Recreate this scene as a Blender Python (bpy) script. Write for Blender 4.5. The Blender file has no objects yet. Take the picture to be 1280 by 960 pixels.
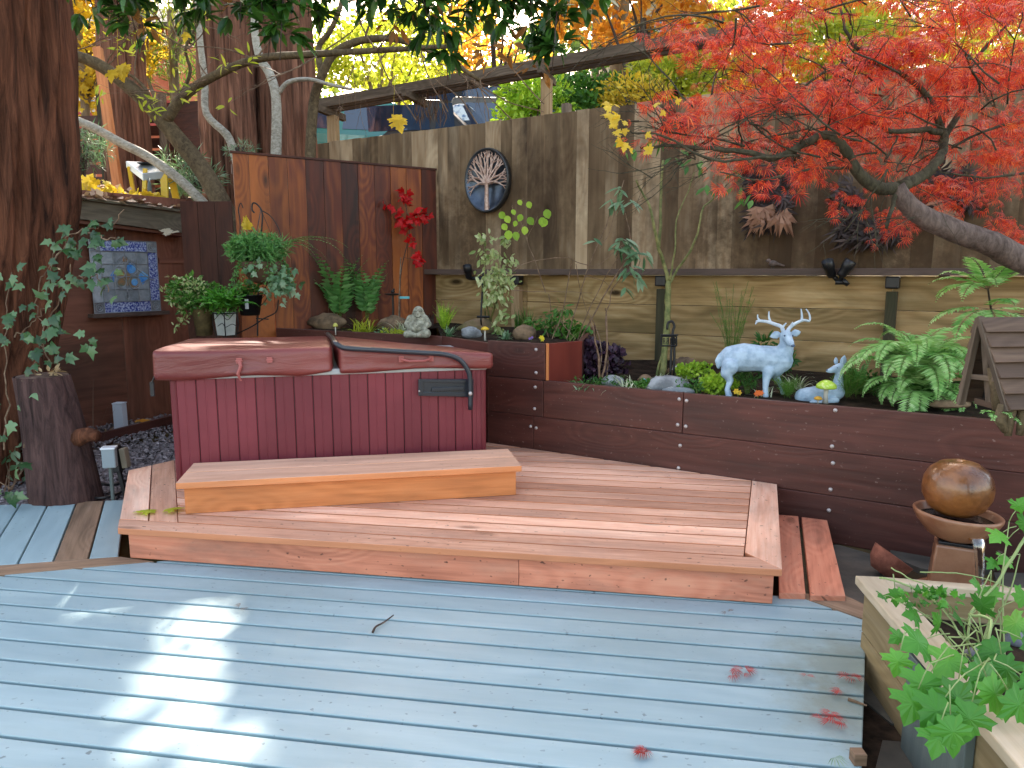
SUNAZ=-5; EXPO=2.62
import bpy, math, random
import numpy as np
from mathutils import Vector, Matrix, noise
random.seed(7); rng = np.random.default_rng(7)
SC = bpy.context.scene; COL = SC.collection
V = Vector; PI = math.pi; R = math.radians
U = random.uniform
# ---------------------------------------------------------------- camera model (1280 x 960 picture coordinates)
CAMH = 1.56; F = 925.0; PIT = math.atan(140/925)
FW = V((0, math.cos(PIT), -math.sin(PIT))); UPV = V((0, math.sin(PIT), math.cos(PIT))); CP = V((0, 0, CAMH))
Z = V((0, 0, 1))
def ray(px, py): return FW + V((1,0,0))*((px-640)/F) - UPV*((py-480)/F)
def atc(px, py, zc): return CP + ray(px, py)*zc
def atz(px, py, z):
    r = ray(px, py); return CP + r*((z-CAMH)/r.z)
def aty(px, py, y):
    r = ray(px, py); return CP + r*(y/r.y)
def atp(px, py, P, n):
    r = ray(px, py); return CP + r*((P-CP).dot(n)/r.dot(n))
def hdir(px):
    r = ray(px, 340); return V((r.x, r.y, 0)).normalized()

SEL,SAZ=R(40),R(SUNAZ); SUNV=V((math.sin(SAZ)*math.cos(SEL),math.cos(SAZ)*math.cos(SEL),math.sin(SEL)))
# ---------------------------------------------------------------- mesh builder
class MB:
    def __init__(s): s.V=[]; s.L=[]; s.T=[]; s.U=[]; s.n=0
    def add(s, v, f, uv=None):
        v = np.asarray([tuple(p) for p in v] if not isinstance(v, np.ndarray) else v, float).reshape(-1,3)
        if isinstance(f, np.ndarray): idx=f.ravel(); tot=np.full(len(f), f.shape[1])
        else: idx=np.array([i for p in f for i in p]); tot=np.array([len(p) for p in f])
        s.V.append(v); s.L.append(idx+s.n); s.T.append(tot)
        s.U.append(np.zeros((len(idx),2)) if uv is None else np.asarray(uv,float).reshape(-1,2))
        s.n += len(v); return s
    def build(s, name, mat, parent=None, smooth=False, bevel=0, sub=0, solid=0):
        me = bpy.data.meshes.new(name)
        v=np.concatenate(s.V); l=np.concatenate(s.L).astype(np.int32); t=np.concatenate(s.T).astype(np.int32); u=np.concatenate(s.U)
        me.vertices.add(len(v)); me.vertices.foreach_set('co', v.ravel())
        me.loops.add(len(l)); me.loops.foreach_set('vertex_index', l)
        st=np.concatenate([[0],np.cumsum(t)[:-1]]).astype(np.int32)
        me.polygons.add(len(t)); me.polygons.foreach_set('loop_start', st); me.polygons.foreach_set('loop_total', t)
        me.polygons.foreach_set('use_smooth', np.full(len(t), bool(smooth)))
        uvl=me.uv_layers.new(name='UVMap'); uvl.data.foreach_set('uv', u.ravel())
        me.update(); me.validate()
        if mat: me.materials.append(mat)
        o = bpy.data.objects.new(name, me); COL.objects.link(o)
        if parent: par(o, parent)
        if solid:
            m=o.modifiers.new('solid','SOLIDIFY'); m.thickness=solid; m.offset=0
        if bevel:
            m=o.modifiers.new('bevel','BEVEL'); m.width=bevel; m.segments=2; m.limit_method='ANGLE'; m.angle_limit=R(40)
        if sub:
            m=o.modifiers.new('sub','SUBSURF'); m.levels=sub; m.render_levels=sub
        return o
    # --- shapes
    def box(s, c, ex, ey, ez):
        c,ex,ey,ez = V(c),V(ex),V(ey),V(ez)
        co=[(-1,-1,-1),(1,-1,-1),(1,1,-1),(-1,1,-1),(-1,-1,1),(1,-1,1),(1,1,1),(-1,1,1)]
        v=[c+ex*a+ey*b+ez*d for a,b,d in co]
        f=[(0,3,2,1),(4,5,6,7),(0,1,5,4),(2,3,7,6),(1,2,6,5),(3,0,4,7)]
        if ex.cross(ey).dot(ez)<0: f=[tuple(reversed(p)) for p in f]
        lx,ly,lz=ex.length,ey.length,ez.length; ou,ov=U(0,50),U(0,50)
        ax=[(0,1),(0,1),(0,2),(0,2),(1,2),(1,2)]; uv=[]
        for p,(a,b) in zip(f,ax):
            for i in p:
                q=(co[i][0]*lx,co[i][1]*ly,co[i][2]*lz)
                uv.append((q[a]+ou,q[b]+ov+(7 if b==2 else 0)))
        return s.add(v,f,uv)
    def bar(s, p0, p1, w, h, side=None):
        """box from p0 to p1, w wide along side, h thick along the third axis"""
        p0,p1=V(p0),V(p1); d=(p1-p0); L=d.length; d=d/L
        side = V(side) if side is not None else (d.cross(Z) if abs(d.z)<.95 else V((1,0,0)))
        side=(side-d*side.dot(d)).normalized(); n=d.cross(side)
        return s.box((p0+p1)/2, d*L/2, side*w/2, n*h/2)
    def prism(s, poly, ext, d=None):
        """polygon (3D points) extruded by ext; uv along d"""
        poly=[V(p) for p in poly]; ext=V(ext); n=len(poly)
        nor=sum(((poly[i]).cross(poly[(i+1)%n]) for i in range(n)), V((0,0,0)))
        if nor.dot(ext)>0: poly=poly[::-1]
        d=V(d).normalized() if d is not None else (poly[1]-poly[0]).normalized()
        e=d.cross(ext).normalized(); x=ext.normalized(); ou,ov=U(0,50),U(0,50)
        v=poly+[p+ext for p in poly]
        f=[tuple(range(n)), tuple(range(2*n-1,n-1,-1))]+[(i,i+n,(i+1)%n+n,(i+1)%n) for i in range(n)]
        uv=[]
        for k,p in enumerate(f):
            for i in p: uv.append((v[i].dot(d)+ou, v[i].dot(e)+ (0 if k<2 else v[i].dot(x))+ov))
        return s.add(v,f,uv)
    def tube(s, pts, rad, n=8, cap=True, jitter=0):
        pts=[V(p) for p in pts]
        if not hasattr(rad,'__len__'): rad=[rad]*len(pts)
        m=len(pts); tan=[(pts[min(i+1,m-1)]-pts[max(i-1,0)]).normalized() for i in range(m)]
        a=V((1,0,0)) if abs(tan[0].x)<.8 else V((0,1,0)); a=(a-tan[0]*a.dot(tan[0])).normalized()
        v=[];L=0;uu=[]
        for i in range(m):
            a=(a-tan[i]*a.dot(tan[i])).normalized(); b=tan[i].cross(a)
            if i: L+=(pts[i]-pts[i-1]).length
            uu.append(L)
            for k in range(n):
                t=2*PI*k/n; r=rad[i]*(1+(U(-jitter,jitter) if jitter else 0)); v.append(pts[i]+(a*math.cos(t)+b*math.sin(t))*r)
        f=[];uv=[]
        for i in range(m-1):
            for k in range(n):
                k2=(k+1)%n; f.append((i*n+k,i*n+k2,(i+1)*n+k2,(i+1)*n+k))
                c=2*PI*rad[i]/n; uv+=[(uu[i],k*c),(uu[i],(k+1)*c),(uu[i+1],(k+1)*c),(uu[i+1],k*c)]
        if cap:
            f.append(tuple(range(n-1,-1,-1))); f.append(tuple((m-1)*n+k for k in range(n))); uv+=[(0,0)]*(2*n)
        return s.add(v,f,uv)
    def lathe(s, prof, n=24, c=(0,0,0), M=None):
        c=V(c); v=[]; m=len(prof)
        for r,z in prof:
            for k in range(n):
                p=V((r*math.cos(2*PI*k/n), r*math.sin(2*PI*k/n), z))
                v.append(c+(M@p if M else p))
        f=[(i*n+k,i*n+(k+1)%n,(i+1)*n+(k+1)%n,(i+1)*n+k) for i in range(m-1) for k in range(n)]
        if prof[0][0]>1e-4: f.append(tuple(range(n-1,-1,-1)))
        if prof[-1][0]>1e-4: f.append(tuple((m-1)*n+k for k in range(n)))
        return s.add(v,f)
    def ball(s, c, r, n=12, nz=0.0, fs=1.5, M=None):
        """ellipsoid with optional lumpy noise"""
        c=V(c); r=V(r) if hasattr(r,'__len__') else V((r,r,r)); v=[]; m=max(5,n//2+1); sd=V((U(0,99),U(0,99),U(0,99)))
        for i in range(m+1):
            t=PI*i/m
            for k in range(n):
                p=V((math.sin(t)*math.cos(2*PI*k/n), math.sin(t)*math.sin(2*PI*k/n), -math.cos(t)))
                if nz: p=p*(1+nz*noise.noise(p*fs+sd)+nz*.5*noise.noise(p*fs*2.7+sd))
                q=V((p.x*r.x,p.y*r.y,p.z*r.z)); v.append(c+(M@q if M else q))
        f=[]
        for i in range(m):
            for k in range(n):
                k2=(k+1)%n
                if i==0: f.append((0,(i+1)*n+k2,(i+1)*n+k))
                elif i==m-1: f.append((i*n+k,i*n+k2,m*n))
                else: f.append((i*n+k,i*n+k2,(i+1)*n+k2,(i+1)*n+k))
        return s.add(v,f)
    def leaves(s, tpl, pos, d, nrm, sc, sx=None):
        tv,tf = tpl; pos=np.asarray(pos,float).reshape(-1,3); N=len(pos)
        if N==0: return s
        d=np.asarray(d,float).reshape(-1,3); nrm=np.asarray(nrm,float).reshape(-1,3)
        d=np.broadcast_to(d,(N,3)); nrm=np.broadcast_to(nrm,(N,3))
        d=d/(np.linalg.norm(d,axis=1,keepdims=True)+1e-9)
        x=np.cross(d,nrm); x=x/(np.linalg.norm(x,axis=1,keepdims=True)+1e-9); z=np.cross(x,d)
        sc=np.broadcast_to(np.asarray(sc,float),(N,))[:,None,None]; sx=sc if sx is None else np.broadcast_to(np.asarray(sx,float),(N,))[:,None,None]
        t=tv[None]
        vv=pos[:,None,:]+sx*t[:,:,0:1]*x[:,None]+sc*t[:,:,1:2]*d[:,None]+sc*t[:,:,2:3]*z[:,None]
        m=len(tv); off=(np.arange(N)*m)[:,None,None]
        groups={}
        for p in tf: groups.setdefault(len(p),[]).append(p)
        base=s.n; s.V.append(vv.reshape(-1,3)); s.n+=N*m
        for k,ps in groups.items():
            a=np.array(ps)[None]+off; a=a.reshape(-1,k)
            s.L.append(a.ravel()+base); s.T.append(np.full(len(a),k))
            uvt=np.array([[ (tv[i][0]+.5, tv[i][1]) for i in p] for p in ps])[None]
            s.U.append(np.broadcast_to(uvt,(N,)+uvt.shape[1:]).reshape(-1,2))
        return s
def par(o, p):
    o.parent=p; loc=V((0,0,0)) if p.parent else V(p.location)
    o.matrix_parent_inverse = Matrix.Translation(-loc)
def T(name, label, cat, loc=(0,0,0), group=None):
    o=bpy.data.objects.new(name,None); COL.objects.link(o); o.location=V(loc); o.empty_display_size=.1
    return tag(o,label,cat,group)
def tag(o, label=None, cat=None, group=None, kind=None):
    if label: o['label']=label
    if cat: o['category']=cat
    if group: o['group']=group
    if kind: o['kind']=kind
    return o
def copy_tree(o, parent=None):
    c=o.copy(); COL.objects.link(c)
    if parent: c.parent=parent
    for ch in o.children: copy_tree(ch,c)
    return c
# ---------------------------------------------------------------- leaf templates (base at origin, pointing +y, facing +z)
def tpl_leaf(prof, fold=.15, sag=.1):
    """prof: (y, halfwidth) rows"""
    v=[];f=[]
    for y,w in prof:
        z=-sag*y*y
        v+= [(-w,y,z+fold*w),(0,y,z),(w,y,z+fold*w)]
    for i in range(len(prof)-1):
        a=3*i; f+=[(a,a+1,a+4,a+3),(a+1,a+2,a+5,a+4)]
    return np.array(v,float),f
LANCE=tpl_leaf([(0,.01),(.25,.11),(.55,.13),(.8,.07),(1,.004)],.3,.15)
OVAL=tpl_leaf([(0,.02),(.2,.17),(.5,.23),(.8,.14),(1,.01)],.3,.15)
ROUND=tpl_leaf([(0,.05),(.15,.3),(.45,.44),(.75,.34),(1,.02)],.2,.12)
NARROW=tpl_leaf([(0,.01),(.4,.06),(1,.004)],.3,.25)
BLADE=tpl_leaf([(0,.5),(.25,.48),(.5,.4),(.75,.25),(1,.02)],.3,0)
KITE=(np.array([(0,0,0),(.19,.38,.03),(0,1,-.06),(-.19,.38,.03)],float),[(0,1,2,3)])
QUAD=(np.array([(0,0,0),(.42,.35,.05),(.1,1,-.05),(-.4,.55,.05)],float),[(0,1,2,3)])
def tpl_lobed(pts, sag=.12):
    """pts: (x,y) outline of right half from base to tip; mirrored; fan from centre"""
    o=[(x,y) for x,y in pts]; o2=[(-x,y) for x,y in reversed(pts[:-1])]
    al=o+o2; v=[(0,.38,.03)]+[(x,y,-sag*(x*x+(y-.38)**2)*2+.008*((i%2)*2-1)) for i,(x,y) in enumerate(al)]
    n=len(al); return np.array(v,float),[(0,i+1,(i+1)%n+1) for i in range(n)]
MAPLE=tpl_lobed([(.0,.0),(.14,.05),(.3,-.02),(.33,.12),(.28,.2),(.44,.24),(.62,.3),(.5,.4),(.52,.52),(.36,.47),(.22,.5),(.3,.66),(.2,.7),(.14,.82),(.0,1.0)])
IVY=tpl_lobed([(.0,.06),(.16,.0),(.34,.1),(.24,.26),(.46,.46),(.24,.52),(.14,.72),(.0,1.0)],.2)
def tpl_lace(n=7,w=.045):
    v=[];f=[]
    for k in range(n):
        a=R(-78+156*k/(n-1)); L=1-.35*abs(a)/R(90)
        dx,dy=math.sin(a),math.cos(a); b=len(v)
        v+=[(0,0,0),(dx*L*.5+dy*w,dy*L*.5-dx*w,.03),(dx*L,dy*L,-.28*L),(dx*L*.5-dy*w,dy*L*.5+dx*w,.03)]
        f.append((b,b+1,b+2,b+3))
    return np.array(v,float),f
LACE=tpl_lace(9,.034); STAG=tpl_lace(5,.10)
def rdir(n, up=0.0):
    d=rng.normal(size=(n,3)); d/=np.linalg.norm(d,axis=1,keepdims=True); d[:,2]+=up; return d
def ellip(n, c, r, shell=.5):
    d=rng.normal(size=(n,3)); d/=np.linalg.norm(d,axis=1,keepdims=True)
    k=rng.random(n)**(1/3)*(1-shell)+shell*(.75+.25*rng.random(n)); return np.array(c)+d*k[:,None]*np.array(r), d
HOLES=[]   # gaps in the high crowns that let sun flecks through: (x, y, radius x, radius y, opening) where the sun ray meets z = 0
def bush(mb, c, r, n, tpl, size, up=.5, shell=.5, sx=1.0, droop=0):
    p,d=ellip(n,c,r,shell)
    if c[2]>7 and HOLES:
        g=p[:,:2]-np.outer(p[:,2]/SUNV.z,[SUNV.x,SUNV.y]); keep=np.ones(len(p),bool)
        for hx,hy,rx,ry,op in HOLES: keep&=~((((g[:,0]-hx)/rx)**2+((g[:,1]-hy)/ry)**2<1)&(rng.random(len(p))<op))
        p=p[keep]; d=d[keep]; n=len(p)
        if n==0: return mb
    dd=d+rdir(n)*.7; dd[:,2]+= .2-droop; nn=rdir(n)*.6+np.array([0,-.25,up])
    sc=size*(.6+.7*rng.random(n)); return mb.leaves(tpl,p,dd,nn,sc,sc*sx)
def clumps(mb, c, r, nc, per, cr, tpl, size, up=.4, sx=1.0, droop=0, shell=.3):
    cs,_=ellip(nc,c,r,shell)
    for q in cs:
        k=.6+.8*rng.random(); bush(mb,q,(cr*k,cr*k,cr*k*.6),int(per*k),tpl,size,up,.1,sx,droop)
def fern(lf, st, base, n, L, w, el=(30,70), droop=1.6, az=(0,360), pin=20, tpl=None, tilt=None):
    base=V(base); P=[];D=[];N=[];S=[]
    for i in range(n):
        a=R(az[0]+(az[1]-az[0])*(i+U(.1,.9))/n); e=R(U(*el)); l=L*U(.75,1.1)
        h=V((math.cos(a),math.sin(a),0)); p=base.copy(); pts=[p.copy()]; m=pin+4; s=l/m; dr=droop*U(.8,1.2)
        for j in range(m):
            t=j/m; ee=e-dr*t*t-dr*.2*t; d=h*math.cos(ee)+Z*math.sin(ee); p=p+d*s; pts.append(p.copy())
            if j>=3:
                u=(j-3)/pin; pl=w*math.sin(PI*min(1,.18+u*.82))**.7*(1.02-u*.55) if u<.97 else w*.1
                side=d.cross(Z).normalized(); nn=side.cross(d)
                for sg in (-1,1):
                    P.append(p); D.append(side*sg+d*.45+V((0,0,-.12))+V((U(-.08,.08),U(-.08,.08),U(-.1,.1)))); N.append(nn+V((U(-.2,.2),U(-.2,.2),0))); S.append(max(.01,pl*U(.85,1.1)))
        st.tube(pts[::3]+[pts[-1]],[max(.0012,.004*L*(1-k/ (m/3+2))) for k in range(len(pts[::3])+1)],4)
    S=np.array(S); sx=np.full(len(S), (L/pin)*3.0); lf.leaves(tpl or KITE,[tuple(p) for p in P],[tuple(p) for p in D],[tuple(p) for p in N],S,np.minimum(sx,S*1.3))
def blades(mb, base, n, L, w, el=(25,85), droop=1.2, tpl=BLADE, seg=6, spread=.02):
    base=V(base)
    for i in range(n):
        a=U(0,2*PI); e=R(U(*el)); l=L*U(.6,1.1); h=V((math.cos(a),math.sin(a),0)); side=V((-h.y,h.x,0)); p=base+V((U(-spread,spread),U(-spread,spread),0))
        v=[];f=[];ww=w*U(.7,1.2)
        for j in range(seg+1):
            t=j/seg; ee=e-droop*t*t; q=ww*(1-t**2)*.5+.0006
            v+=[p-side*q,p+side*q]; p=p+(h*math.cos(ee)+Z*math.sin(ee))*(l/seg)
            if j<seg: f.append((2*j,2*j+1,2*j+3,2*j+2))
        mb.add(v,f)
def path(pts, k=4, jit=0):
    """catmull-rom through points"""
    pts=[V(p) for p in pts]; P=[pts[0]*2-pts[1]]+pts+[pts[-1]*2-pts[-2]]; out=[]
    for i in range(1,len(P)-2):
        for j in range(k):
            t=j/k; a,b,c,d=P[i-1:i+3]
            q=.5*((2*b)+(c-a)*t+(2*a-5*b+4*c-d)*t*t+(3*b-a-3*c+d)*t**3)
            if jit: q=q+V((U(-jit,jit),U(-jit,jit),U(-jit,jit)))
            out.append(q)
    out.append(pts[-1]); return out
def lin(a,b,n): return [a+(b-a)*i/(n-1) for i in range(n)]
def pxpath(pp, k=4, jit=0): return path([atc(*p) for p in pp],k,jit)
def twig(mb, p, d, L, r, depth, tips, spread=.7, gn=3, grav=0.0, nseg=5):
    pts=[V(p)]; d=V(d).normalized()
    for i in range(nseg):
        d=(d+V((U(-.25,.25),U(-.25,.25),U(-.2,.2)-grav))).normalized(); pts.append(pts[-1]+d*L/nseg)
    mb.tube(pts,lin(r,r*.5,len(pts)),5 if r>.006 else 4)
    if depth==0: tips.append((pts[-1],d)); tips.append((pts[-3],d)); return
    for i in range(gn):
        q=pts[random.randint(2,nseg)]; dd=(d+V((U(-1,1),U(-1,1),U(-.7,.7)))*spread).normalized()
        twig(mb,q,dd,L*U(.5,.8),r*.5,depth-1,tips,spread,gn,grav,nseg)
# ---------------------------------------------------------------- materials
def newmat(name):
    m=bpy.data.materials.new(name); m.use_nodes=True; nt=m.node_tree
    return m,nt,nt.nodes['Principled BSDF']
def nd(nt,typ,**kw):
    n=nt.nodes.new(typ)
    for k,v in kw.items():
        if k in n.inputs: 
            if hasattr(v,'is_output'): nt.links.new(v,n.inputs[k])
            else: n.inputs[k].default_value=v
        else: setattr(n,k,v)
    return n
def mth(nt,op,a,b=0.0,clamp=False):
    n=nt.nodes.new('ShaderNodeMath'); n.operation=op; n.use_clamp=clamp
    for i,x in enumerate((a,b)):
        if hasattr(x,'is_output'): nt.links.new(x,n.inputs[i])
        else: n.inputs[i].default_value=x
    return n.outputs[0]
def rgba(c): return (c[0],c[1],c[2],1)
def mixc(nt,f,a,b,mode='MIX'):
    n=nt.nodes.new('ShaderNodeMix'); n.data_type='RGBA'; n.blend_type=mode
    for i,x in ((0,f),(6,a),(7,b)):
        if hasattr(x,'is_output'): nt.links.new(x,n.inputs[i])
        else: n.inputs[i].default_value = x if i==0 else rgba(x)
    return n.outputs[2]
def ramp(nt,f,stops):
    n=nt.nodes.new('ShaderNodeValToRGB'); e=n.color_ramp.elements
    while len(e)<len(stops): e.new(.5)
    for el,(p,c) in zip(e,stops): el.position=p; el.color=rgba(c) if hasattr(c,'__len__') else (c,c,c,1)
    nt.links.new(f,n.inputs[0]); return n.outputs[0]
def noise_(nt,vec,scale,detail=4,rough=.55,dist=0):
    n=nd(nt,'ShaderNodeTexNoise',Scale=scale,Detail=detail,Roughness=rough,Distortion=dist); nt.links.new(vec,n.inputs['Vector']); return n.outputs[0]
def mapv(nt,vec,sc,loc=(0,0,0)):
    n=nd(nt,'ShaderNodeMapping'); n.inputs['Scale'].default_value=sc; n.inputs['Location'].default_value=loc; nt.links.new(vec,n.inputs[0]); return n.outputs[0]
def bump(nt,b,h,s=.3,d=.01):
    n=nd(nt,'ShaderNodeBump',Strength=s,Distance=d); nt.links.new(h,n.inputs['Height']); nt.links.new(n.outputs[0],b.inputs['Normal'])
def wood(name,c1,c2,c3=None,var=.35,rough=.7,knots=.5,stain=None,samt=.5,grain=1.0,spec=.3,sscale=1.0,bmp=.35,specks=0,scol=(.02,.015,.012),gst=1.0,ivar=.0,kd=1.25,side=None,wv=.10,patches=()):
    m,nt,b=newmat(name); tc=nd(nt,'ShaderNodeTexCoord'); uv=tc.outputs['UV']; geo=nd(nt,'ShaderNodeNewGeometry').outputs['Random Per Island']
    g1=noise_(nt,mapv(nt,uv,(2.5*grain,70*grain,1)),1,5,.65,.3)
    g2=noise_(nt,mapv(nt,uv,(.9,11*grain,1)),1,3,.5,1.2)
    v=nd(nt,'ShaderNodeTexVoronoi',Scale=1.0,Randomness=1.0); nt.links.new(mapv(nt,uv,(kd,kd*2.6,1)),v.inputs['Vector']); kd_=v.outputs['Distance']
    w=nd(nt,'ShaderNodeTexWave',Scale=1.0,Distortion=2.2,Detail=2.0); w.bands_direction='Y'; w.inputs['Detail Scale'].default_value=.9; w.inputs['Detail Roughness'].default_value=.4
    sx_=nd(nt,'ShaderNodeSeparateXYZ'); nt.links.new(mapv(nt,uv,(.35,4.2*grain,1)),sx_.inputs[0]); cx_=nd(nt,'ShaderNodeCombineXYZ'); lowf=noise_(nt,mapv(nt,uv,(.7,2.2,1)),1,2,.5)
    ky=mth(nt,'MULTIPLY',ramp(nt,kd_,[(0.0,1.0),(.42,0.0)]),1.3 if knots else 0.0)
    nt.links.new(sx_.outputs[0],cx_.inputs[0]); nt.links.new(mth(nt,'ADD',mth(nt,'ADD',sx_.outputs[1],ky),mth(nt,'MULTIPLY',lowf,2.2)),cx_.inputs[1]); nt.links.new(cx_.outputs[0],w.inputs['Vector'])
    s=mth(nt,'ADD',mth(nt,'MULTIPLY',g1,.45*gst),mth(nt,'ADD',mth(nt,'MULTIPLY',g2,.45),mth(nt,'MULTIPLY',w.outputs[0],wv)))
    s=mth(nt,'ADD',s,(.18-wv)*.5)
    s=mth(nt,'ADD',s,(1-gst)*.28)
    if ivar: s=mth(nt,'ADD',s,mth(nt,'MULTIPLY',mth(nt,'SUBTRACT',geo,.5),ivar))
    col=ramp(nt,s,[(.3,c1),(.55,c2),(.75,c3 or c2)])
    k=mth(nt,'ADD',1-var*.6,mth(nt,'MULTIPLY',geo,var*1.2)); kk=nd(nt,'ShaderNodeCombineColor'); 
    for i in range(3): nt.links.new(k,kk.inputs[i])
    col=mixc(nt,1.0,col,kk.outputs[0],'MULTIPLY')
    if stain:
        n=noise_(nt,mapv(nt,uv,(1.1*sscale,3.5*sscale,1)),1,5,.6,.5); col=mixc(nt,mth(nt,'MULTIPLY',ramp(nt,n,[(.45,0.0),(.68,1.0)]),samt),col,stain)
    if knots:
        kn=ramp(nt,kd_,[(.04,1.0),(.11,0.0)]); col=mixc(nt,mth(nt,'MULTIPLY',kn,knots),col,tuple(x*.25 for x in c1))
    if specks:
        n=noise_(nt,mapv(nt,uv,(30,42,1)),1,2,.5); n2=noise_(nt,mapv(nt,uv,(1.5,1.5,1)),1,2,.5)
        sp=mth(nt,'MULTIPLY',ramp(nt,n,[(.67,0.0),(.71,1.0)]),ramp(nt,n2,[(.35,0.0),(.6,1.0)])); col=mixc(nt,mth(nt,'MULTIPLY',sp,specks),col,scol)
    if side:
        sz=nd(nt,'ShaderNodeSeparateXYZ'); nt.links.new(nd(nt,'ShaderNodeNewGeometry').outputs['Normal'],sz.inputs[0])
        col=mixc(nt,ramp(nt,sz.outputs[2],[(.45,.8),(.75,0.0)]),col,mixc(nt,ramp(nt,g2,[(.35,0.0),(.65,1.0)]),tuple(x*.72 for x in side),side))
    for (px,py,pz,rr,pc,pa) in patches:      # dirt and moss stains on the boards (object space)
        vm=nd(nt,'ShaderNodeVectorMath'); vm.operation='DISTANCE'; nt.links.new(tc.outputs['Object'],vm.inputs[0]); vm.inputs[1].default_value=(px,py,pz)
        dn=noise_(nt,mapv(nt,tc.outputs['Object'],(9,9,9)),1,5,.7); f_=mth(nt,'MULTIPLY',ramp(nt,mth(nt,'ADD',mth(nt,'DIVIDE',vm.outputs['Value'],rr),mth(nt,'MULTIPLY',mth(nt,'SUBTRACT',dn,.5),1.6)),[(.3,pa),(1.0,0.0)]),1.0)
        col=mixc(nt,f_,col,pc)
    nt.links.new(col,b.inputs['Base Color']); nt.links.new(mth(nt,'ADD',rough-.12,mth(nt,'MULTIPLY',g2,.24)),b.inputs['Roughness'])
    b.inputs['Specular IOR Level'].default_value=spec; bump(nt,b,mth(nt,'ADD',g1,mth(nt,'MULTIPLY',w.outputs[0],.4)),bmp,.004); return m
def plain(name,c,rough=.6,c2=None,scale=6,met=0,spec=.4,bmp=0,bs=40,detail=5,lo=.4,hi=.65,isl=0,emit=None,trans=0,coat=0):
    m,nt,b=newmat(name); tc=nd(nt,'ShaderNodeTexCoord').outputs['Object']
    if c2:
        n=noise_(nt,tc,scale,detail,.6); col=ramp(nt,n,[(lo,c),(hi,c2)])
        if isl:
            g=nd(nt,'ShaderNodeNewGeometry').outputs['Random Per Island']; k=mth(nt,'ADD',1-isl*.5,mth(nt,'MULTIPLY',g,isl)); kk=nd(nt,'ShaderNodeCombineColor')
            for i in range(3): nt.links.new(k,kk.inputs[i])
            col=mixc(nt,1.0,col,kk.outputs[0],'MULTIPLY')
        nt.links.new(col,b.inputs['Base Color'])
        nt.links.new(mth(nt,'ADD',rough-.1,mth(nt,'MULTIPLY',n,.2)),b.inputs['Roughness'])
    else: b.inputs['Base Color'].default_value=rgba(c); b.inputs['Roughness'].default_value=rough
    b.inputs['Metallic'].default_value=met; b.inputs['Specular IOR Level'].default_value=spec; b.inputs['Coat Weight'].default_value=coat
    if trans: b.inputs['Transmission Weight'].default_value=trans
    if bmp: bump(nt,b,noise_(nt,tc,bs,6,.65),bmp,.01)
    return m
def leafmat(name,cols,rough=.5,tl=.35,spec=.35):
    m,nt,b=newmat(name); g=nd(nt,'ShaderNodeNewGeometry').outputs['Random Per Island']
    tc=nd(nt,'ShaderNodeTexCoord').outputs['Object']; n=noise_(nt,tc,3,2)
    f=mth(nt,'ADD',mth(nt,'MULTIPLY',g,.75),mth(nt,'MULTIPLY',mth(nt,'SUBTRACT',n,.35),.7),True)
    col=ramp(nt,f,[(i/(len(cols)-1) if len(cols)>1 else 0,c) for i,c in enumerate(cols)])
    nt.links.new(col,b.inputs['Base Color']); b.inputs['Roughness'].default_value=rough; b.inputs['Specular IOR Level'].default_value=spec
    t=nd(nt,'ShaderNodeBsdfTranslucent'); nt.links.new(mixc(nt,1.0,col,(1.0,1.0,.75),'MULTIPLY'),t.inputs[0]); mx=nd(nt,'ShaderNodeMixShader'); mx.inputs[0].default_value=tl
    nt.links.new(b.outputs[0],mx.inputs[1]); nt.links.new(t.outputs[0],mx.inputs[2]); nt.links.new(mx.outputs[0],nt.nodes['Material Output'].inputs[0]); return m
def bark(name,c1,c2,sz=1.0,bmp=1.0,stretch=.12):
    m,nt,b=newmat(name); tc=nd(nt,'ShaderNodeTexCoord').outputs['Object']
    a=noise_(nt,mapv(nt,tc,(14*sz,14*sz,14*sz*stretch)),1,6,.7,.6); d=noise_(nt,mapv(nt,tc,(3,3,1)),1,3)
    f=mth(nt,'ADD',mth(nt,'MULTIPLY',a,.75),mth(nt,'MULTIPLY',d,.25)); nt.links.new(ramp(nt,f,[(.36,c1),(.62,c2)]),b.inputs['Base Color'])
    b.inputs['Roughness'].default_value=.85; b.inputs['Specular IOR Level'].default_value=.2; bump(nt,b,a,bmp,.03); return m
# ================================================================ materials
M={}
M['deck']=wood('deck_paint',(.225,.33,.37),(.275,.385,.425),(.32,.435,.47),var=.16,patches=((1.33,2.75,0,.34,(.17,.20,.15),.6),(1.20,2.45,0,.28,(.18,.20,.15),.55),(-1.2,3.55,0,.5,(.2,.27,.28),.4),(.6,3.1,0,.5,(.22,.30,.31),.35)),rough=.46,knots=.0,stain=(.2,.27,.28),samt=.25,grain=.5,spec=.45,bmp=.16,specks=.55,gst=.5)
M['deck_bare']=wood('deck_bare_wood',(.12,.075,.045),(.26,.165,.105),(.33,.22,.15),var=.25,rough=.75,knots=.3,stain=(.06,.045,.035),samt=.5)
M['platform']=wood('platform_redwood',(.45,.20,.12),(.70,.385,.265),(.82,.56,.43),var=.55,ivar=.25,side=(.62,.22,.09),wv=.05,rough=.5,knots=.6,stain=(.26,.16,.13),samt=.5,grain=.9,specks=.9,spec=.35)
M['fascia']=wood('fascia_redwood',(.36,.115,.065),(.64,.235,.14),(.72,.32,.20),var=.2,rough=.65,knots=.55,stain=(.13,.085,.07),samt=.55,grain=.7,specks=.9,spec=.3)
M['orange']=wood('fresh_redwood',(.38,.125,.035),(.60,.215,.07),(.68,.27,.10),var=.15,rough=.6,knots=.35,stain=(.24,.10,.045),samt=.4,grain=.7,spec=.35)
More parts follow.
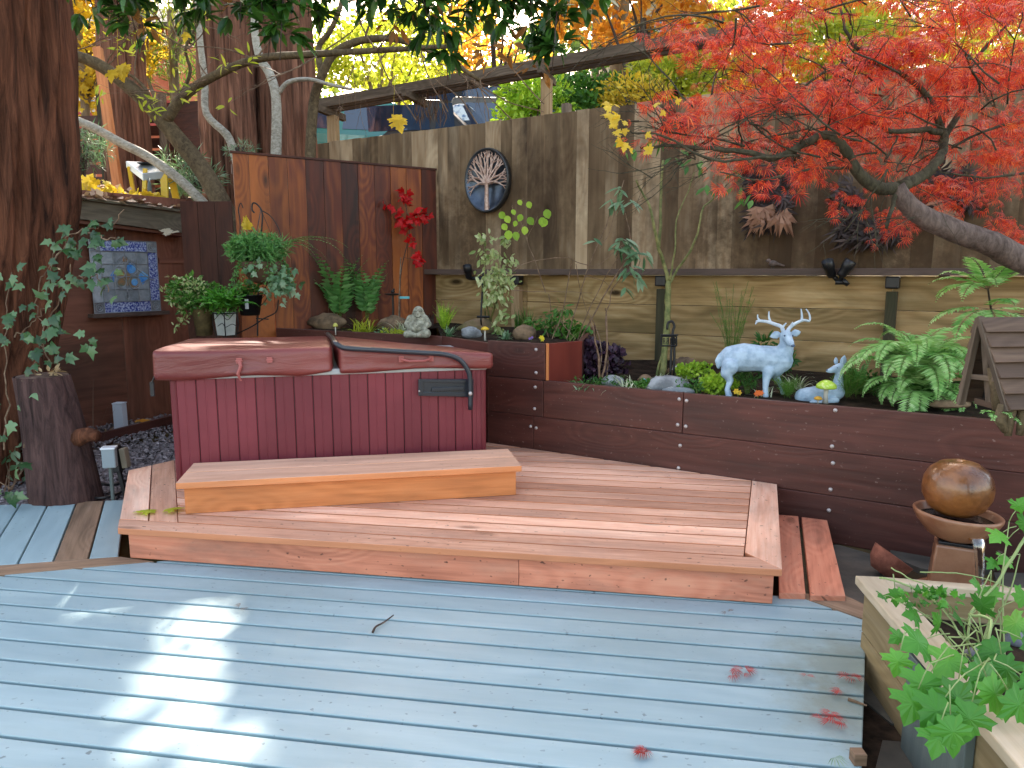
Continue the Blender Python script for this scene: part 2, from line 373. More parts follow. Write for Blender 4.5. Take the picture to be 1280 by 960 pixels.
M['orange_top']=wood('fresh_redwood_top',(.46,.23,.14),(.70,.42,.29),(.78,.54,.42),side=(.74,.24,.06),wv=.05,var=.3,rough=.5,knots=.5,stain=(.30,.17,.12),samt=.5,grain=.8,specks=.5,spec=.45)
M['maroon']=wood('maroon_stained_boards',(.048,.015,.011),(.085,.027,.020),(.12,.039,.029),var=.3,rough=.5,knots=.5,stain=(.03,.018,.016),samt=.5,grain=.6,spec=.4,specks=.5,scol=(.28,.2,.18))
M['redfence']=wood('stained_fence_boards',(.030,.007,.003),(.13,.026,.009),(.31,.088,.018),var=.5,ivar=.42,rough=.5,knots=.8,stain=(.022,.008,.006),samt=.5,grain=.4,gst=.55,spec=.4,sscale=.5)
M['brownfence']=wood('brown_fence_boards',(.035,.012,.008),(.075,.025,.015),(.10,.035,.02),var=.3,rough=.6,knots=.4,stain=(.02,.01,.008),samt=.5,grain=.6)
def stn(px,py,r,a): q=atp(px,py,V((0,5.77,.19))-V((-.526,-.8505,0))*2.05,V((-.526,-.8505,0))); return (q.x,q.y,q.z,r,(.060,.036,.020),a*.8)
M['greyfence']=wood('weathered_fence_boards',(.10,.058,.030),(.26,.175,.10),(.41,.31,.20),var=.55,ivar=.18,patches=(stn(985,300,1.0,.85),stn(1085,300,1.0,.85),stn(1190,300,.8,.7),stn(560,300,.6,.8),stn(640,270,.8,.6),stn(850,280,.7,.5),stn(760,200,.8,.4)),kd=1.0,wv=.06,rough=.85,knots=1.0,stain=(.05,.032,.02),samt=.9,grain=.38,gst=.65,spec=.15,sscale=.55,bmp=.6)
M['plank']=wood('tan_retaining_planks',(.16,.095,.035),(.36,.235,.105),(.50,.36,.19),var=.35,wv=.14,kd=1.0,rough=.75,knots=1.0,stain=(.12,.095,.04),samt=.55,grain=.55,spec=.2,bmp=.5)
M['rail']=wood('dark_cap_rail',(.05,.034,.027),(.10,.068,.055),(.13,.09,.075),var=.15,rough=.7,knots=.2,grain=.7)
M['darkpost']=wood('dark_post',(.02,.017,.01),(.055,.046,.026),(.09,.075,.04),var=.2,rough=.8,knots=.3,stain=(.03,.04,.012),samt=.6)
M['beam']=wood('old_beam_wood',(.06,.045,.032),(.15,.11,.08),(.26,.20,.15),var=.5,rough=.85,knots=.4,stain=(.04,.03,.022),samt=.5,spec=.15)
M['postwood']=wood('post_wood',(.22,.14,.07),(.36,.24,.13),(.45,.32,.19),var=.2,rough=.8,knots=.4)
M['plywood']=wood('shed_plywood',(.11,.042,.025),(.20,.078,.048),(.26,.105,.065),var=.2,rough=.65,knots=.15,stain=(.03,.022,.016),samt=.75,grain=.4,spec=.3,sscale=.35)
M['shedboard']=wood('shed_fascia_board',(.06,.05,.035),(.14,.115,.08),(.2,.17,.12),var=.2,rough=.85,knots=.3,stain=(.05,.05,.025),samt=.6)
M['birdwood']=wood('birdhouse_wood',(.06,.035,.022),(.12,.075,.05),(.18,.12,.08),var=.35,rough=.75,knots=.2,stain=(.05,.03,.02),samt=.5)
M['planterwood']=wood('planter_wood',(.16,.11,.05),(.27,.20,.10),(.36,.28,.16),var=.25,rough=.75,knots=.4,stain=(.12,.09,.05),samt=.5,grain=.6)
M['planterrail']=wood('planter_rail_wood',(.34,.26,.17),(.50,.41,.29),(.58,.49,.37),var=.15,rough=.7,knots=.3,stain=(.24,.17,.10),samt=.35,grain=.6)
M['slate']=wood('grey_painted_board',(.065,.085,.08),(.10,.125,.12),(.12,.15,.145),var=.1,rough=.6,knots=.0,gst=.5)
M['soil']=plain('dark_soil',(.012,.008,.006),.95,(.05,.033,.022),9,bmp=1,bs=30,spec=.1)
M['ground']=plain('forest_floor',(.05,.035,.02),.95,(.16,.12,.05),2.5,bmp=1,bs=12,spec=.1)
M['gravel']=plain('gravel_stone',(.09,.075,.08),.8,(.33,.29,.30),30,isl=.9,spec=.3)
M['stoneflag']=plain('flagstone',(.045,.045,.04),.6,(.12,.105,.085),2.2,bmp=.5,bs=9,isl=.5)
M['black']=plain('black_plastic',(.012,.012,.014),.4,spec=.5)
M['blackmetal']=plain('black_iron',(.015,.014,.014),.45,met=.4,spec=.5)
M['bolt']=plain('galvanised_bolt',(.50,.46,.45),.45,met=.5)
M['white']=plain('white_paint',(.62,.66,.72),.5)
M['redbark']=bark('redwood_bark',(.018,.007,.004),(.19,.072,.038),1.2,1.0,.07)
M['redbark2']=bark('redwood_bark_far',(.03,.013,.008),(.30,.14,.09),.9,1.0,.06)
M['greybark']=bark('grey_branch_bark',(.06,.042,.036),(.19,.14,.12),2.2,.4,.4)
M['birch']=bark('pale_smooth_bark',(.20,.18,.14),(.52,.49,.42),1.4,.3,1.6)
M['olive']=bark('olive_brown_bark',(.055,.038,.022),(.17,.125,.07),1.6,.4,.8)
M['greenstem']=plain('green_mossy_stem',(.10,.12,.035),.7,(.28,.27,.10),12)
M['twig']=plain('bare_twig',(.10,.055,.03),.7,(.24,.16,.10),20)
M['darktwig']=plain('dark_twig',(.03,.02,.016),.7,(.09,.06,.045),20)
M['stem']=plain('green_stem',(.10,.16,.03),.55)
M['l_fern']=leafmat('fern_leaf',[(.05,.16,.04),(.12,.32,.08),(.26,.46,.17)])
M['l_fernpale']=leafmat('pale_fern_leaf',[(.15,.40,.09),(.34,.62,.20),(.60,.80,.42)],.5,.35)
M['l_ferndark']=leafmat('dark_fern_leaf',[(.02,.07,.01),(.05,.16,.03),(.09,.24,.05)])
M['l_green']=leafmat('green_leaf',[(.03,.10,.015),(.07,.20,.03),(.14,.32,.05)],.4)
M['l_dark']=leafmat('glossy_dark_leaf',[(.014,.05,.010),(.035,.11,.018),(.10,.24,.035)],.28,.4,.6)
M['l_maplegreen']=leafmat('bright_maple_leaf',[(.03,.14,.012),(.07,.27,.025),(.16,.44,.05)],.4,.3,.45)
M['l_lime']=leafmat('lime_leaf',[(.16,.32,.02),(.34,.55,.04),(.52,.70,.08)],.45)
M['l_var']=leafmat('variegated_leaf',[(.16,.26,.07),(.40,.48,.20),(.62,.64,.38)],.5,.3)
M['l_silver']=leafmat('blue_green_leaf',[(.05,.13,.055),(.14,.26,.13),(.36,.46,.32)],.4,.25)
M['l_cream']=leafmat('cream_striped_blade',[(.30,.36,.22),(.55,.58,.42),(.14,.24,.08)],.5,.25)
M['l_purple']=leafmat('dark_purple_leaf',[(.015,.008,.016),(.045,.022,.045),(.12,.06,.10)],.45,.15)
M['l_red']=leafmat('red_lace_leaf',[(.14,.006,.010),(.42,.018,.016),(.70,.045,.018),(.85,.12,.025),(.88,.26,.07)],.42,.4,.5)
M['l_scarlet']=leafmat('scarlet_leaf',[(.40,.004,.006),(.75,.01,.012)],.45,.35)
M['l_dryred']=leafmat('dry_red_leaf',[(.16,.012,.01),(.42,.025,.02),(.5,.05,.03)],.6,.1)
M['l_yellow']=leafmat('yellow_leaf',[(.50,.34,.03),(.72,.52,.04),(.80,.66,.12)],.5,.5)
M['l_yelgreen']=leafmat('yellow_green_leaf',[(.24,.34,.04),(.48,.55,.05),(.68,.66,.10)],.5,.5)
M['l_orange']=leafmat('orange_leaf',[(.60,.22,.03),(.80,.42,.06),(.85,.62,.14)],.5,.5)
M['l_fargreen']=leafmat('far_green_leaf',[(.04,.09,.02),(.12,.20,.04),(.25,.32,.06)],.6,.45)
M['l_brown']=leafmat('dead_brown_leaf',[(.05,.03,.02),(.14,.08,.05),(.28,.17,.11)],.8,.1)
M['l_stag']=leafmat('staghorn_frond',[(.018,.013,.013),(.045,.03,.028),(.10,.07,.06)],.7,.05)
M['l_stagtan']=leafmat('tan_staghorn_frond',[(.26,.13,.08),(.45,.25,.16)],.7,.15)
M['l_aspar']=leafmat('feathery_green_leaf',[(.04,.13,.015),(.10,.26,.03),(.20,.40,.06)],.55,.35)

# ================================================================ layout planes
wA=atz(640,557,.19); wB=atz(940,600,.19)
wd=(wB-wA).normalized(); wn=V((wd.y,-wd.x,0))         # wn points to the camera
if wn.y>0: wn=-wn
FOFF=2.05
fP=wA-wn*FOFF; fP.z=0
def WP(px,py,off=0): return atp(px,py,wA+wn*off,wn)
def FPt(px,py,off=0): return atp(px,py,fP+wn*off,wn)
def lineW(px,off=0): q=WP(px,500,off); q.z=0; return q
WTOP=WP(852,491).z
# left red fence plane
fL=FPt(545,212); HL=fL.z
lN=atz(290,190,HL)            # same height, own pixel
ld=(lN-fL); ld.z=0; ld.normalize(); ln=V((-ld.y,ld.x,0)); 
if ln.y>0: ln=-ln
def LP(px,py,off=0): return atp(px,py,fL+ln*off,ln)
print('WTOP',WTOP,'wall dir',tuple(wd),'HL',HL,'fence top',FPt(405,178).z,FPt(800,127).z,'rail',FPt(830,340).z,'lN',tuple(lN))
# shed plane
sA=atz(92,534,-.05); sB=atz(220,512,-.05); sd=(sB-sA).normalized(); sn=V((sd.y,-sd.x,0))
if sn.x<0: sn=-sn
def SP(px,py,off=0): return atp(px,py,sA+sn*off,sn)
print('shed',tuple(sA),tuple(sB),'eave',SP(80,250).z,SP(230,290).z)

def hole(px,py,rx,ry,op=1,z=0):
    q=atz(px,py,z); g=q-SUNV*(q.z/SUNV.z); HOLES.append((g.x,g.y,rx,ry,op))
for h_ in ((254,762,.26,.30),(262,798,.28,.32),(225,792,.28,.18),(195,790,.22,.18),(262,830,.14,.18),(158,852,.15,.14,1),(205,858,.28,.18,.9),(250,855,.28,.18,1),(290,880,.22,.18,1),(310,918,.22,.2,1),(330,950,.2,.16,1),(510,858,.2,.14,.5),(548,885,.24,.16,.5),(585,925,.16,.12,.4)): hole(*h_)
for px,py,rx,ry in ((215,430,.4,.34),(250,428,.4,.34),(300,426,.4,.34),(350,425,.35,.3),(205,436,.34,.34)): hole(px,py,rx,ry,1,1.08)
hole(236,597,.13,.13,1,.385)
# ================================================================ terrain
def terr(x,y):
    s=(V((x,y,0))-fP).dot(-wn)          # metres beyond the back fence
    b=-.15
    e=V((x,y,0))-V((lN.x,lN.y,0)); s2=e.dot(-ln)   # beyond the left fence
    s=min(s,s2+1.5)
    if s<.08: return b
    if s<.5: t=(s-.08)/.42; return b+(1.35-b)*t*t*(3-2*t)
    return min(1.35+.24*(s-.5),3.0)+.05*noise.noise(V((x*.6,y*.6,0)))
mb=MB(); xs=list(np.concatenate([np.linspace(-80,-12,12),np.linspace(-10,10,81),np.linspace(12,80,12)])); ys=list(np.concatenate([np.linspace(-20,-2,7),np.linspace(-1,16,86),np.linspace(18,90,14)]))
vv=[(x,y,terr(x,y)) for y in ys for x in xs]; n=len(xs)
mb.add(vv,np.array([(j*n+i,j*n+i+1,(j+1)*n+i+1,(j+1)*n+i) for j in range(len(ys)-1) for i in range(n-1)]))
tag(mb.build('ground',M['ground'],smooth=True),kind='structure')

# ================================================================ decks
def clip(poly,P,n):
    """keep side where (q-P).n >= 0"""
    out=[]
    for i in range(len(poly)):
        a,b=poly[i],poly[(i+1)%len(poly)]; da,db=(a-P).dot(n),(b-P).dot(n)
        if da>=0: out.append(a)
        if (da>=0)!=(db>=0): out.append(a+(b-a)*(da/(da-db)))
    return out
def half(a,b,inside):
    a,b,inside=V(a),V(b),V(inside); d=b-a; n=V((-d.y,d.x,0)).normalized()
    if (inside-a).dot(n)<0: n=-n
    return a,n
def planks(mb,org,d,w,gap,k0,k1,halfs,th,z,L=14,cuts=None):
    """boards running along d, stacked along e, clipped to the half planes; z = top"""
    d=V(d).normalized(); e=V((-d.y,d.x,0))
    for k in range(k0,k1):
        a=org+e*(k*w+gap/2); b=org+e*((k+1)*w-gap/2)
        segs=[(-L,L)] if not cuts else cuts(k)
        for s0,s1 in segs:
            poly=[V(a+d*s0),V(a+d*s1),V(b+d*s1),V(b+d*s0)]
            for P,n in halfs: poly=clip(poly,P,n) if poly else poly
            if len(poly)<3: continue
            poly=[V((q.x,q.y,z-th)) for q in poly]
            if max((poly[0]-q).length for q in poly)<.05: continue
            mb.prism(poly,(0,0,th),d)
pf0=atz(150,698,0); pf1=atz(967,755,0); pd=(pf1-pf0).normalized(); pe=V((-pd.y,pd.x,0))  # pe: away from camera
z0=lambda px,py:atz(px,py,0)
s0,s1=z0(0,719),z0(192,702); t0,t1=z0(960,732),z0(1083,776); r0,r1=z0(1083,776),z0(1077,960)
inn=z0(600,850)
hm=[half(s0,s1,inn),half(t0,t1,inn),half(r0,r1,inn),half((-7,0,0),(-7,1,0),inn),half((0,-1.2,0),(1,-1.2,0),inn),half(pf0+pe*.1,pf1+pe*.1,inn)]
# plank grid anchored on the seam seen at (640,953.75)
mb=MB(); sm=z0(640,953.75); W=( (z0(640,750)-sm).dot(pe) )/8
print('deck board',W)
random.seed(11)
def mcuts(k):
    c=[-9+U(0,1.5)]
    while c[-1]<9: c.append(c[-1]+U(6,9))
    c=[x for x in c]; return [(c[i]+.0015,c[i+1]-.0015) for i in range(len(c)-1)]
planks(mb,sm,pd,W,.016,-28,14,hm,.032,0)
tag(mb.build('main_deck',M['deck'],bevel=.004),kind='structure')
mb=MB(); poly=[V((-7,2.2,0)),V((-7,-1.2,0)),V((r1.x-.35,-1.2,0)),r1,r0,t0+pe*.3,pf0+pe*.3]
mb.box((-2.9,1.2,-.085),(4.0,0,0),(0,2.1,0),(0,0,.02)); tag(mb.build('deck_gap_shade',M['black']),kind='structure')  # black sheet stands in for the shade seen through the board gaps
# joists rim on the right edge
# side deck
sdir=hdir(209); u0=z0(22,704); u1=z0(67,700); sw=abs((u1-u0).dot(V((-sdir.y,sdir.x,0))))
se=V((-sdir.y,sdir.x,0))
top0,top1=z0(0,631),z0(150,625); bo0,bo1=z0(0,706),z0(150,695); sin=z0(70,665)
hs=[half(top0,top1,sin),half(bo0,bo1,sin),half(z0(147,700)-pe*.0,z0(160,590),sin),half((-7,0,0),(-7,1,0),sin)]
mb=MB(); mbb=MB(); k=z0(67,700)
sgn=1 if (z0(22,704)-k).dot(se)>0 else -1
for i in range(-2,14):
    # board i between k+i and k+i+1 towards left
    a=k+se*sgn*i*sw; tgt=mbb if i==-1 else mb
    o=a if sgn>0 else a-se*sw
    planks(tgt,o,sdir,sw,.01,0,1,hs,.032,0)
tag(mb.build('side_deck',M['deck'],bevel=.004),kind='structure'); tag(mbb.build('side_deck_bare_board',M['deck_bare'],bevel=.004),kind='structure')
mb=MB(); g=pd*.004
mb.prism([V((q.x,q.y,-.032)) for q in (z0(-700,768),z0(-700,800),s0+V((0,.008,0)),z0(192,701.3),z0(150,698.5),z0(150,695.8),z0(0,707))][0:0] or [V((q.x,q.y,-.032)) for q in (bo1-V((0,.006,0)),s1+V((0,.006,0)),s0+(s0-s1)*2+V((0,.006,0)),bo0+(bo0-bo1)*2-V((0,.006,0)))],(0,0,.032),(s1-s0))
tag(mb.build('deck_border_board',M['deck_bare'],bevel=.004),kind='structure')
mb=MB(); mb.box((-4.6,3.9,-.1),(1.6,0,0),(0,.75,0),(0,0,.02)); tag(mb.build('side_deck_gap_shade',M['black']),kind='structure')  # black sheet in place of the shade below the side boards
# brown trim board at the right end of the deck
mb=MB(); q=[z0(985,741.5),z0(1083,775),z0(1083,757),z0(1057,745)]
mb.prism([V((p.x,p.y,-.030)) for p in q],(0,0,.034),q[1]-q[0]); tag(mb.build('deck_trim_board',M['deck_bare'],bevel=.004),kind='structure')

# ================================================================ platform
PZ=.19
zp=lambda px,py:atz(px,py,PZ)
A,B,C,E,Fq=zp(147,660),zp(975,706),zp(971,603),zp(160,588),zp(222,574)
B=A+(B-A).dot(pd)*pd
root=T('redwood_platform','low weathered redwood deck platform that the maroon hot tub stands on','platform',(A+B)/2-V((0,0,PZ)))
pin=zp(600,650); wl=(wA+wn*.012,wn); 
hb=[half(A,B,pin),(wl[0],wl[1]),half(E,Fq,pin),half(A,E,pin),half(C,B,pin)]
bw=.135; inF=(A+pe*(bw+.004),pe)
L0,L1=zp(188,588),zp(189,640); ldv=(E-A).normalized(); le=V((ldv.y,-ldv.x,0)); 
if (pin-A).dot(le)<0: le=-le
R0,R1=zp(940,601),zp(931,690)
mb=MB()
hin=hb+[inF,(A+le*(2*.15),le),half(R0+pd*-.004,R1+pd*-.004,pin)]
planks(mb,A+pe*(bw+.004),pd,.137,.018,0,24,hin,.036,PZ)
for i in range(2): planks(mb,A+le*(i*.15),(-ldv if le.dot(V((ldv.y,-ldv.x,0)))>0 else ldv),.15,.006,0,1,hb+[inF] if i==1 else hb+[inF],.036,PZ) if False else None
ob=mb.build('deck_boards',M['platform'],root,bevel=.004)
mb=MB()
def strip(h): 
    poly=[V((-6,-1,0)),V((6,-1,0)),V((6,9,0)),V((-6,9,0))]
    for P,n in h:
        poly=clip(poly,P,n) if poly else poly
    return [V((q.x,q.y,PZ-.036)) for q in poly]
# front border, left boards, right border (mitred)
mit=half(zp(931,690),B,pin)
fr=strip([half(A,B,pin),(A+pe*bw,-pe),half(zp(931,690),B,zp(300,668)),half(A,E,pin)]); mb.prism(fr,(0,0,.036),pd)
rt_=strip([half(C,B,pin),half(R0,R1,zp(960,650)),half(zp(931,690),B,zp(960,650)),wl]); mb.prism(rt_,(0,0,.036),(C-B))
for i in range(2):
    q=strip([(A+le*(i*.15+.003),le),(A+le*((i+1)*.15-.003),-le),inF,half(E,Fq,pin)]+([] if i else [half(A,E,pin)])); mb.prism(q,(0,0,.036),ldv)
mb.build('border_boards',M['platform'],root,bevel=.004)
mb=MB(); off=.03
fa=[A+pe*off+le*off,B+pe*off-(C-B).normalized()*0-pd*off]
x0,x1=V((fa[0].x,fa[0].y,0)),V((fa[1].x,fa[1].y,0)); H=PZ-.036
def board(mb,p,q,zlo,zhi,th,n,d=None):
    n=V(n).normalized()
    mb.prism([V((p.x,p.y,zlo)),V((q.x,q.y,zlo)),V((q.x,q.y,zhi)),V((p.x,p.y,zhi))],-n*th,(q-p) if (q-p).length>zhi-zlo else Z)
m1=x0+(x1-x0)*.64
board(mb,x0,m1,.004,H-.001,.038,-pe); board(mb,m1+pd*.002,x1,.004,H-.001,.038,-pe)
board(mb,x1-pd*.0005+pe*.039,V((C.x,C.y,0))-pd*off-(C-B).normalized()*.05,.004,H-.001,.038,pd)
board(mb,x0+pe*.039,V((E.x,E.y,0))+le*off,.004,H-.001,.038,-le)
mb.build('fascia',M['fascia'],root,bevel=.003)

# low step boards right of the platform
root=T('side_step','two short redwood boards laid low between platform and dark flagstones','step',z0(1010,700))
zz=.03
qs=[((972,643),(998,645),(1007,742),(974,741)),((1002,646),(1034,650),(1057,745),(1013,744))]
for q in qs:
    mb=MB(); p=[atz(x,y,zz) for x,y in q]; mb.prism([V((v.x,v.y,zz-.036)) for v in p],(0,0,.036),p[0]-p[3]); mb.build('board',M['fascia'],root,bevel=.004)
mb=MB(); p=[atz(x,y,zz) for x,y in ((978,650),(1030,655),(1050,735),(985,735))]; mb.prism([V((v.x,v.y,-.14)) for v in p],(0,0,.132)); mb.build('support',M['darkpost'],root)

# flagstones
mb=MB(); random.seed(3)
for x in range(6):
    for y in range(6):
        c=V((1.5+x*.55+U(-.08,.08)+y*.1,2.2+y*.5+U(-.08,.08),0))
        poly=[c+V((math.cos(2*PI*k/7+.3)*U(.24,.31),math.sin(2*PI*k/7+.3)*U(.22,.29),0)) for k in range(7)]
        poly=clip(poly,lineW(900,.03),wn)
        if len(poly)>2: mb.prism([V((q.x,q.y,-.16)) for q in poly],(0,0,.045+U(0,.008)))
tag(mb.build('flagstone_path',M['stoneflag'],bevel=.01),kind='structure')

# gravel
mb=MB(); mb.prism([V((q.x,q.y,-.10)) for q in (z0(-60,640),z0(170,628),zp(225,575),zp(225,515),z0(90,555),z0(-60,590))],(0,0,.02)); 
gN=7000; random.seed(5)
ico=MB().ball((0,0,0),1,6); iv=ico.V[0]; 
gp=[]
lim=[half(z0(0,631),z0(150,625),z0(120,560)),(sA+sn*.1,sn)]
while len(gp)<gN:
    p=V((U(-5.2,-1.9),U(4.3,8.6),-.075+U(0,.018)))
    if all((V((p.x,p.y,0))-V((P.x,P.y,0))).dot(n)>0 for P,n in lim): gp.append(p)
# small stones as squashed octahedra
oct_=(np.array([(1,0,0),(0,1,0),(-1,0,0),(0,-1,0),(0,0,.6),(0,0,-.6)],float),[(0,1,4),(1,2,4),(2,3,4),(3,0,4)])
sc=.012+.016*rng.random(gN); mb.leaves(oct_,[tuple(p) for p in gp],rdir(gN),np.array([[0,0,1.0]])+rdir(gN)*.35,sc)
tag(mb.build('gravel',M['gravel']),kind='stuff')
# ================================================================ retaining wall
def flat(v,z=0): return V((v.x,v.y,z))
wroot=T('retaining_wall','dark maroon board retaining wall with galvanised bolts behind the platform','wall',flat(WP(852,600),-.15))
a0=lineW(610); a1=lineW(1330)+wd*.6
TH=.04
lv=[WTOP,WTOP-.287,WTOP-.575,-.15]
joints=[a0,lineW(665),lineW(856),lineW(1330)+wd*.6]
mb=MB()
for r in range(3):
    js=[a0,(lineW(663) if r else lineW(679)),lineW(854 if r==0 else (845 if r==9 else 1400)),a1] if r==0 else [a0,lineW(667),a1]
    for i in range(len(js)-1):
        board(mb,js[i]+wd*.002,js[i+1]-wd*.002,lv[r+1]+.003,lv[r],TH,wn)
# upper tier
UT=1.02
board(mb,a0,lineW(681),WTOP+.004,UT,TH,wn)
# behind tub: turns and runs away to the left
b1=V((-.62,6.50,0)); b2=atz(345,412,.985); b2.z=0; b3=b2+(b2-b1).normalized()*.1
n1=V(((b1-a0).y,-(b1-a0).x,0)); n1=n1 if n1.y<0 else -n1
n2=V(((b2-b1).y,-(b2-b1).x,0)); n2=n2 if n2.y<0 else -n2
for lo,hi in ((-.1,.42),(.424,.98+.02)): board(mb,a0,b1,lo,hi,TH,n1); board(mb,b1,b2,lo,hi,TH,n2)
mb.build('boards',M['maroon'],wroot,bevel=.004)
mb=MB(); e0=lineW(682)+wd*.004; e1=flat(atz(728,426,UT)); en=V(((e1-e0).y,-(e1-e0).x,0)); en=en if en.y<0 else -en
board(mb,e0+(e1-e0).normalized()*.03,e1,WTOP-.1,UT-.002,TH,en); M['redpanel']=wood('red_side_panel',(.10,.014,.009),(.15,.024,.015),(.19,.034,.02),var=.1,rough=.6,knots=0,grain=.3,gst=.3)
mb.build('side_panel',M['redpanel'],wroot,bevel=.003)
mb=MB(); board(mb,e0,e0+(e1-e0).normalized()*.028,WTOP+.002,UT+.001,.04,en+wn*.3); mb.build('end_board',M['orange'],wroot,bevel=.002)
mb=MB(); q0=e1; q1=flat(FPt(745,420,.05)); board(mb,q0,q1,WTOP-.1,UT-.004,.035,V((1,-.5,0))); mb.build('back_panel',M['maroon'],wroot)
# posts hidden behind
for i,(x,y) in enumerate([(669,484),(668,511),(663,533),(670,535),(670,437),(670,466),(849,499),(858,501),(847,531),(857,533),(850,557),(848,585),(1044,513),(1040,558),(1041,579),(1038,612),(1036,638),(1153,632)]):
    c=WP(x,y,.004); Mx=(wn).to_track_quat('Z','Y').to_matrix()
    MB().lathe([(0,.007),(.008,.0065),(.0125,.003),(.0135,-.006)][::-1],10,c,Mx).build('bolt',M['bolt'],wroot,smooth=True)

# soil beds
mb=MB()
def slab(mb,pts,z0_,z1_): mb.prism([V((p.x,p.y,z0_)) for p in pts],(0,0,z1_-z0_))
def bedmesh(name,pts,z,zr):
    """soil sheet, gently uneven, inside a convex outline"""
    mb=MB(); xs=[p.x for p in pts]; ys=[p.y for p in pts]; hs=[half(pts[i],pts[(i+1)%len(pts)],sum(pts,V((0,0,0)))/len(pts)) for i in range(len(pts))]
    st=.12; idx={}
    x=min(xs)
    while x<max(xs):
        y=min(ys)
        while y<max(ys):
            q=[V((x,y,0)),V((x+st,y,0)),V((x+st,y+st,0)),V((x,y+st,0))]
            for P,n in hs: q=clip(q,P,n) if q else q
            if len(q)>2: mb.add([V((p.x,p.y,z+zr*noise.noise(V((p.x*2.2,p.y*2.2,z))))) for p in q],[tuple(range(len(q)))])
            y+=st
        x+=st
    return tag(mb.build(name,M['soil'],smooth=True),kind='structure')
LB=[lineW(610,-.05),a1-wn*.05,flat(FPt(1400,400))+wn*.03+wd*.6,flat(FPt(600,400))+wn*.03]
LZ=WTOP-.05
bedmesh('lower_bed_soil',LB,LZ,.03)
UB=[b2+V((.0,.05,0)),b1+V((0,.05,0)),a0-wn*.04+V((0,.1,0)),e0-wn*.05,e1-V((.02,-.02,0)),flat(FPt(740,420,.03)),flat(FPt(545,400,.03)),flat(LP(345,400,.03))]
# upper soil as two convex pieces
UZ=.965
bedmesh('upper_bed_soil',[b1+V((0,.05,0)),a0-wn*.04+V((0,.1,0)),e0-wn*.05,e1-V((.02,-.02,0)),flat(FPt(740,420,.03)),flat(FPt(545,400,.03))],UZ,.03)
bedmesh('upper_bed_soil_left',[b2+V((.05,.04,0)),b1+V((0,.05,0)),flat(FPt(548,400,.03)),flat(LP(545,400,.03)),flat(LP(300,400,.03))],UZ,.03)

# ================================================================ back fence
froot=T('weathered_fence','tall weathered grey board fence on tan retaining planks behind the beds','fence',flat(FPt(830,400),.6))
FT=3.17; RZ=1.56
def fs(px): q=FPt(px,340); q.z=0; return (q-fP).dot(wd)
def fp(s,off=0): q=fP+wd*s+wn*off; q.z=0; return q
s=fs(403); sE=fs(1400)+1.2; mb=MB(); random.seed(26)
while s<sE:
    w_=random.choice([.135,.14,.19,.19,.16,.2]); t=FT-.004*U(0,3); tw=U(-.006,.006)
    tw=U(-.003,.003); board(mb,fp(s,tw),fp(s+w_+.0004,tw),RZ-.02 if s>fs(540) else .2,t,.02,wn); s+=w_
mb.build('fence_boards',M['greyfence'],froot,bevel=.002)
mb=MB(); sl_=fs(509); board(mb,fp(sl_,.16),fp(sE,.16),RZ-.028,RZ+.03,.158,wn); mb.build('cap_rail',M['rail'],froot,bevel=.004)
mb=MB(); board(mb,fp(fs(400),-.022),fp(sE,-.022),FT-.28,FT-.19,.04,wn); mb.build('back_rail',M['beam'],froot)
mb=MB(); hs_=.285; z=RZ-.035; seg=[fs(505),fs(660),fs(832),fs(1118),fs(1300)+.5,sE]
r=0
while z>.3:
    for i in range(len(seg)-1):
        board(mb,fp(seg[i]+.003,.02),fp(seg[i+1]-.003,.02),z-hs_+.006,z,.04,wn)
    z-=hs_; r+=1
mb.build('retaining_planks',M['plank'],froot,bevel=.004)
for px in (650,831,1118):
    c=fs(px); w_=.085 if px!=650 else .1
    mb=MB(); board(mb,fp(c-w_/2,.10),fp(c+w_/2,.10),.5,RZ-.16,.078,wn); po=mb.build('post',M['darkpost'] if px!=650 else M['postwood'],froot,bevel=.004)
    mb=MB(); q=fp(c,.075); mb.box(V((q.x,q.y,RZ-.085)),wd*(w_*.62),wn*.055,(0,0,.05)); 
    mb.build('post_cap',M['black'],po,bevel=.012)
for px in (700,1180):
    c=fs(px); mb=MB(); board(mb,fp(c-.04,-.07),fp(c+.04,-.07),1.0,FT+.1,.08,wn); mb.build('rear_post',M['beam'],froot)

# tree of life wall bowl
c=FPt(611.5,226,.03); t_=(FPt(611.5,187)-FPt(611.5,266)).length/2; w2=(FPt(585,226)-FPt(638,226)).length/2
art=T('wall_art','oval dark metal bowl holding a bare metal tree, hung on weathered fence','wall art',c)
Mx=Matrix((wd,V((0,0,1)),wn)).transposed()   # local x -> wd, y -> up, z -> toward camera
rr=[(1.0,.05),(.97,.066),(.93,.05),(.8,.014),(.55,-.004),(.25,-.012),(0,-.014)]
def lathe_o(prof,n,c,M_,sx,sy):
    mb=MB(); v=[];m=len(prof)
    for r_,z_ in prof:
        for k in range(n):
            v.append(c+M_@V((r_*sx*math.cos(2*PI*k/n),r_*sy*math.sin(2*PI*k/n),z_)))
    f=[(i*n+k,i*n+(k+1)%n,(i+1)*n+(k+1)%n,(i+1)*n+k) for i in range(m-1) for k in range(n)]; mb.add(v,f); return mb
M['bowlmetal']=plain('bluish_steel',(.05,.065,.09),.34,(.12,.15,.20),5,met=.75,spec=.6); M['rimmetal']=plain('dark_rim',(.05,.05,.05),.4,met=.6)
lathe_o(rr[1:],48,c,Mx,w2,t_).build('bowl',M['bowlmetal'],art,smooth=True,solid=.006)
lathe_o([(1.0,-.01),(1.02,.04),(1.0,.07),(.965,.068),(.96,.045)],48,c,Mx,w2,t_).build('rim',M['rimmetal'],art,smooth=True,solid=.004)
mb=MB(); random.seed(4)
def loc(x,y,z=.052): return c+Mx@V((x*w2,y*t_,z))
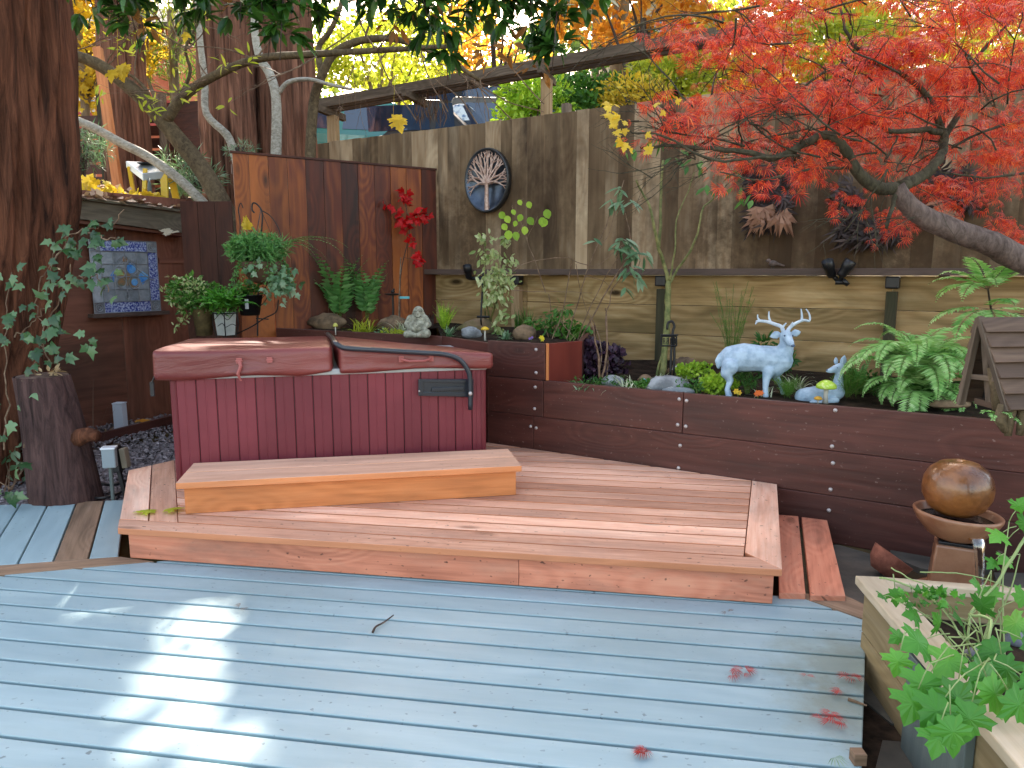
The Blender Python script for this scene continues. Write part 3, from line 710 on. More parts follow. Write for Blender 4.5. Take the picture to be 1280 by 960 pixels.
mb.tube([loc(.02,-.94),loc(0,-.6),loc(.01,-.25),loc(0,-.08)],[.03,.024,.02,.024],6)
def br(x,y,a,L,r,dep):
    x2,y2=x+math.sin(a)*L,y+math.cos(a)*L
    rad=math.hypot(x2,y2)
    if rad>.93: L*=.6; x2,y2=x+math.sin(a)*L,y+math.cos(a)*L
    if math.hypot(x2,y2)>.98: return
    mb.tube([loc(x,y),loc((x+x2)/2+U(-.01,.01),(y+y2)/2),loc(x2,y2)],[r,r*.85,r*.7],4)
    if dep: 
        for da in (-.32,.30): br(x2,y2,a+da+U(-.12,.12),L*U(.66,.85),r*.66,dep-1)
for a in (-1.5,-1.05,-.62,-.2,.22,.62,1.05,1.45): br(0,-.1,a,.33,.021,4)
M['copper']=plain('dull_copper',(.42,.27,.21),.45,(.60,.45,.38),30,met=.3); mb.build('metal_tree',M['copper'],art)

# ================================================================ left stained fence
lroot=T('stained_fence','tall reddish brown stained fence panel left of the weathered fence','fence',flat(LP(420,400),.5))
Ls=(lN-fL).length; mb=MB(); s=.0; random.seed(14)
def lp(s,off=0): return flat(fL+ld*s+ln*off)
while s<Ls-.05:
    w_=min(.19,Ls-s) if Ls-s>.25 else Ls-s; 
    board(mb,lp(s,U(-.004,.004)),lp(s+w_-.004,U(-.004,.004)),.3,HL-.01+U(-.003,.003),.02,ln); s+=w_
mb.build('fence_boards',M['redfence'],lroot,bevel=.002)
mb=MB(); board(mb,lp(-.02,.012),lp(Ls+.02,.012),HL-.008,HL+.012,.05,ln); board(mb,lp(0,-.03),lp(Ls,-.03),HL-.2,HL-.11,.04,ln); mb.build('cap_board',M['brownfence'],lroot)
# lower brown section, left of it
r2=T('low_brown_fence','lower dark brown fence section between the shed and the stained fence','fence',flat(LP(265,400),0))
d2=flat(SP(236,290))-flat(LP(292,300)); p_=flat(LP(292,300)); n2_=V((d2.y,-d2.x,0)).normalized(); n2_=n2_ if n2_.y<0 else -n2_
q_=flat(atc(236,300,(LP(292,300)-CP).dot(FW)*1.0)); d2=q_-p_; n2_=V((d2.y,-d2.x,0)).normalized(); n2_=n2_ if n2_.y<0 else -n2_
hz=atc(262,252,(p_+V((0,0,2))-CP).dot(FW)).z; mb=MB(); N_=3
for i in range(N_): board(mb,p_+d2*(1.15*i/N_)+d2.normalized()*.002,p_+d2*(1.15*(i+1)/N_)-d2.normalized()*.002,-.1,hz,.02,n2_)
mb.build('fence_boards',M['brownfence'],r2,bevel=.002)

# ================================================================ shed
shed=T('garden_shed','dark brown plywood garden shed with a low leaf covered roof at left','shed',flat((sA+sB)/2,-.1))
Sx0=sA-sd*2.6; Sx1=flat(SP(235,300))
def sp(px): return flat(SP(px,340))
mb=MB(); j1=sp(148)
board(mb,flat(Sx0),j1-sd*.004,-.12,2.4,.03,sn); board(mb,j1+sd*.004,Sx1,-.12,2.4,.03,sn)
q=Sx1-sn*2.2; board(mb,Sx1-sn*.031,q,-.12,2.3,.03,sd)
mb.build('wall',M['plywood'],shed,bevel=.002)
mb=MB(); g0=sp(199); board(mb,g0+sn*.012,Sx1+sn*.012,1.66,1.72,.011,sn); mb.build('batten',M['plywood'],shed)
# eave boards along the shed face, falling to the right
def eave(px0,y0a,y0b,px1,y1a,y1b,off,th,mat,name):
    P=[SP(px0,y0b,off),SP(px1,y1b,off),SP(px1,y1a,off),SP(px0,y0a,off)]; d=P[1]-P[0]
    P[0]=P[0]-(P[1]-P[0])*.8; P[3]=P[3]-(P[2]-P[3])*.8
    mb=MB(); mb.prism(P,-sn*th,d); return mb.build(name,mat,shed,bevel=.003)
eave(72,247,270,235,267,292,.16,.03,M['shedboard'],'fascia_board')
eave(72,271,276,233,293,296,.13,.15,M['plywood'],'soffit')
P0,P1=SP(72,246,.19),SP(236,266,.19); P0=P0-(P1-P0)*.8
rz=V((0,0,.50))-sn*2.3
mb=MB(); mb.prism([P0,P1,P1+rz,P0+rz],(0,0,.02),P1-P0); roof=mb.build('roof',M['shedboard'],shed)
# leaf litter on the roof
mb=MB(); rb=lambda u,v: P0+(P1-P0)*u+rz*v+V((0,0,.025))
n=900; pos=[tuple(rb(.35+.65*rng.random(),rng.random()**1.6)+V((0,0,U(0,.03)))) for _ in range(n)]
mb.leaves(QUAD,pos,rdir(n)*np.array([1,1,.25]),rdir(n)*.5+np.array([0,0,1]),.05+.06*rng.random(n))
tag(mb.build('roof_leaf_litter',leafmat('litter',[(.14,.08,.05),(.40,.24,.16),(.62,.48,.36),(.6,.35,.12)],.7,.1)),'brown and tan fallen leaves covering the shed roof','leaf litter',kind='stuff')
mb=MB(); 
for (x,y,n,r_) in ((118,236,14,.13),(95,240,12,.11),(160,246,12,.15),(180,250,12,.13),(135,242,8,.13)):
    cc=SP(x,y,-.25)
    for i in range(n):
        p=cc+V((U(-r_,r_)*1.2,U(-r_,r_),U(-.03,.05))); mb.leaves(MAPLE,[tuple(p)],rdir(1,.2),rdir(1,.3),U(.10,.15))
tag(mb.build('yellow_leaf_heap',M['l_yellow'],smooth=True),'bright yellow maple leaves heaped on the shed roof','leaf litter',kind='stuff')
# stained glass
gl=[SP(118,392,.05),SP(201,393,.05),SP(199,305,.05),SP(117,297,.05)]
gx=flat(gl[1]-gl[0]).normalized(); gw=(flat(gl[1])-flat(gl[0])).length; gz0=gl[0].z; gz1=(gl[2].z+gl[3].z)/2; gh=gz1-gz0
groot=T('stained_glass_panel','square blue and grey leaded stained glass panel on a ledge of the shed wall','glass panel',flat(gl[0],gz0))
def G(u,v,o=0): return flat(gl[0])+gx*(u*gw)+V((0,0,gz0+v*gh))+sn*o
def gquad(mb,u0,u1,v0,v1,o,th=.006): mb.prism([G(u0,v0,o),G(u1,v0,o),G(u1,v1,o),G(u0,v1,o)],-sn*th,gx)
M['glass']=plain('grey_blue_glass',(.20,.24,.27),.22,(.33,.38,.42),9,spec=.7,isl=.5); M['blueglass']=plain('speckled_blue_glass',(.03,.05,.28),.25,(.45,.55,.75),55,spec=.6,lo=.42,hi=.62)
M['jewel']=plain('bright_blue_glass',(.04,.20,.60),.2,(.20,.48,.75),12,spec=.7); M['amber']=plain('amber_glass',(.30,.17,.08),.3,(.10,.16,.13),25); M['came']=plain('lead_came',(.30,.33,.36),.45,met=.5)
mb=MB(); bu=.15; nb=4
for i in range(nb):
    for j in range(nb): u0,u1=bu+(1-2*bu)*i/nb,bu+(1-2*bu)*(i+1)/nb; v0,v1=bu+(1-2*bu)*j/nb,bu+(1-2*bu)*(j+1)/nb; gquad(mb,u0,u1,v0,v1,0)
for a,b in ((0,0),(1-bu,0),(0,1-bu),(1-bu,1-bu)): gquad(mb,a,a+bu,b,b+bu,0)
gquad(mb,0,bu,bu,1-bu,0)
mb.build('clear_panes',M['glass'],groot)
mb=MB(); gquad(mb,bu,1-bu,1-bu,1,0); gquad(mb,bu,1-bu,0,bu,0); gquad(mb,1-bu,1,bu,1-bu,0); mb.build('blue_border',M['blueglass'],groot)
mb=MB()
def came(pts,r=.004,o=.006): mb.tube([G(u,v,o) for u,v in pts],r,4)
for k in range(nb+1):
    t=bu+(1-2*bu)*k/nb; came([(t,bu),(t,1-bu)]); came([(bu,t),(1-bu,t)])
for t in (0,bu,1-bu,1): came([(t,0),(t,1)]); came([(0,t),(1,t)])
def circ(u,v,r,a0=0,a1=360,n=14): return [(u+r*math.cos(R(a0+(a1-a0)*i/n)),v+r*math.sin(R(a0+(a1-a0)*i/n))) for i in range(n+1)]
for u,v in ((.075,.925),(.925,.925),(.925,.075),(.075,.075)): came(circ(u,v,.05)); came(circ(u,v,.022))
came([(.28,.5),(.36,.62),(.5,.78),(.66,.62),(.85,.47),(.93,.45)]); came([(.28,.5),(.36,.38),(.5,.28),(.64,.36),(.85,.47)])
came(circ(.6,.62,.09)); came(circ(.62,.42,.09)); came(circ(.41,.56,.08)); came(circ(.42,.42,.07)); came(circ(.5,.74,.05)); came(circ(.43,.71,.035)); came(circ(.56,.71,.035)); came([(.5,.78),(.5,.88)]); came([(.5,.28),(.5,.17)]); came(circ(.5,.22,.03))
mb.build('lead_lines',M['came'],groot)
def disc(mb,u,v,r,o=.004,n=14): mb.add([G(u+r*math.cos(2*PI*i/n),v+r*math.sin(2*PI*i/n),o) for i in range(n)],[tuple(range(n))])
for a_ in ((.58,.62,.075),(.62,.42,.05)): mb=MB(); disc(mb,*a_); mb.build('blue_jewel',M['jewel'],groot)
for q_ in (((.68,.5),(.75,.58),(.86,.5),(.74,.38)),((.27,.52),(.33,.6),(.34,.5),(.31,.42))): mb=MB(); mb.add([G(*p,.0045) for p in q_],[(0,1,2,3)]); mb.build('blue_jewel',M['jewel'],groot)
for a_ in ((.42,.54,.06),(.5,.46,.09,.003),(.42,.42,.055),(.5,.74,.04),(.62,.38,.07,.0025)): mb=MB(); disc(mb,*a_); mb.build('amber_glass',M['amber'],groot)
mb=MB(); mb.prism([G(-.06,-.06,.06),G(1.1,-.06,.06),G(1.1,-.005,.06),G(-.06,-.005,.06)],-sn*.11,gx); mb.build('ledge',M['rail'],groot,bevel=.003)
# kick board on the gravel and white stub
mb=MB(); k0,k1=z0(60,560),z0(232,518); k0.z=k1.z=0; board(mb,k0,k1,-.12,.02,.04,V((k1-k0).y*V((1,0,0)))-V((0,(k1-k0).x,0))); tag(mb.build('edging_board',M['maroon'],bevel=.004),'dark brown edging board lying along the gravel below the shed','edging')
st=T('white_post_base','short white painted post base at the foot of the shed wall','post base',z0(151,528))
cb=z0(151,528); mb=MB(); mb.box(cb+V((0,0,.06)),(.05,0,0),(0,.05,0),(0,0,.14)); mb.build('sleeve',M['white'],st,bevel=.006); mb=MB(); mb.box(cb+V((0,0,.206)),(.054,0,0),(0,.054,0),(0,0,.006)); mb.build('cap',M['white'],st,bevel=.004)

# ================================================================ hot tub
a=R(15); tx=V((math.cos(a),math.sin(a),0)); ty=V((-math.sin(a),math.cos(a),0))
FL=atz(222,612,PZ); FL.z=0
k=(607-640)/925; # solve width so that the right edge falls at px 607
lo_,hi_=1.5,2.5
for _ in range(40):
    m_=(lo_+hi_)/2; q=FL+tx*m_+V((0,0,.6)); zc=(q-CP).dot(FW)
    if q.x/zc<k: lo_=m_
    else: hi_=m_
TW=m_; TD=1.35
print('tub',TW,tuple(FL),tuple(FL+tx*TW))
tub=T('hot_tub','maroon hot tub with ribbed cabinet under a folded vinyl cover','hot tub',V((FL.x,FL.y,PZ)))
def tp(u,v,z): return FL+tx*u+ty*v+V((0,0,z))
TS=.925
M['tub']=plain('maroon_cabinet_plastic',(.145,.018,.028),.5,(.195,.029,.040),1.6,spec=.4,isl=.12); M['tub2']=plain('maroon_trim',(.13,.014,.022),.4)
# ribbed cabinet: profile of tongue and groove slats all the way round
mb=MB(); random.seed(2)
def slats(p0,p1,n):
    L=(p1-p0).length; d=(p1-p0)/L; x=0; i=0; n=V(n)
    while x<L-.001:
        w_=[.062,.05,.035,.075][i%4] if False else .118; w_=min(w_,L-x)
        q0,q1=p0+d*(x+.002),p0+d*(x+w_-.002)
        prof=[(0,-.004),(.04,0),(.42,0),(.45,-.002),(.5,-.002),(.53,0),(.96,0),(1,-.004)]
        v=[];f=[]
        for t,o in prof:
            b=q0+(q1-q0)*t+n*o; v+=[V((b.x,b.y,PZ+.02)),V((b.x,b.y,TS-.03))]
        for j in range(len(prof)-1): f.append((2*j,2*j+2,2*j+3,2*j+1))
        mb.add(v,f); x+=w_; i+=1
slats(tp(.03,0,0),tp(TW-.03,0,0),-ty); slats(tp(0,.03,0),tp(0,TD-.03,0),-tx); slats(tp(TW,.03,0),tp(TW,TD-.03,0),tx)
mb.build('cabinet_slats',M['tub'],tub)
mb=MB(); c=tp(TW/2,TD/2,0); mb.box(V((c.x,c.y,(PZ+TS)/2-.01)),tx*(TW/2-.012),ty*(TD/2-.012),(0,0,(TS-PZ)/2-.012)); mb.build('cabinet_core',M['black'],tub)
for u,v in ((0,0),(TW,0),(0,TD),(TW,TD)):
    mb=MB()
    q=tp(u,v,0); su=1 if u==0 else -1; sv_=1 if v==0 else -1
    mb.box(V((q.x,q.y,(PZ+TS)/2-.006))+tx*su*.016+ty*sv_*.016,tx*.020,ty*.020,(0,0,(TS-PZ)/2-.02))
    mb.build('corner_post',M['tub2'],tub,bevel=.012)
mb=MB(); mb.box(V((c.x,c.y,TS-.012)),tx*(TW/2+.012),ty*(TD/2+.012),(0,0,.02)); M['shell']=plain('grey_acrylic',(.42,.45,.46),.3); mb.build('shell_rim',M['shell'],tub,bevel=.01)
mb=MB(); mb.box(V((c.x,c.y,PZ+.012)),tx*(TW/2-.002),ty*(TD/2-.002),(0,0,.012)); mb.build('base_pan',M['black'],tub)
# cover halves (tapered: thick at the fold), sagging front skirt
m_,nt,b=newmat('maroon_vinyl'); tc=nd(nt,'ShaderNodeTexCoord').outputs['Object']; n1_=noise_(nt,tc,1.3,3); n2__=noise_(nt,mapv(nt,tc,(2,2,9)),1,4,.6,1.0); n3=noise_(nt,tc,220,2)
nt.links.new(ramp(nt,n1_,[(.35,(.145,.026,.024)),(.65,(.22,.048,.042))]),b.inputs['Base Color']); b.inputs['Roughness'].default_value=.36; b.inputs['Specular IOR Level'].default_value=.5
bump(nt,b,mth(nt,'ADD',n2__,mth(nt,'MULTIPLY',n3,.06)),.35,.03); M['vinyl']=m_
def cover_half(u0,u1,name,thick0,thick1,sag,seed):
    """rounded slab from u0 to u1 with a loose front skirt"""
    mb=MB(); sd=V((seed,seed*2,0)); NU=36; oh=.05; rows=[]
    prof=[]  # (v, zfrac) closed loop front bottom -> front top -> back top -> back bottom
    V0,V1=-oh,TD+oh
    for v_,zf,kind in [(V0+.015,-.55,'s'),(V0-.005,-.35,'s'),(V0-.012,-.1,'s'),(V0-.008,.15,'b'),(V0-.006,.5,'b'),(V0-.004,.85,'b'),(V0+.012,.97,'t'),(V0+.04,1,'t'),(V0+.3,1,'t'),(TD*.5,1,'t'),(V1-.3,1,'t'),(V1-.03,1,'t'),(V1,.9,'t'),(V1,.3,'b'),(V1,0,'b'),(V1-.02,-.4,'s')]:
        prof.append((v_,zf,kind))
    vs=[]
    for i in range(NU+1):
        t=i/NU; u=u0+(u1-u0)*t; th=thick0+(thick1-thick0)*t
        e=min(t,1-t)*(u1-u0); rnd=max(0,1-e/.03); ins=.012*rnd
        for v_,zf,kd in prof:
            w_=noise.noise(V((u*3.1,v_*3,zf*2))+sd); w2_=noise.noise(V((u*9,zf*6+u*2,1))+sd)
            zz=TS+.012+th*zf if zf>0 else TS+.012+zf*.062*sag(t)
            vv_=v_+(ins if v_<TD/2 else -ins)+(w_*.012+w2_*.006 if kd=='s' or (kd=='b') else 0)*(1 if v_<0 else .3)
            if kd=='b' : zz+=w_*.006
            if kd=='t': zz-=rnd*.012; zz+=.008*noise.noise(V((u*1.5,v_*1.5,3))+sd)
            zz-=(.045+.05*max(0,(u-TW/2)/(TW/2)))*max(0,min(1,v_/TD))*(1 if zf>0 else .3); p=tp(u,vv_,0); vs.append(V((p.x,p.y,zz)))
    m=len(prof); f=[(i*m+j,(i+1)*m+j,(i+1)*m+j+1,i*m+j+1) for i in range(NU) for j in range(m-1)]
    f.append(tuple(range(m))); f.append(tuple(NU*m+j for j in range(m-1,-1,-1)))
    mb.add(vs,f); o=mb.build(name,M['vinyl'],tub,smooth=False)
    for p in o.data.polygons: p.use_smooth=len(p.vertices)==4
    md=o.modifiers.new('sub','SUBSURF'); md.levels=1; md.render_levels=1; md.subdivision_type='CATMULL_CLARK'
    return o
UM=1.03*TW/2-.03
cl=cover_half(-.10,UM-.008,'cover_half',.150,.145,lambda t:1.0-.75*max(0,(t-.80)/.2)+.25*math.sin(t*9),1.0)
cr=cover_half(UM+.008,TW+.06,'cover_half',.145,.075,lambda t:.75+.25*math.sin(t*7+1),5.0)
M['strap']=plain('pinkish_strap',(.36,.10,.09),.5); 
def hand(u,z,L,parent):
    mb=MB(); o=-.072
    for du in (-L/2,L/2): mb.box(tp(u+du,o,z),tx*.016,ty*.004,(0,0,.02))
    mb.tube([tp(u-L/2,o-.008,z),tp(u-L/4,o-.025,z-.012),tp(u+L/4,o-.025,z-.012),tp(u+L/2,o-.008,z)],.009,6); return mb.build('handle',M['strap'],parent,bevel=.002)
def usolve(px,z,off=-.06):
    lo,hi=-.3,2.5
    for _ in range(30):
        m=(lo+hi)/2; q=tp(m,off,z); 
        if q.x/((q-CP).dot(FW))<(px-640)/925: lo=m
        else: hi=m
    return m
z_=TS+.085
hand(usolve(520,TS+.07),TS+.065,.20,cr)
for px in (299,337):
    mb=MB(); u=usolve(px,z_); 
    mb.box(tp(u,-.070,z_),tx*.017,ty*.004,(0,0,.018)); mb.box(tp(u,-.072,z_),tx*.022,ty*.003,(0,0,.004)); st_=mb.build('buckle',M['strap'],cl,bevel=.002)
    if px==299: mb=MB(); mb.tube([tp(u,-.08,z_),tp(u+.01,-.09,z_-.03),tp(u-.01,-.088,z_-.08),tp(u+.005,-.075,z_-.125)],[.009,.011,.011,.006],5); mb.build('strap',M['strap'],cl)
# black clip at the left end
mb=MB(); mb.box(tp(-.10,-.02,TS-.08),tx*.012,ty*.012,(0,0,.045)); mb.tube([tp(-.1,-.03,TS-.04),tp(-.08,-.035,TS),tp(-.03,-.04,TS+.01)],.006,5); mb.build('clip',M['black'],tub,bevel=.004)
# lifter
M['lift']=plain('blue_black_steel',(.012,.017,.027),.32,spec=.6,coat=.2)
zt=TS+.012+.16; o=-.095
uR=usolve(587,.9,o); uM=UM
def upx(px,py,off): # point on plane parallel to the front face at offset
    P=tp(0,off,0); return atp(px,py,P,ty)
pts=path([tp(UM,TD*.62,zt+.01),tp(UM,TD*.3,zt+.012),tp(UM-.0,-.03,zt+.012)],3)+path([upx(432,446,o)*1.0,upx(480,445,o),upx(530,446,o),upx(555,447,o),upx(574,455,o),upx(585,470,o),upx(588,486,o),upx(588,497,o)],3)
pts=path([tp(UM-.02,TD+.02,zt-.045),tp(UM,TD*.3,zt-.004),tp(UM,.0,zt+.008),upx(428,434,-.05),upx(445,436,o),upx(480,438,o),upx(530,441,o),upx(556,443,o),upx(575,450,o),upx(586,466,o),upx(588,486,o),upx(588,512,o)],4)
MB().tube(pts,.017,10).build('lifter_bar',M['lift'],tub,smooth=True)
mb=MB(); q=[upx(523,474,-.03),upx(592,474,-.03),upx(592,497,-.03),upx(523,494,-.03)]
mb.prism(q,ty*.02,tx); 
for y0_,y1_ in ((474,478),(490,495)): mb.prism([upx(523,y0_,-.04),upx(590,y0_+1,-.04),upx(590,y1_+1,-.04),upx(523,y1_,-.04)],ty*.012,tx)
mb.prism([upx(523,474,-.042),upx(529,474,-.042),upx(529,494,-.042),upx(523,494,-.042)],ty*.012,tx)
mb.build('lifter_bracket',M['lift'],tub,bevel=.003)
mb=MB(); mb.box(upx(560,486,-.045),tx*.11,ty*.008,(0,0,.012)); mb.build('lifter_arm',M['lift'],tub,bevel=.003)
for x,y in ((588,492),(524,489)):
    MB().ball(upx(x,y,-.122 if x>550 else -.045),(.014,.01,.014) if x>550 else (.007,)*3,10).build('bolt',M['bolt'],tub,smooth=True)

# ================================================================ step bench
sr=T('wooden_step','long low fresh orange redwood step box in front of the hot tub','step',atz(430,630,PZ))
g0_,g1_=atz(232,643,PZ),atz(645,619,PZ); sx_=(g1_-g0_).normalized(); sy_=V((-sx_.y,sx_.x,0)); SZ=.385
sl=(g1_-g0_).length; dep=(atz(622,562,SZ)-g0_).dot(sy_)+.0
print('step',sl,dep, tuple(g0_))
def sq(u,v,z): return V((g0_.x,g0_.y,0))+sx_*u+sy_*v+V((0,0,z))
mb=MB()
wv=(dep+.05)/2
for i in range(2): mb.prism([sq(-.035,-.03+i*wv,SZ-.038),sq(sl+.03,-.03+i*wv,SZ-.038),sq(sl+.03,-.03+(i+1)*wv-.005,SZ-.038),sq(-.035,-.03+(i+1)*wv-.005,SZ-.038)],(0,0,.038),sx_)
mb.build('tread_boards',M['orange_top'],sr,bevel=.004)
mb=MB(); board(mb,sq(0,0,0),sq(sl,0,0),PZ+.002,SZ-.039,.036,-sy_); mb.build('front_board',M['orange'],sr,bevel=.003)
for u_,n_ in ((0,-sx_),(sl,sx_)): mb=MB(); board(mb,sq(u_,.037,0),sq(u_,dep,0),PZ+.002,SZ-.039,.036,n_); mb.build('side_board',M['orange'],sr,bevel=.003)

def c0_s(x,y): return z0(x,y)
# ================================================================ fountain
fb=flat(WP(1197,650)); fc=atc(1197,610,3.75); 
fr_=T('ball_fountain','rusty brown ceramic ball fountain pouring water from its bowl on a square pillar','fountain',V((fc.x,fc.y,-.12)))
M['ceram']=plain('wet_brown_glaze',(.10,.032,.008),.30,(.32,.125,.035),7,spec=.6,coat=.35,bmp=.35,bs=26,detail=8,lo=.35,hi=.65); M['ceram2']=plain('brown_glaze_bowl',(.22,.09,.045),.33,(.36,.18,.10),5,spec=.5,coat=.2,bmp=.12,bs=30)
px1=3.75/925; rb_=40*px1
mb=MB(); mb.lathe([(0,-rb_*.93),(rb_*.5,-rb_*.82),(rb_*.8,-rb_*.6),(rb_*.97,-.25*rb_),(rb_,.0),(rb_*.96,.3*rb_),(rb_*.82,.58*rb_),(rb_*.55,.8*rb_),(rb_*.25,.88*rb_),(rb_*.12,.87*rb_),(rb_*.08,.84*rb_),(0,.84*rb_)],40,fc); mb.build('ball',M['ceram'],fr_,smooth=True)
bc=atc(1197,642,3.75); R1=50*px1; hb_=34*px1
Mt=Matrix.Rotation(R(3),3,'Y')
pr=[(R1*.30,-hb_),(R1*.62,-hb_*.8),(R1*.88,-hb_*.35),(R1*.99,-.008),(R1,.006),(R1*.96,.012),(R1*.90,.004),(R1*.82,-hb_*.3),(R1*.55,-hb_*.55),(0,-hb_*.6)]
MB().lathe(pr,48,bc,Mt).build('bowl',M['ceram2'],fr_,smooth=True,bevel=0)
M['water']=plain('water',(.85,.93,.97),.02,trans=1,spec=.5); M['darkwater']=plain('dark_still_water',(.01,.01,.01),.03,spec=.6)
MB().lathe([(0,-.0),(R1*.86,0)],40,bc+V((0,0,-.028)),Mt).build('water_surface',M['darkwater'],fr_)
ct=bc.z-hb_; pw=25*px1
d45=R(28); ex=V((math.cos(d45),-math.sin(d45),0)); ey=V((math.sin(d45),math.cos(d45),0)); 
mb=MB(); v=[]
for z_,w_ in ((-.14,pw*1.12),(ct-.012,pw*.86)):
    for a_,b_ in ((-1,-1),(1,-1),(1,1),(-1,1)): v.append(V((bc.x,bc.y,z_))+ex*w_*a_+ey*w_*b_)
mb.add(v,[(0,3,2,1),(4,5,6,7),(0,1,5,4),(1,2,6,5),(2,3,7,6),(3,0,4,7)]); mb.build('pillar',M['ceram2'],fr_,bevel=.012)
mb=MB(); mb.box(V((bc.x,bc.y,ct-.008)),ex*pw*.75,ey*pw*.75,(0,0,.012)); mb.build('pillar_cap',M['black'],fr_,bevel=.005)
wp=atc(1219,672,3.62); mb=MB(); mb.box(wp+V((0,.03,-.004)),(.033,0,0),(0,.045,0),(0,0,.006)); mb.box(wp+V((-.033,.03,.006)),(.004,0,0),(0,.045,0),(0,0,.014)); mb.box(wp+V((.033,.03,.006)),(.004,0,0),(0,.045,0),(0,0,.014)); mb.build('spout',M['ceram'],fr_,bevel=.002)
mb=MB(); random.seed(8); v=[];f=[];ns=22;nc=10
for i in range(ns+1):
    t=i/ns; cx=wp+V((.012*t,-.02-.05*math.sqrt(t),-.36*t)); w_=.022*(1-t)**.8+.008; th=.004+.003*t
    for k in range(nc):
        an=2*PI*k/nc; v.append(cx+V((w_*math.cos(an)*(1+.25*noise.noise(V((t*9,k,0)))),th*math.sin(an)+.004*noise.noise(V((t*14,k*.7,3))),0)))
f=[(i*nc+k,i*nc+(k+1)%nc,(i+1)*nc+(k+1)%nc,(i+1)*nc+k) for i in range(ns) for k in range(nc)]; mb.add(v,f); mb.build('falling_water',M['water'],fr_,smooth=True)
mb=MB(); cb=V((wp.x,wp.y-.05,-.13)); mb.lathe([(.22,0),(.25,.03),(.27,.10),(.285,.11),(.275,.10),(.24,.05)],40,cb); bas=mb.build('basin',M['ceram2'],fr_,smooth=True)
MB().lathe([(0,0),(.262,0)],36,cb+V((0,0,.075))).build('basin_water',M['darkwater'],fr_)
mb=MB(); mb.prism([V((q.x,q.y,-.145)) for q in (z0(1078,1400),z0(1078,960),z0(1082,770),z0(1100,740),c0_s(1300,740),c0_s(1300,1400))],(0,0,.03)); tag(mb.build('planter_gap_shade',M['soil']),kind='structure')  # dark sheet standing in for the shaded gap between deck and planter
# brown broken pot
bp=atz(1100,722,-.12); mb=MB(); mb.lathe([(.0,0),(.06,.0),(.10,.05),(.115,.12),(.105,.12),(.09,.06),(.0,.02)],18,bp+V((0,0,.03)),Matrix.Rotation(R(35),3,'Y')); tag(mb.build('clay_pot',plain('rough_terracotta',(.16,.05,.03),.9,(.28,.10,.06),14,bmp=.6,bs=25),smooth=True),'brown clay pot lying tipped on the dark flagstones','pot')

# ================================================================ planter box
plr=T('planter_box','wooden planter box with pale top rails at the lower right corner','planter',atz(1200,760,-.2))
ZT=.30; c0=atz(1069,719,ZT); c0.z=0; c1=atz(1275,960,ZT); c1.z=0; c1=c0+(c1-c0)*1.9; c2=atz(1290,736,ZT); c2.z=0; c2=c0+(c2-c0)*2.6
dy_=(c1-c0).normalized(); dx_=(c2-c0).normalized(); px_=V((-dy_.y,dy_.x,0)); px_=px_ if px_.x>0 else -px_
inner=px_
mb=MB(); mb.prism([V((p.x,p.y,ZT-.038)) for p in (c0,c1,c1+px_*.11,c0+px_*.11+dx_*0.02)],(0,0,.038),dy_)
py_=V((dx_.y,-dx_.x,0)); py_=py_ if py_.y<0 else -py_
mb.prism([V((p.x,p.y,ZT-.0385)) for p in (c0+px_*.113,c2,c2+py_*.06,c0+px_*.113+py_*.06)],(0,0,.038),dx_)
mb.build('top_rails',M['planterrail'],plr,bevel=.005)
mb=MB(); off=.03; 
for zl,zh in ((ZT-.23,ZT-.04),(ZT-.43,ZT-.235),(ZT-.62,ZT-.435)): board(mb,c0+px_*off+dy_*.03,c1+px_*off,zl,zh,.03,-px_)
for zl,zh in ((ZT-.23,ZT-.04),(ZT-.43,ZT-.235),(ZT-.62,ZT-.435)): board(mb,c0+px_*(off+.031)+py_*.02,c2+py_*.02,zl,zh,.03,-py_)
mb.build('side_boards',M['planterwood'],plr,bevel=.003)
mb=MB(); ga,gb=atp(1128,900,c0+px_*.0,px_),atp(1207,930,c0+px_*.0,px_); board(mb,flat(ga),flat(gb),-.35,ZT-.05,.028,-px_); mb.build('corner_board',M['slate'],plr,bevel=.003)
mb=MB(); mb.prism([V((p.x,p.y,ZT-.16)) for p in (c0+px_*.08+py_*.06,c1+px_*.08,c1+px_*1.4,c2+py_*.07)],(0,0,.02)); mb.build('soil',M['soil'],plr)
mb=MB(); mb.box(atz(1072,953,.0)+V((0,0,.02)),(.02,0,0),(0,.02,0),(0,0,.02)); tag(mb.build('wood_block',M['deck_bare'],bevel=.002),'small brown wood block at the deck edge in front of the planter','block')
for i,(x,y,s_) in enumerate(((1222,822,.05),(1240,832,.045),(1205,842,.04),(1252,838,.035),(1272,800,.05))):
    p=atz(x,y,ZT-.13); tag(MB().ball(p,(s_,s_*.8,s_*.6),14,.25).build('stone',plain('blue_grey_stone',(.10,.11,.13),.7,(.24,.25,.28),9) if i==0 else bpy.data.materials['blue_grey_stone'],smooth=True),'blue grey stone lying in the planter among the maple stems','stone',group='stones in the planter')
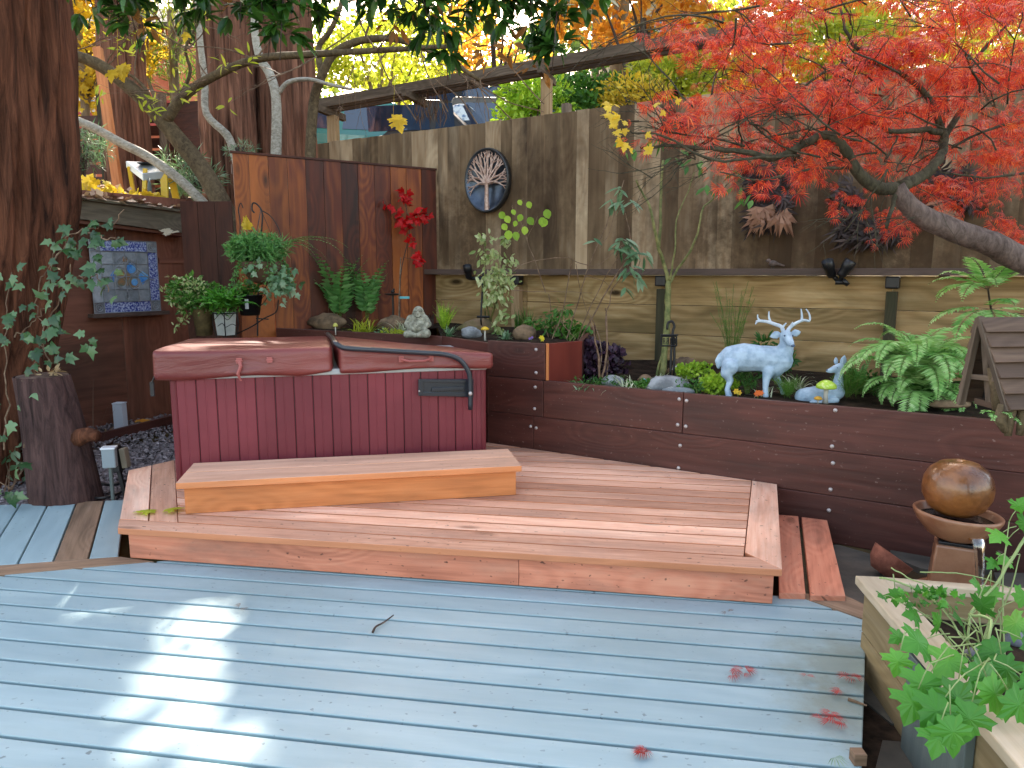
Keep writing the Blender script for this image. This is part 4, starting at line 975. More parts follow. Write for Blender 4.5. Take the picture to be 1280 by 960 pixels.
# ================================================================ trunks and trees
def trunk(pts,rads,n=40,seg=60,amp=.10,fr=9,flute=.06,seed=0):
    """furrowed trunk through centre points"""
    P=path(pts,max(2,seg//(len(pts)-1))); m=len(P); rr=np.interp(np.linspace(0,1,m),np.linspace(0,1,len(rads)),rads); v=[]
    for i,p in enumerate(P):
        for k in range(n):
            a=2*PI*k/n; c,s=math.cos(a),math.sin(a)
            q=noise.noise(V((c*fr,s*fr,p.z*.8+seed)))+.5*noise.noise(V((c*fr*2.3,s*fr*2.3,p.z*2+seed)))
            r=rr[i]*(1+amp*q+flute*math.sin(3*a+seed)+flute*.6*math.sin(5*a+seed*2+p.z*.3)); v.append(p+V((c*r,s*r,0)))
    f=[(i*n+k,i*n+(k+1)%n,(i+1)*n+(k+1)%n,(i+1)*n+k) for i in range(m-1) for k in range(n)]
    return MB().add(v,f)
random.seed(31)
# big foreground redwood at the left edge
zc=5.4
def tc_(pxr,py,z_=None): return atc(pxr,py,zc)
rt0=T('redwood_tree','massive dark furrowed redwood trunk filling the left edge of the picture','tree',(-4.0,5.4,-.15))
RB=.62
pts=[];rads=[]
for pxe,py,r in ((8,600,.70),(22,480,.66),(46,400,.64),(62,300,.62),(72,240,.61),(80,150,.60),(91,20,.59)):
    e=atc(pxe,py,5.6); pts.append(V((e.x-r,5.75,e.z))); rads.append(r)
pts=[V((pts[0].x-.1,5.75,-.2))]+pts+[V((pts[-1].x+.05,5.75,7.0)),V((pts[-1].x+.1,5.8,11.0))]; rads=[.85]+rads+[.55,.5]
trunk(pts,rads,150,110,.15,13,.035).build('trunk',M['redbark'],rt0,smooth=True)
mb=MB(); random.seed(1); rng=np.random.default_rng(5); clumps(mb,(-4.6,6.2,10.0),(1.6,1.5,1.3),40,120,.6,QUAD,.22); mb.build('crown',M['l_dark'],rt0)
# log stump
lg=T('log_stump','dark brown upright log stump with pale lichen on its cut top','stump',z0(62,632)-V((0,0,.12)))
b0=z0(66,630); ct_=b0+V((-.02,.17,0)); sh=.86
trunk([ct_+V((0.02,0,-.13)),ct_+V((0,0,.2)),ct_+V((-.03,0,.55)),ct_+V((-.075,0,sh))],[.235,.21,.185,.165],60,30,.06,6,.03,3).build('bark',bark('stump_bark',(.018,.010,.010),(.10,.055,.05),1.6,.8),lg,smooth=True)
tcp=ct_+V((-.075,0,sh)); MB().lathe([(0,.012),(.10,.008),(.155,0),(.16,-.02)][::-1],30,tcp).build('cut_top',plain('cut_wood',(.05,.03,.025),.85,(.14,.09,.07),18,bmp=.5),lg,smooth=True)
MB().tube([ct_+V((.12,-.05,.42)),ct_+V((.24,-.06,.46)),ct_+V((.31,-.07,.45))],[.07,.05,.035],10).build('branch_stub',M['redbark'],lg,smooth=True)
mb=MB(); bush(mb,tuple(tcp+V((.05,-.03,.02))),(.07,.05,.015),26,OVAL,.055,1); tag(mb.build('dead_leaf_pile',leafmat('pale_dry',[(.35,.24,.12),(.6,.48,.3)],.7,.1)),'pale dry leaves lying on top of the log stump','leaf litter',kind='stuff')
# redwoods behind
rng=np.random.default_rng(12)
def redwood(label,px,zc,r,crown,seed,top=12,lean=0,base=-.1):
    e=T('redwood_tree',label,'tree'); p=atc(px,200,zc); e.location=(p.x,p.y,base)
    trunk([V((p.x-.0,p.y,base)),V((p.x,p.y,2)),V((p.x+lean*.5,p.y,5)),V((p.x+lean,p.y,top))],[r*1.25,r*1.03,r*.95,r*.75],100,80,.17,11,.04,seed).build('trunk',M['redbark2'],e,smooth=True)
    mb=MB(); clumps(mb,*crown); mb.build('crown',M['l_fargreen'],e); return e  # crown lies out of view, shaped to keep the sun off the courtyard
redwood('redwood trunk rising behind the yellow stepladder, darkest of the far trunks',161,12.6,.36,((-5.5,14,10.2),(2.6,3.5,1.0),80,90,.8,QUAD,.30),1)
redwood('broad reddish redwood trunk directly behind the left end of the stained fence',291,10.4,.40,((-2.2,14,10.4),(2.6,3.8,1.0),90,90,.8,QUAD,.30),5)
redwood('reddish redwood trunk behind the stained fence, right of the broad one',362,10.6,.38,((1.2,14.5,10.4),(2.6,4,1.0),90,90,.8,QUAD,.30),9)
# far trunks right
M['farbark']=bark('far_grey_bark',(.10,.07,.05),(.30,.24,.18),.5,.6)
def fartree(label,px,zc,r,crown,mat,lmat,base=2.6,top=11,kind='tree',name='background_tree',group=None,lean=0):
    e=T(name,label,kind,group=group); p=atc(px,200,zc); e.location=(p.x,p.y,base)
    ps=[V((p.x,p.y,base)),V((p.x+lean*.3,p.y,base+(top-base)*.4)),V((p.x+lean,p.y,top))]
    mb=MB(); mb.tube(path(ps,5),lin(r*1.2,r*.5,11),14)
    if crown:
        c,rd=crown[0],crown[1]
        for i in range(7):
            t=ps[1]+(ps[2]-ps[1])*U(.1,.9); q=V(c)+V((U(-.7,.7)*rd[0],U(-.6,.6)*rd[1],U(-.5,.6)*rd[2])); mb.tube(path([t,(t+q)/2+V((0,0,.2)),q],3),lin(r*.4,r*.1,7),6)
    mb.build('trunk',mat,e,smooth=True)
    if crown: mb=MB(); clumps(mb,*crown); mb.build('crown',lmat,e)
    return e
fc_=lambda px,py,zc: tuple(atc(px,py,zc))
fartree('tall grey trunk beyond the middle of the pergola beam',772,19,.32,((2.8,19,10.6),(3.2,4,1.1),70,90,.9,QUAD,.32),M['farbark'],M['l_fargreen'])  # high unseen crown added to block sun further right
fartree('thin brown far trunk right of the pergola post',742,22,.16,((5.8,18,10.6),(3,4,1.1),70,90,.9,QUAD,.32),M['farbark'],M['l_fargreen'])  # unseen crown set well right of its trunk to widen the sun screen
fartree('pale bushy yellow maple beyond the parked green van',480,18,.16,(fc_(485,70,18),(1.9,1.6,1.1),60,70,.42,QUAD,.13),M['farbark'],M['l_yelgreen'],top=6)
fartree('yellow maple tree beyond the slatted fence at far left',112,15,.12,(fc_(118,45,15),(1.0,1.2,1.6),50,60,.36,MAPLE,.15),M['farbark'],M['l_yellow'],top=6.6,base=.5)
fartree('orange leaved maple above the pergola beam',800,15,.12,(fc_(790,5,15),(2.1,1.6,.7),44,50,.36,MAPLE,.14),M['darktwig'],M['l_orange'],top=6.5)
fartree('rusty orange tree behind the camellia leaves',620,17,.14,(fc_(610,40,17),(1.3,1.4,.9),26,40,.36,QUAD,.13),M['darktwig'],M['l_orange'],top=6)
fartree('golden yellow maple glowing behind the red maple leaves',1010,16,.13,(fc_(1020,55,16),(2.2,1.6,1.1),60,70,.45,QUAD,.15),M['farbark'],M['l_yellow'],top=6)
fartree('yellow tree beyond the red maple at the far right',1210,17,.13,(fc_(1220,30,17),(1.9,1.6,1.1),50,70,.45,QUAD,.15),M['farbark'],M['l_yelgreen'],top=6)
fartree('feathery olive green tree between the far trunks at left',225,16,.14,(fc_(215,40,16),(1.5,1.4,1.4),55,60,.42,NARROW,.22),M['farbark'],M['l_fargreen'],top=7,base=.5)
for i,(px,w_,lab,lm) in enumerate(((60,4,'far yellow green woodland tree at the far left','l_yelgreen'),(330,4.5,'far dull green woodland tree behind the left redwoods','l_fargreen'),(560,4.5,'far woodland tree behind the green van','l_yelgreen'),(720,4,'far olive woodland tree behind the thin brown trunk','l_fargreen'),(900,4.5,'far yellow green woodland tree right of the tall grey trunk','l_yelgreen'),(1090,4.5,'far green woodland tree behind the middle of the red maple','l_fargreen'),(1290,4.5,'far green woodland tree at the far right edge','l_fargreen'))):
    fartree(lab,px,33,.3,(fc_(px,105,33),(w_*.85,3,3.6),44,50,.9,QUAD,.36),M['farbark'],M[lm],top=9)
# shrubs beyond fence
def shrub(name,label,c,r,lm,n,size,tpl=QUAD,nc=30,cr=.25,group=None):
    e=T(name,label,'shrub',V(c)-V((0,0,r[2]+.3)),group=group); mb=MB()
    for i in range(6): mb.tube([V(c)-V((0,0,r[2]+.4)),V(c)+V((U(-.4,.4)*r[0],U(-.4,.4)*r[1],U(-.2,.5)*r[2]))],[.03,.012],5)
    mb.build('stems',M['darktwig'],e); mb=MB(); clumps(mb,c,r,nc,n,cr,tpl,size); mb.build('foliage',M[lm],e); return e
shrub('green_shrub','bright lime green shrub just beyond the fence beside the pergola post',fc_(665,132,11),(.5,.5,.32),'l_lime',60,.10,OVAL)
shrub('green_shrub','mid green shrub beyond the fence right of the pergola post',fc_(745,125,11.5),(.65,.5,.35),'l_green',60,.10,OVAL,36)
shrub('yellow_shrub','glowing yellow green shrub beyond the fence left of the red maple',fc_(860,92,11.5),(.95,.6,.42),'l_yelgreen',70,.10,OVAL,50)
shrub('yellow_shrub','yellow shrub low over the fence top left of the first red sprays',fc_(795,118,11),(.5,.4,.2),'l_yellow',50,.08,OVAL,24)
shrub('yellow_shrub','yellow green shrub over the fence behind the right half of the red maple',fc_(1060,60,11),(1.3,.6,.5),'l_yelgreen',70,.10,OVAL,50)
shrub('green_shrub','dark narrow leaved shrub between the slat fence and the redwood trunks',fc_(240,215,9.6),(.42,.3,.30),'l_silver',50,.11,NARROW,22,.14)
shrub('green_shrub','grey green narrow leaved shrub behind the left shed roof',fc_(95,185,10.5),(.42,.3,.35),'l_silver',50,.11,NARROW,22,.14)
shrub('green_shrub','small fern like shrub at the top left corner of the stained fence',fc_(300,186,7.9),(.16,.12,.07),'l_silver',26,.07,NARROW,8,.06)

# slatted fence far left
sf=T('slatted_fence','dark horizontal board fence with bright gaps behind the shed','fence',atc(170,230,13.2)); sf.location.z=0
mb=MB(); yA,yB=13.5,13.0
def fq(px,zc): p=atc(px,300,zc); return V((p.x,p.y,0))
A_,B_=fq(60,13.6),fq(205,13.2); C_=fq(262,13.0)
z=atc(200,262,13.2).z; 
for i in range(8):
    board(mb,A_,B_+(B_-A_)*.05,z+i*.21,z+i*.21+.165,.02,V((0,-1,0)))
for i in range(9):
    board(mb,B_+(B_-A_)*.1,C_,z+i*.20,z+i*.20+.196,.02,V((0,-1,0)))
mb.build('slats',M['brownfence'],sf)
for px in (134,208): q=fq(px,12.95); mb=MB(); board(mb,q,q+V((.12,0,0)),0,z+1.9,.1,V((0,-1,0))); mb.build('post',M['darkpost'] if px==134 else M['beam'],sf)
lp_=T('leaning_post','orange brown leaning timber post behind the stepladder','post',atc(148,240,11.5)); 
MB().bar(atc(150,250,11.5),atc(122,60,11.5),.12,.1,(1,0,0)).build('timber',M['orange'],lp_)
# orange house
hs1=T('orange_house','orange red painted house glimpsed between far trunks at left','house',atc(165,140,24)); hs1.location.z=0
M['orangewall']=plain('orange_wall',(.42,.10,.05),.8,(.50,.14,.07),3); M['roofm']=plain('grey_roof',(.10,.09,.09),.8); M['winm']=plain('window_glass',(.10,.12,.14),.1,spec=.8); M['beigewall']=plain('beige_wall',(.50,.42,.32),.8,(.58,.50,.4),2); M['redwall']=plain('red_wall',(.42,.07,.06),.8)
c=atc(165,95,24); w_,h_=1.9,3.2
mb=MB(); mb.box(V((c.x,c.y,c.z-1.2)),(w_,0,0),(0,1.5,0),(0,0,2.2)); mb.build('wall',M['orangewall'],hs1)
mb=MB(); mb.box(V((c.x,c.y-1.53,c.z-1.6)),(w_*1.0,0,0),(0,.02,0),(0,0,.5)); mb.build('lower_wall',M['redwall'],hs1)
mb=MB(); v=[V((c.x+a_*(w_+.25),c.y+b_,c.z+z_)) for a_,b_,z_ in ((-1,-1.9,1.0),(1,-1.9,1.0),(1,0,2.0),(-1,0,2.0),(-1,1.9,1.0),(1,1.9,1.0))]; mb.add(v,[(0,1,2,3),(3,2,5,4)]); mb.build('roof',M['roofm'],hs1,solid=.12)
for px in (139,198):
    q=atc(px,135,24); f_=MB().box(V((q.x,c.y-1.53,q.z)),(.24,0,0),(0,.03,0),(0,0,.42)).build('window_frame',M['white'],hs1); MB().box(V((q.x,c.y-1.565,q.z)),(.19,0,0),(0,.01,0),(0,0,.36)).build('pane',M['winm'],f_)
hs2=T('beige_house','beige gabled house far beyond the pergola beam','house',atc(830,60,34)); c=atc(825,62,34); hs2.location=(c.x,c.y,2.8)
mb=MB(); v=[V((c.x+a_,c.y+b_,z_)) for b_ in (-2,2) for a_,z_ in ((-2.6,2.5),(2.6,2.5),(2.6,c.z+.3),(0,c.z+1.8),(-2.6,c.z+.3))]
mb.add(v,[(0,1,2,3,4),(9,8,7,6,5),(1,6,7,2),(0,4,9,5)]); mb.build('wall',M['beigewall'],hs2)
mb=MB(); v=[V((c.x+a_,c.y+b_,z_)) for b_ in (-2.4,2.4) for a_,z_ in ((-3.0,c.z+.1),(0,c.z+1.85),(3.0,c.z+.1))]; mb.add(v,[(0,1,4,3),(1,2,5,4)]); mb.build('roof',M['roofm'],hs2,solid=.15)
f_=MB().box(V((c.x-.2,c.y-2.03,c.z+.5)),(.5,0,0),(0,.03,0),(0,0,.35)).build('window_frame',M['white'],hs2); MB().box(V((c.x-.2,c.y-2.07,c.z+.5)),(.42,0,0),(0,.01,0),(0,0,.28)).build('pane',M['winm'],f_)

# ================================================================ cars behind the fence
M['vangreen']=plain('teal_car_paint',(.03,.20,.17),.25,spec=.6,coat=.6); M['cardark']=plain('dark_car_paint',(.035,.033,.032),.4,spec=.4,coat=.2); M['tint']=plain('tinted_glass',(.03,.05,.09),.04,spec=.9,coat=.5); M['cargrey']=plain('grey_car_paint',(.13,.12,.11),.55,spec=.3,coat=.0)
M['tyre']=plain('tyre_rubber',(.02,.02,.02),.8); M['chrome']=plain('chrome_trim',(.6,.6,.62),.2,met=.9)
def car(name,label,loc,rot,paint,L=4.6,Wd=1.8,H=1.5,van=False,group=None):
    e=T(name,label,'car',loc,group); Mr=Matrix.Rotation(rot,3,'Z'); c=V(loc)
    def P(x,y,z): return c+Mr@V((x,y,z))
    hw=Wd/2
    if van: prof=[(-L/2,.35),(-L/2,.95),(-L/2+.05,H*.62),(-L/2+.3,H),(L/2-1.7,H),(L/2-.85,H*.60),(L/2-.1,H*.5),(L/2,.7),(L/2,.35)]
    else: prof=[(-L/2,.35),(-L/2,.8),(-L/2+.15,H*.62),(-L/2+.7,H*.97),(-.1,H),(L/2-1.6,H*.95),(L/2-.95,H*.62),(L/2-.1,H*.52),(L/2,.65),(L/2,.35)]
    mb=MB(); v=[];n=len(prof)
    for s_,k in ((-1,1),(1,1)):
        for x,z in prof: v.append(P(x,s_*hw*(1 if z<H*.66 else .84),z))
    f=[tuple(range(n)),tuple(range(2*n-1,n-1,-1))]+[(i,i+n,(i+1)%n+n,(i+1)%n) for i in range(n)]; mb.add(v,f); mb.build('body',paint,e,bevel=.06)
    xs=[(-L/2+.42,-.55),(-.47,.5)]+([(.58,L/2-1.25)])
    for s_ in (-1,1):
        for x0_,x1_ in xs:
            mb=MB(); zl,zh=H*.66,H*.93; yy=lambda z: s_*(hw*(1-.16*(z-H*.62)/(H*.38))+.012)
            mb.prism([P(x0_,yy(zl),zl),P(x1_,yy(zl),zl),P(x1_-.04-(.12 if x1_>1 else 0),yy(zh),zh),P(x0_+.06,yy(zh),zh)],Mr@V((0,-s_*.02,0))); mb.build('side_window',M['tint'],e)
    mb=MB(); mb.prism([P(L/2-1.02 if not van else L/2-.97,-hw*.78,H*.66),P(L/2-1.02 if not van else L/2-.97,hw*.78,H*.66),P(L/2-1.56,hw*.7,H*.93),P(L/2-1.56,-hw*.7,H*.93)],Mr@V((.03,0,.03))); mb.build('windscreen',M['tint'],e)
    mb=MB(); mb.prism([P(-L/2+.14,-hw*.74,H*.66),P(-L/2+.14,hw*.74,H*.66),P(-L/2+.35,hw*.68,H*.92),P(-L/2+.35,-hw*.68,H*.92)],Mr@V((-.08,0,.02))); mb.build('rear_window',M['tint'],e)
    for sx__ in (-1,1):
        for s_ in (-1,1):
            wc=P(sx__*L*.31,s_*(hw-.08),.33); Mw=Mr@Matrix.Rotation(PI/2,3,'X')
            wh=MB().lathe([(.2,-.11),(.33,-.10),(.34,0),(.33,.10),(.2,.11)],20,wc,Mw).build('wheel',M['tyre'],e,smooth=True); MB().lathe([(.0,-.105),(.2,-.10),(.2,.10),(0,.105)],16,wc,Mw).build('rim',M['chrome'],wh)
    for s_ in (-1,1):
        MB().box(P(L/2-.03,s_*hw*.72,.66),Mr@V((.03,0,0)),Mr@V((0,.16,0)),(0,0,.07)).build('headlight',M['chrome'],e,bevel=.01)
    return e
q=atc(485,150,13.8); car('parked_van','parked teal green van whose windscreen shows over the fence, leftmost vehicle',(q.x-.5,q.y+.6,q.z-1.25),R(12),M['vangreen'],4.4,1.8,1.55,True)
q=atc(497,150,12.6); car('parked_car','parked dark car with a big tinted window, right beside the green van',(q.x+.3,q.y+.2,q.z-1.30),R(170),M['cardark'],2.6,1.6,1.55)
q=atc(575,150,13.5); e=car('parked_van','dark grey parked van with a round white and blue wheel cover',(q.x+1.2,q.y+1.2,q.z-1.25),R(4),M['cargrey'],3.4,1.8,1.75,True)
MB().lathe([(0,.03),(.16,.035),(.28,.02),(.33,-.02),(.33,-.06)][::-1],28,V((q.x,q.y+.18,q.z)),Matrix.Rotation(PI/2,3,'X')).build('wheel_cover',plain('white_blue_disc',(.12,.22,.42),.3,(.75,.8,.85),14,lo=.35,hi=.5),e,smooth=True)
q=atc(648,122,15); car('parked_car','small black parked car seen beside the pergola post',(q.x-.6,q.y+.5,q.z-1.2),R(-8),M['cardark'],3.2,1.7,1.45)

# ================================================================ pergola
pg=T('pergola','weathered timber pergola beam on posts running above the fence','pergola',flat(FPt(650,200),2.4))
Bm=atc(405,133,9.9); Be=atc(905,45,8.3); bdir=(Be-Bm).normalized(); 
sidev=V((bdir.y,-bdir.x,0)).normalized()
for k,(o,h_) in enumerate(((-.14,0),(0.0,.012),(.14,.004))):
    MB().bar(Bm+sidev*o+V((0,0,h_)),Be+sidev*o+V((0,0,h_))+bdir*(.3 if k==1 else U(-.1,.1)),.045,.12,sidev).build('beam',M['beam'],pg,bevel=.003)
for t in (.02,.26,.60,.98):
    p=Bm+(Be-Bm)*t; MB().bar(p-sidev*.34+V((0,0,-.10)),p+sidev*.34+V((0,0,-.10)),.06,.09,bdir).build('cross_beam',M['beam'],pg,bevel=.003)
for t in (.025,.60):
    p=Bm+(Be-Bm)*t+V((0,0,-.14)); MB().bar(V((p.x,p.y,1.0)),p,.12,.12,bdir).build('post',M['postwood'],pg,bevel=.004)
pl=Bm+(Be-Bm)*.30; mb=MB(); rng=np.random.default_rng(3)
for k in range(130):
    p=pl+bdir*U(-.25,.25)+sidev*U(-.12,.12); mb.leaves(NARROW,[tuple(p+V((0,0,U(-.35,.05))))],[(U(-.3,.3),U(-.3,.3),-1)],rdir(1),U(.10,.22),U(.05,.2))
tag(mb.build('dead_vine',M['l_brown']),'hanging bunch of dead brown vine leaves on the pergola beam','vine')
mb=MB(); random.seed(55)
for (x0_,y0_,x1_,y1_) in ((520,20,560,140),(560,60,640,150),(600,20,680,130),(545,100,600,160),(470,60,520,150),(590,100,680,140)):
    mb.tube(pxpath([(x0_,y0_,8.9),((x0_+x1_)/2+U(-10,10),(y0_+y1_)/2+U(-8,8),8.8),(x1_,y1_,8.7)],4,.01),.008,4)
tag(mb.build('bare_vine_stems',M['twig']),'bare pale vine stems straggling across the left end of the pergola beam','vine')

# ================================================================ thin trees behind the left fence
def branchtree(name,label,mat,specs,n=10,extra=None):
    e=T(name,label,'tree',V((atc(*specs[0][0][0]).x,atc(*specs[0][0][0]).y,-.1)))
    mb=MB()
    for pp,r0,r1 in specs: P=pxpath(pp,4); mb.tube(P,lin(r0,r1,len(P)),n,jitter=.03)
    mb.build('trunk',mat,e,smooth=True); return e
random.seed(77)
t1=branchtree('leaning_tree','olive brown tree leaning left over the shed with a long branch going right',M['olive'],[
 ([(292,300,8.6),(280,262,8.6),(255,215,8.6),(215,165,8.6),(180,125,8.5),(130,85,8.4),(88,68,8.3),(40,60,8.2)],.13,.045),
 ([(208,150,8.55),(228,122,8.5),(262,98,8.4),(320,74,8.2),(390,68,8.0),(490,62,7.9),(560,58,7.8)],.065,.022),
 ([(186,132,8.5),(184,115,8.45),(165,95,8.4),(140,88,8.3)],.03,.008),
 ([(225,120,8.5),(238,90,8.4),(232,60,8.3),(250,20,8.2),(245,-20,8.1)],.022,.010)],12)
mb=MB(); tips=[]
for (px,py,zc) in ((130,85,8.4),(165,112,8.5),(262,98,8.4),(320,74,8.2),(400,68,8.0),(470,63,7.9),(232,60,8.3),(60,64,8.2)):
    for i in range(2): twig(mb,atc(px,py,zc),(U(-1,1),U(-.4,.2),U(-.2,.9)),.7,.010,2,tips,.7,3)
mb.build('twigs',M['twig'],t1)
mb=MB(); rng=np.random.default_rng(8); 
for p,d in tips:
    if random.random()<.25: bush(mb,tuple(p),(.06,.06,.05),4,LANCE,.10,.6)
mb.build('foliage',M['l_yelgreen'],t1)
branchtree('pale_tree','pale barked slanting trunk crossing in front of the stepladder',M['birch'],[
 ([(262,262,9.0),(225,225,9.0),(185,196,9.0),(150,178,8.9),(118,160,8.8),(88,148,8.7),(60,140,8.6)],.060,.045)],10)
branchtree('pale_tree','thin pale crooked trunk left of the broad redwood',M['birch'],[
 ([(305,240,9.2),(292,190,9.2),(283,168,9.2),(258,142,9.2),(256,100,9.2),(250,50,9.1),(246,-20,9.0)],.055,.035)],10)
branchtree('pale_tree','pale knobbly trunk between the two redwoods behind the stained fence',M['birch'],[
 ([(345,260,8.9),(345,195,8.9),(346,150,8.9),(344,115,8.9),(336,90,8.9),(324,70,8.9),(318,30,8.9),(322,-20,8.9)],.07,.04),
 ([(347,118,8.9),(360,103,8.85),(385,99,8.8),(410,105,8.8),(440,112,8.8)],.03,.018)],10)
t2=branchtree('dark_tree','dark brown curved trunk forking above the left end of the weathered fence',M['olive'],[
 ([(388,260,9.0),(388,195,9.0),(392,130,9.0),(402,95,8.9),(420,65,8.8),(455,50,8.7),(500,50,8.6),(550,70,8.5),(600,100,8.5)],.075,.022),
 ([(402,95,8.9),(398,60,8.9),(412,40,8.8),(425,10,8.7),(430,-20,8.7)],.04,.025)],10)
mb=MB(); tips=[]
for (px,py,zc) in ((500,50,8.6),(550,70,8.5),(455,50,8.7),(600,100,8.5)):
    for i in range(3): twig(mb,atc(px,py,zc),(U(-1,1),U(-.4,.2),U(-.8,.6)),.6,.009,2,tips,.7,3)
mb.build('twigs',M['twig'],t2)

# ================================================================ overhanging camellia
random.seed(91); rng=np.random.default_rng(91)
cm=T('overhanging_camellia','glossy dark leaved evergreen branches hanging into the top of the picture','tree',(-6.2,5.2,-.1))
mb=MB(); mb.tube(path([(-6.2,5.2,-.1),(-6.1,5.1,2.5),(-5.5,5,4.4),(-3.5,5.0,4.55),(-1.2,5.0,4.2),(.9,5.0,4.05)],5),lin(.16,.035,26),10)
sprays=[(330,26,4.6,27,.38),(350,76,4.5,13,.18),(385,21,4.6,27,.3),(440,24,4.7,40,.36),(480,28,4.7,37,.34),(520,36,4.7,44,.40),(545,66,4.6,30,.30),(575,36,4.7,34,.34),(600,24,4.7,27,.3),(650,36,4.6,37,.34),(665,66,4.6,27,.24),(700,41,4.7,30,.3),(735,34,4.7,20,.22),(120,31,5.2,37,.4),(150,36,5.1,37,.4),(175,64,5.1,27,.26),(205,26,5.1,34,.36),(260,26,5.0,37,.36),(300,36,4.9,27,.3),(235,41,5.0,23,.3),(335,71,4.6,13,.15),(620,61,4.6,17,.25),(690,91,4.6,20,.16),(560,101,4.6,10,.12),(400,46,4.7,17,.25)]
lf=MB()
for (px,py,zc,n,L) in sprays:
    n=int(n*.8)
    tip=atc(px,py,zc); up_=V((tip.x+U(-.25,.1),5.0,4.3+U(-.1,.2))); mid=(tip+up_)/2+V((U(-.1,.1),0,U(0,.12))); P=path([up_,mid,tip],5); mb.tube(P,lin(.012,.003,len(P)),5)
    for i in range(n):
        t=1-L*U(0,1.6)/max(.3,(tip-up_).length); p=P[max(0,min(len(P)-1,int(t*(len(P)-1))))]+V((U(-.5,.5)*L*.6,U(-.4,.4)*L,U(-.3,.3)*L*.5))
        # rosette of leaves on a short twig
        d0=V((U(-1,1),U(-1,.6),U(-.5,.3))).normalized(); mb.tube([p,p+d0*.06],[.002,.0015],3)
        for k in range(random.randint(3,6)):
            d=(d0+V((U(-1,1),U(-1,1),U(-.9,.5)))*.9).normalized(); lf.leaves(OVAL,[tuple(p+d0*.05)],[tuple(d)],[(U(-.4,.4),U(-.6,.2),1)],U(.10,.155),U(.08,.13))
mb.build('branches',M['darktwig'],cm,smooth=True); lf.build('foliage',M['l_dark'],cm,smooth=True)
# brown dry leaves caught among them
mb=MB()
for px,py,zc in ((185,28,5),(300,5,5),(180,35,5),(505,15,4.7),(490,30,4.7),(640,60,4.6),(612,66,4.6),(670,85,4.6),(560,30,4.6)):
    bush(mb,tuple(atc(px,py,zc)),(.08,.08,.06),8,OVAL,.09,.3,sx=.8,droop=.6)
mb.build('dry_leaves',leafmat('rust_leaf',[(.16,.07,.02),(.40,.18,.04)],.6,.3),cm)
# yellow hanging maple leaves
for i,(px,py,zc,s_,l_) in enumerate(((148,85,5.6,.11,'cluster of yellow maple leaves hanging by the leaning branch'),(235,42,5.6,.09,'single small yellow maple leaf high at left'),(492,148,7.6,.17,'yellow maple leaf hanging in front of the dark car'))):
    mb=MB(); p=atc(px,py,zc); n=6 if i==0 else (2 if i==2 else 1)
    mb.leaves(MAPLE,[tuple(p+V((U(-.04,.04),U(-.04,.04),U(-.03,.05)))) for _ in range(n)],[(U(-.5,.5),-.2,-1) for _ in range(n)],[(U(-.4,.4),-1,.2) for _ in range(n)],[s_]*n); mb.tube([p,p+V((0,0,.1)),p+V((.02,0,.35))],.0015,3)
    tag(mb.build('hanging_leaf',M['l_yellow']),l_,'leaf')
# stepladder
sl2=T('stepladder','yellow fibreglass stepladder with grey metal top standing behind the shed roof','ladder',atc(192,262,9.3)); sl2.location.z=.0
M['yladder']=plain('yellow_fibreglass',(.62,.42,.02),.4,(.70,.50,.04),6); M['alu']=plain('grey_aluminium',(.33,.37,.40),.35,met=.4)
def lt(px,py,zc=9.3): return atc(px,py,zc)
mb=MB(); q=[lt(156,202,9.5),lt(205,206,9.5),lt(216,214,9.2),lt(176,216,9.1)]
mb.prism([lt(157,201,9.6),lt(196,203,9.5),lt(217,213,9.2),lt(178,217,9.1)],(0,0,-.09)); mb.build('top_cap',M['alu'],sl2,bevel=.01)
mb=MB(); mb.lathe([(.10,0),(.12,.01),(.12,.012),(.10,.014)],20,lt(184,206,9.4)+V((0,0,.006))); mb.build('tool_holder',M['black'],sl2)
def lrail(a,b,w_): MB().bar(a,b,w_,.03,(1,0,0)).build('rail',M['yladder'],sl2,bevel=.004)
def down(p,dx,dy): return V((p.x+dx,p.y+dy,0.2))
ax_=[(162,214,9.5,-.02,.55),(182,217,9.15,-.05,-.5),(205,214,9.2,.16,-.5),(212,216,9.3,.22,.5)]
for i,(px,py,zc,dx,dy) in enumerate(ax_):
    p=lt(px,py,zc); lrail(p+V((0,0,.06)),down(p,dx,dy),.085 if i>1 else .05)
for k in range(5):
    z_=2.45-.30*k; t=k/7; a_=lt(184,218,9.12)+V((-.02*k,-.07*k,0)); b_=lt(205,216,9.2)+V((.03*k,-.07*k,0)); MB().bar(V((a_.x,a_.y,z_)),V((b_.x,b_.y,z_)),.09,.02).build('step',M['alu'],sl2)
mb=MB(); p=lt(187,235,9.0); mb.tube([p+V((0,0,.12)),p,p+V((.01,0,-.22))],[.006,.03,.012],6); tag(mb.build('hanging_glove',M['slate'],smooth=True),'small dark green bundle hanging inside the yellow stepladder','glove')
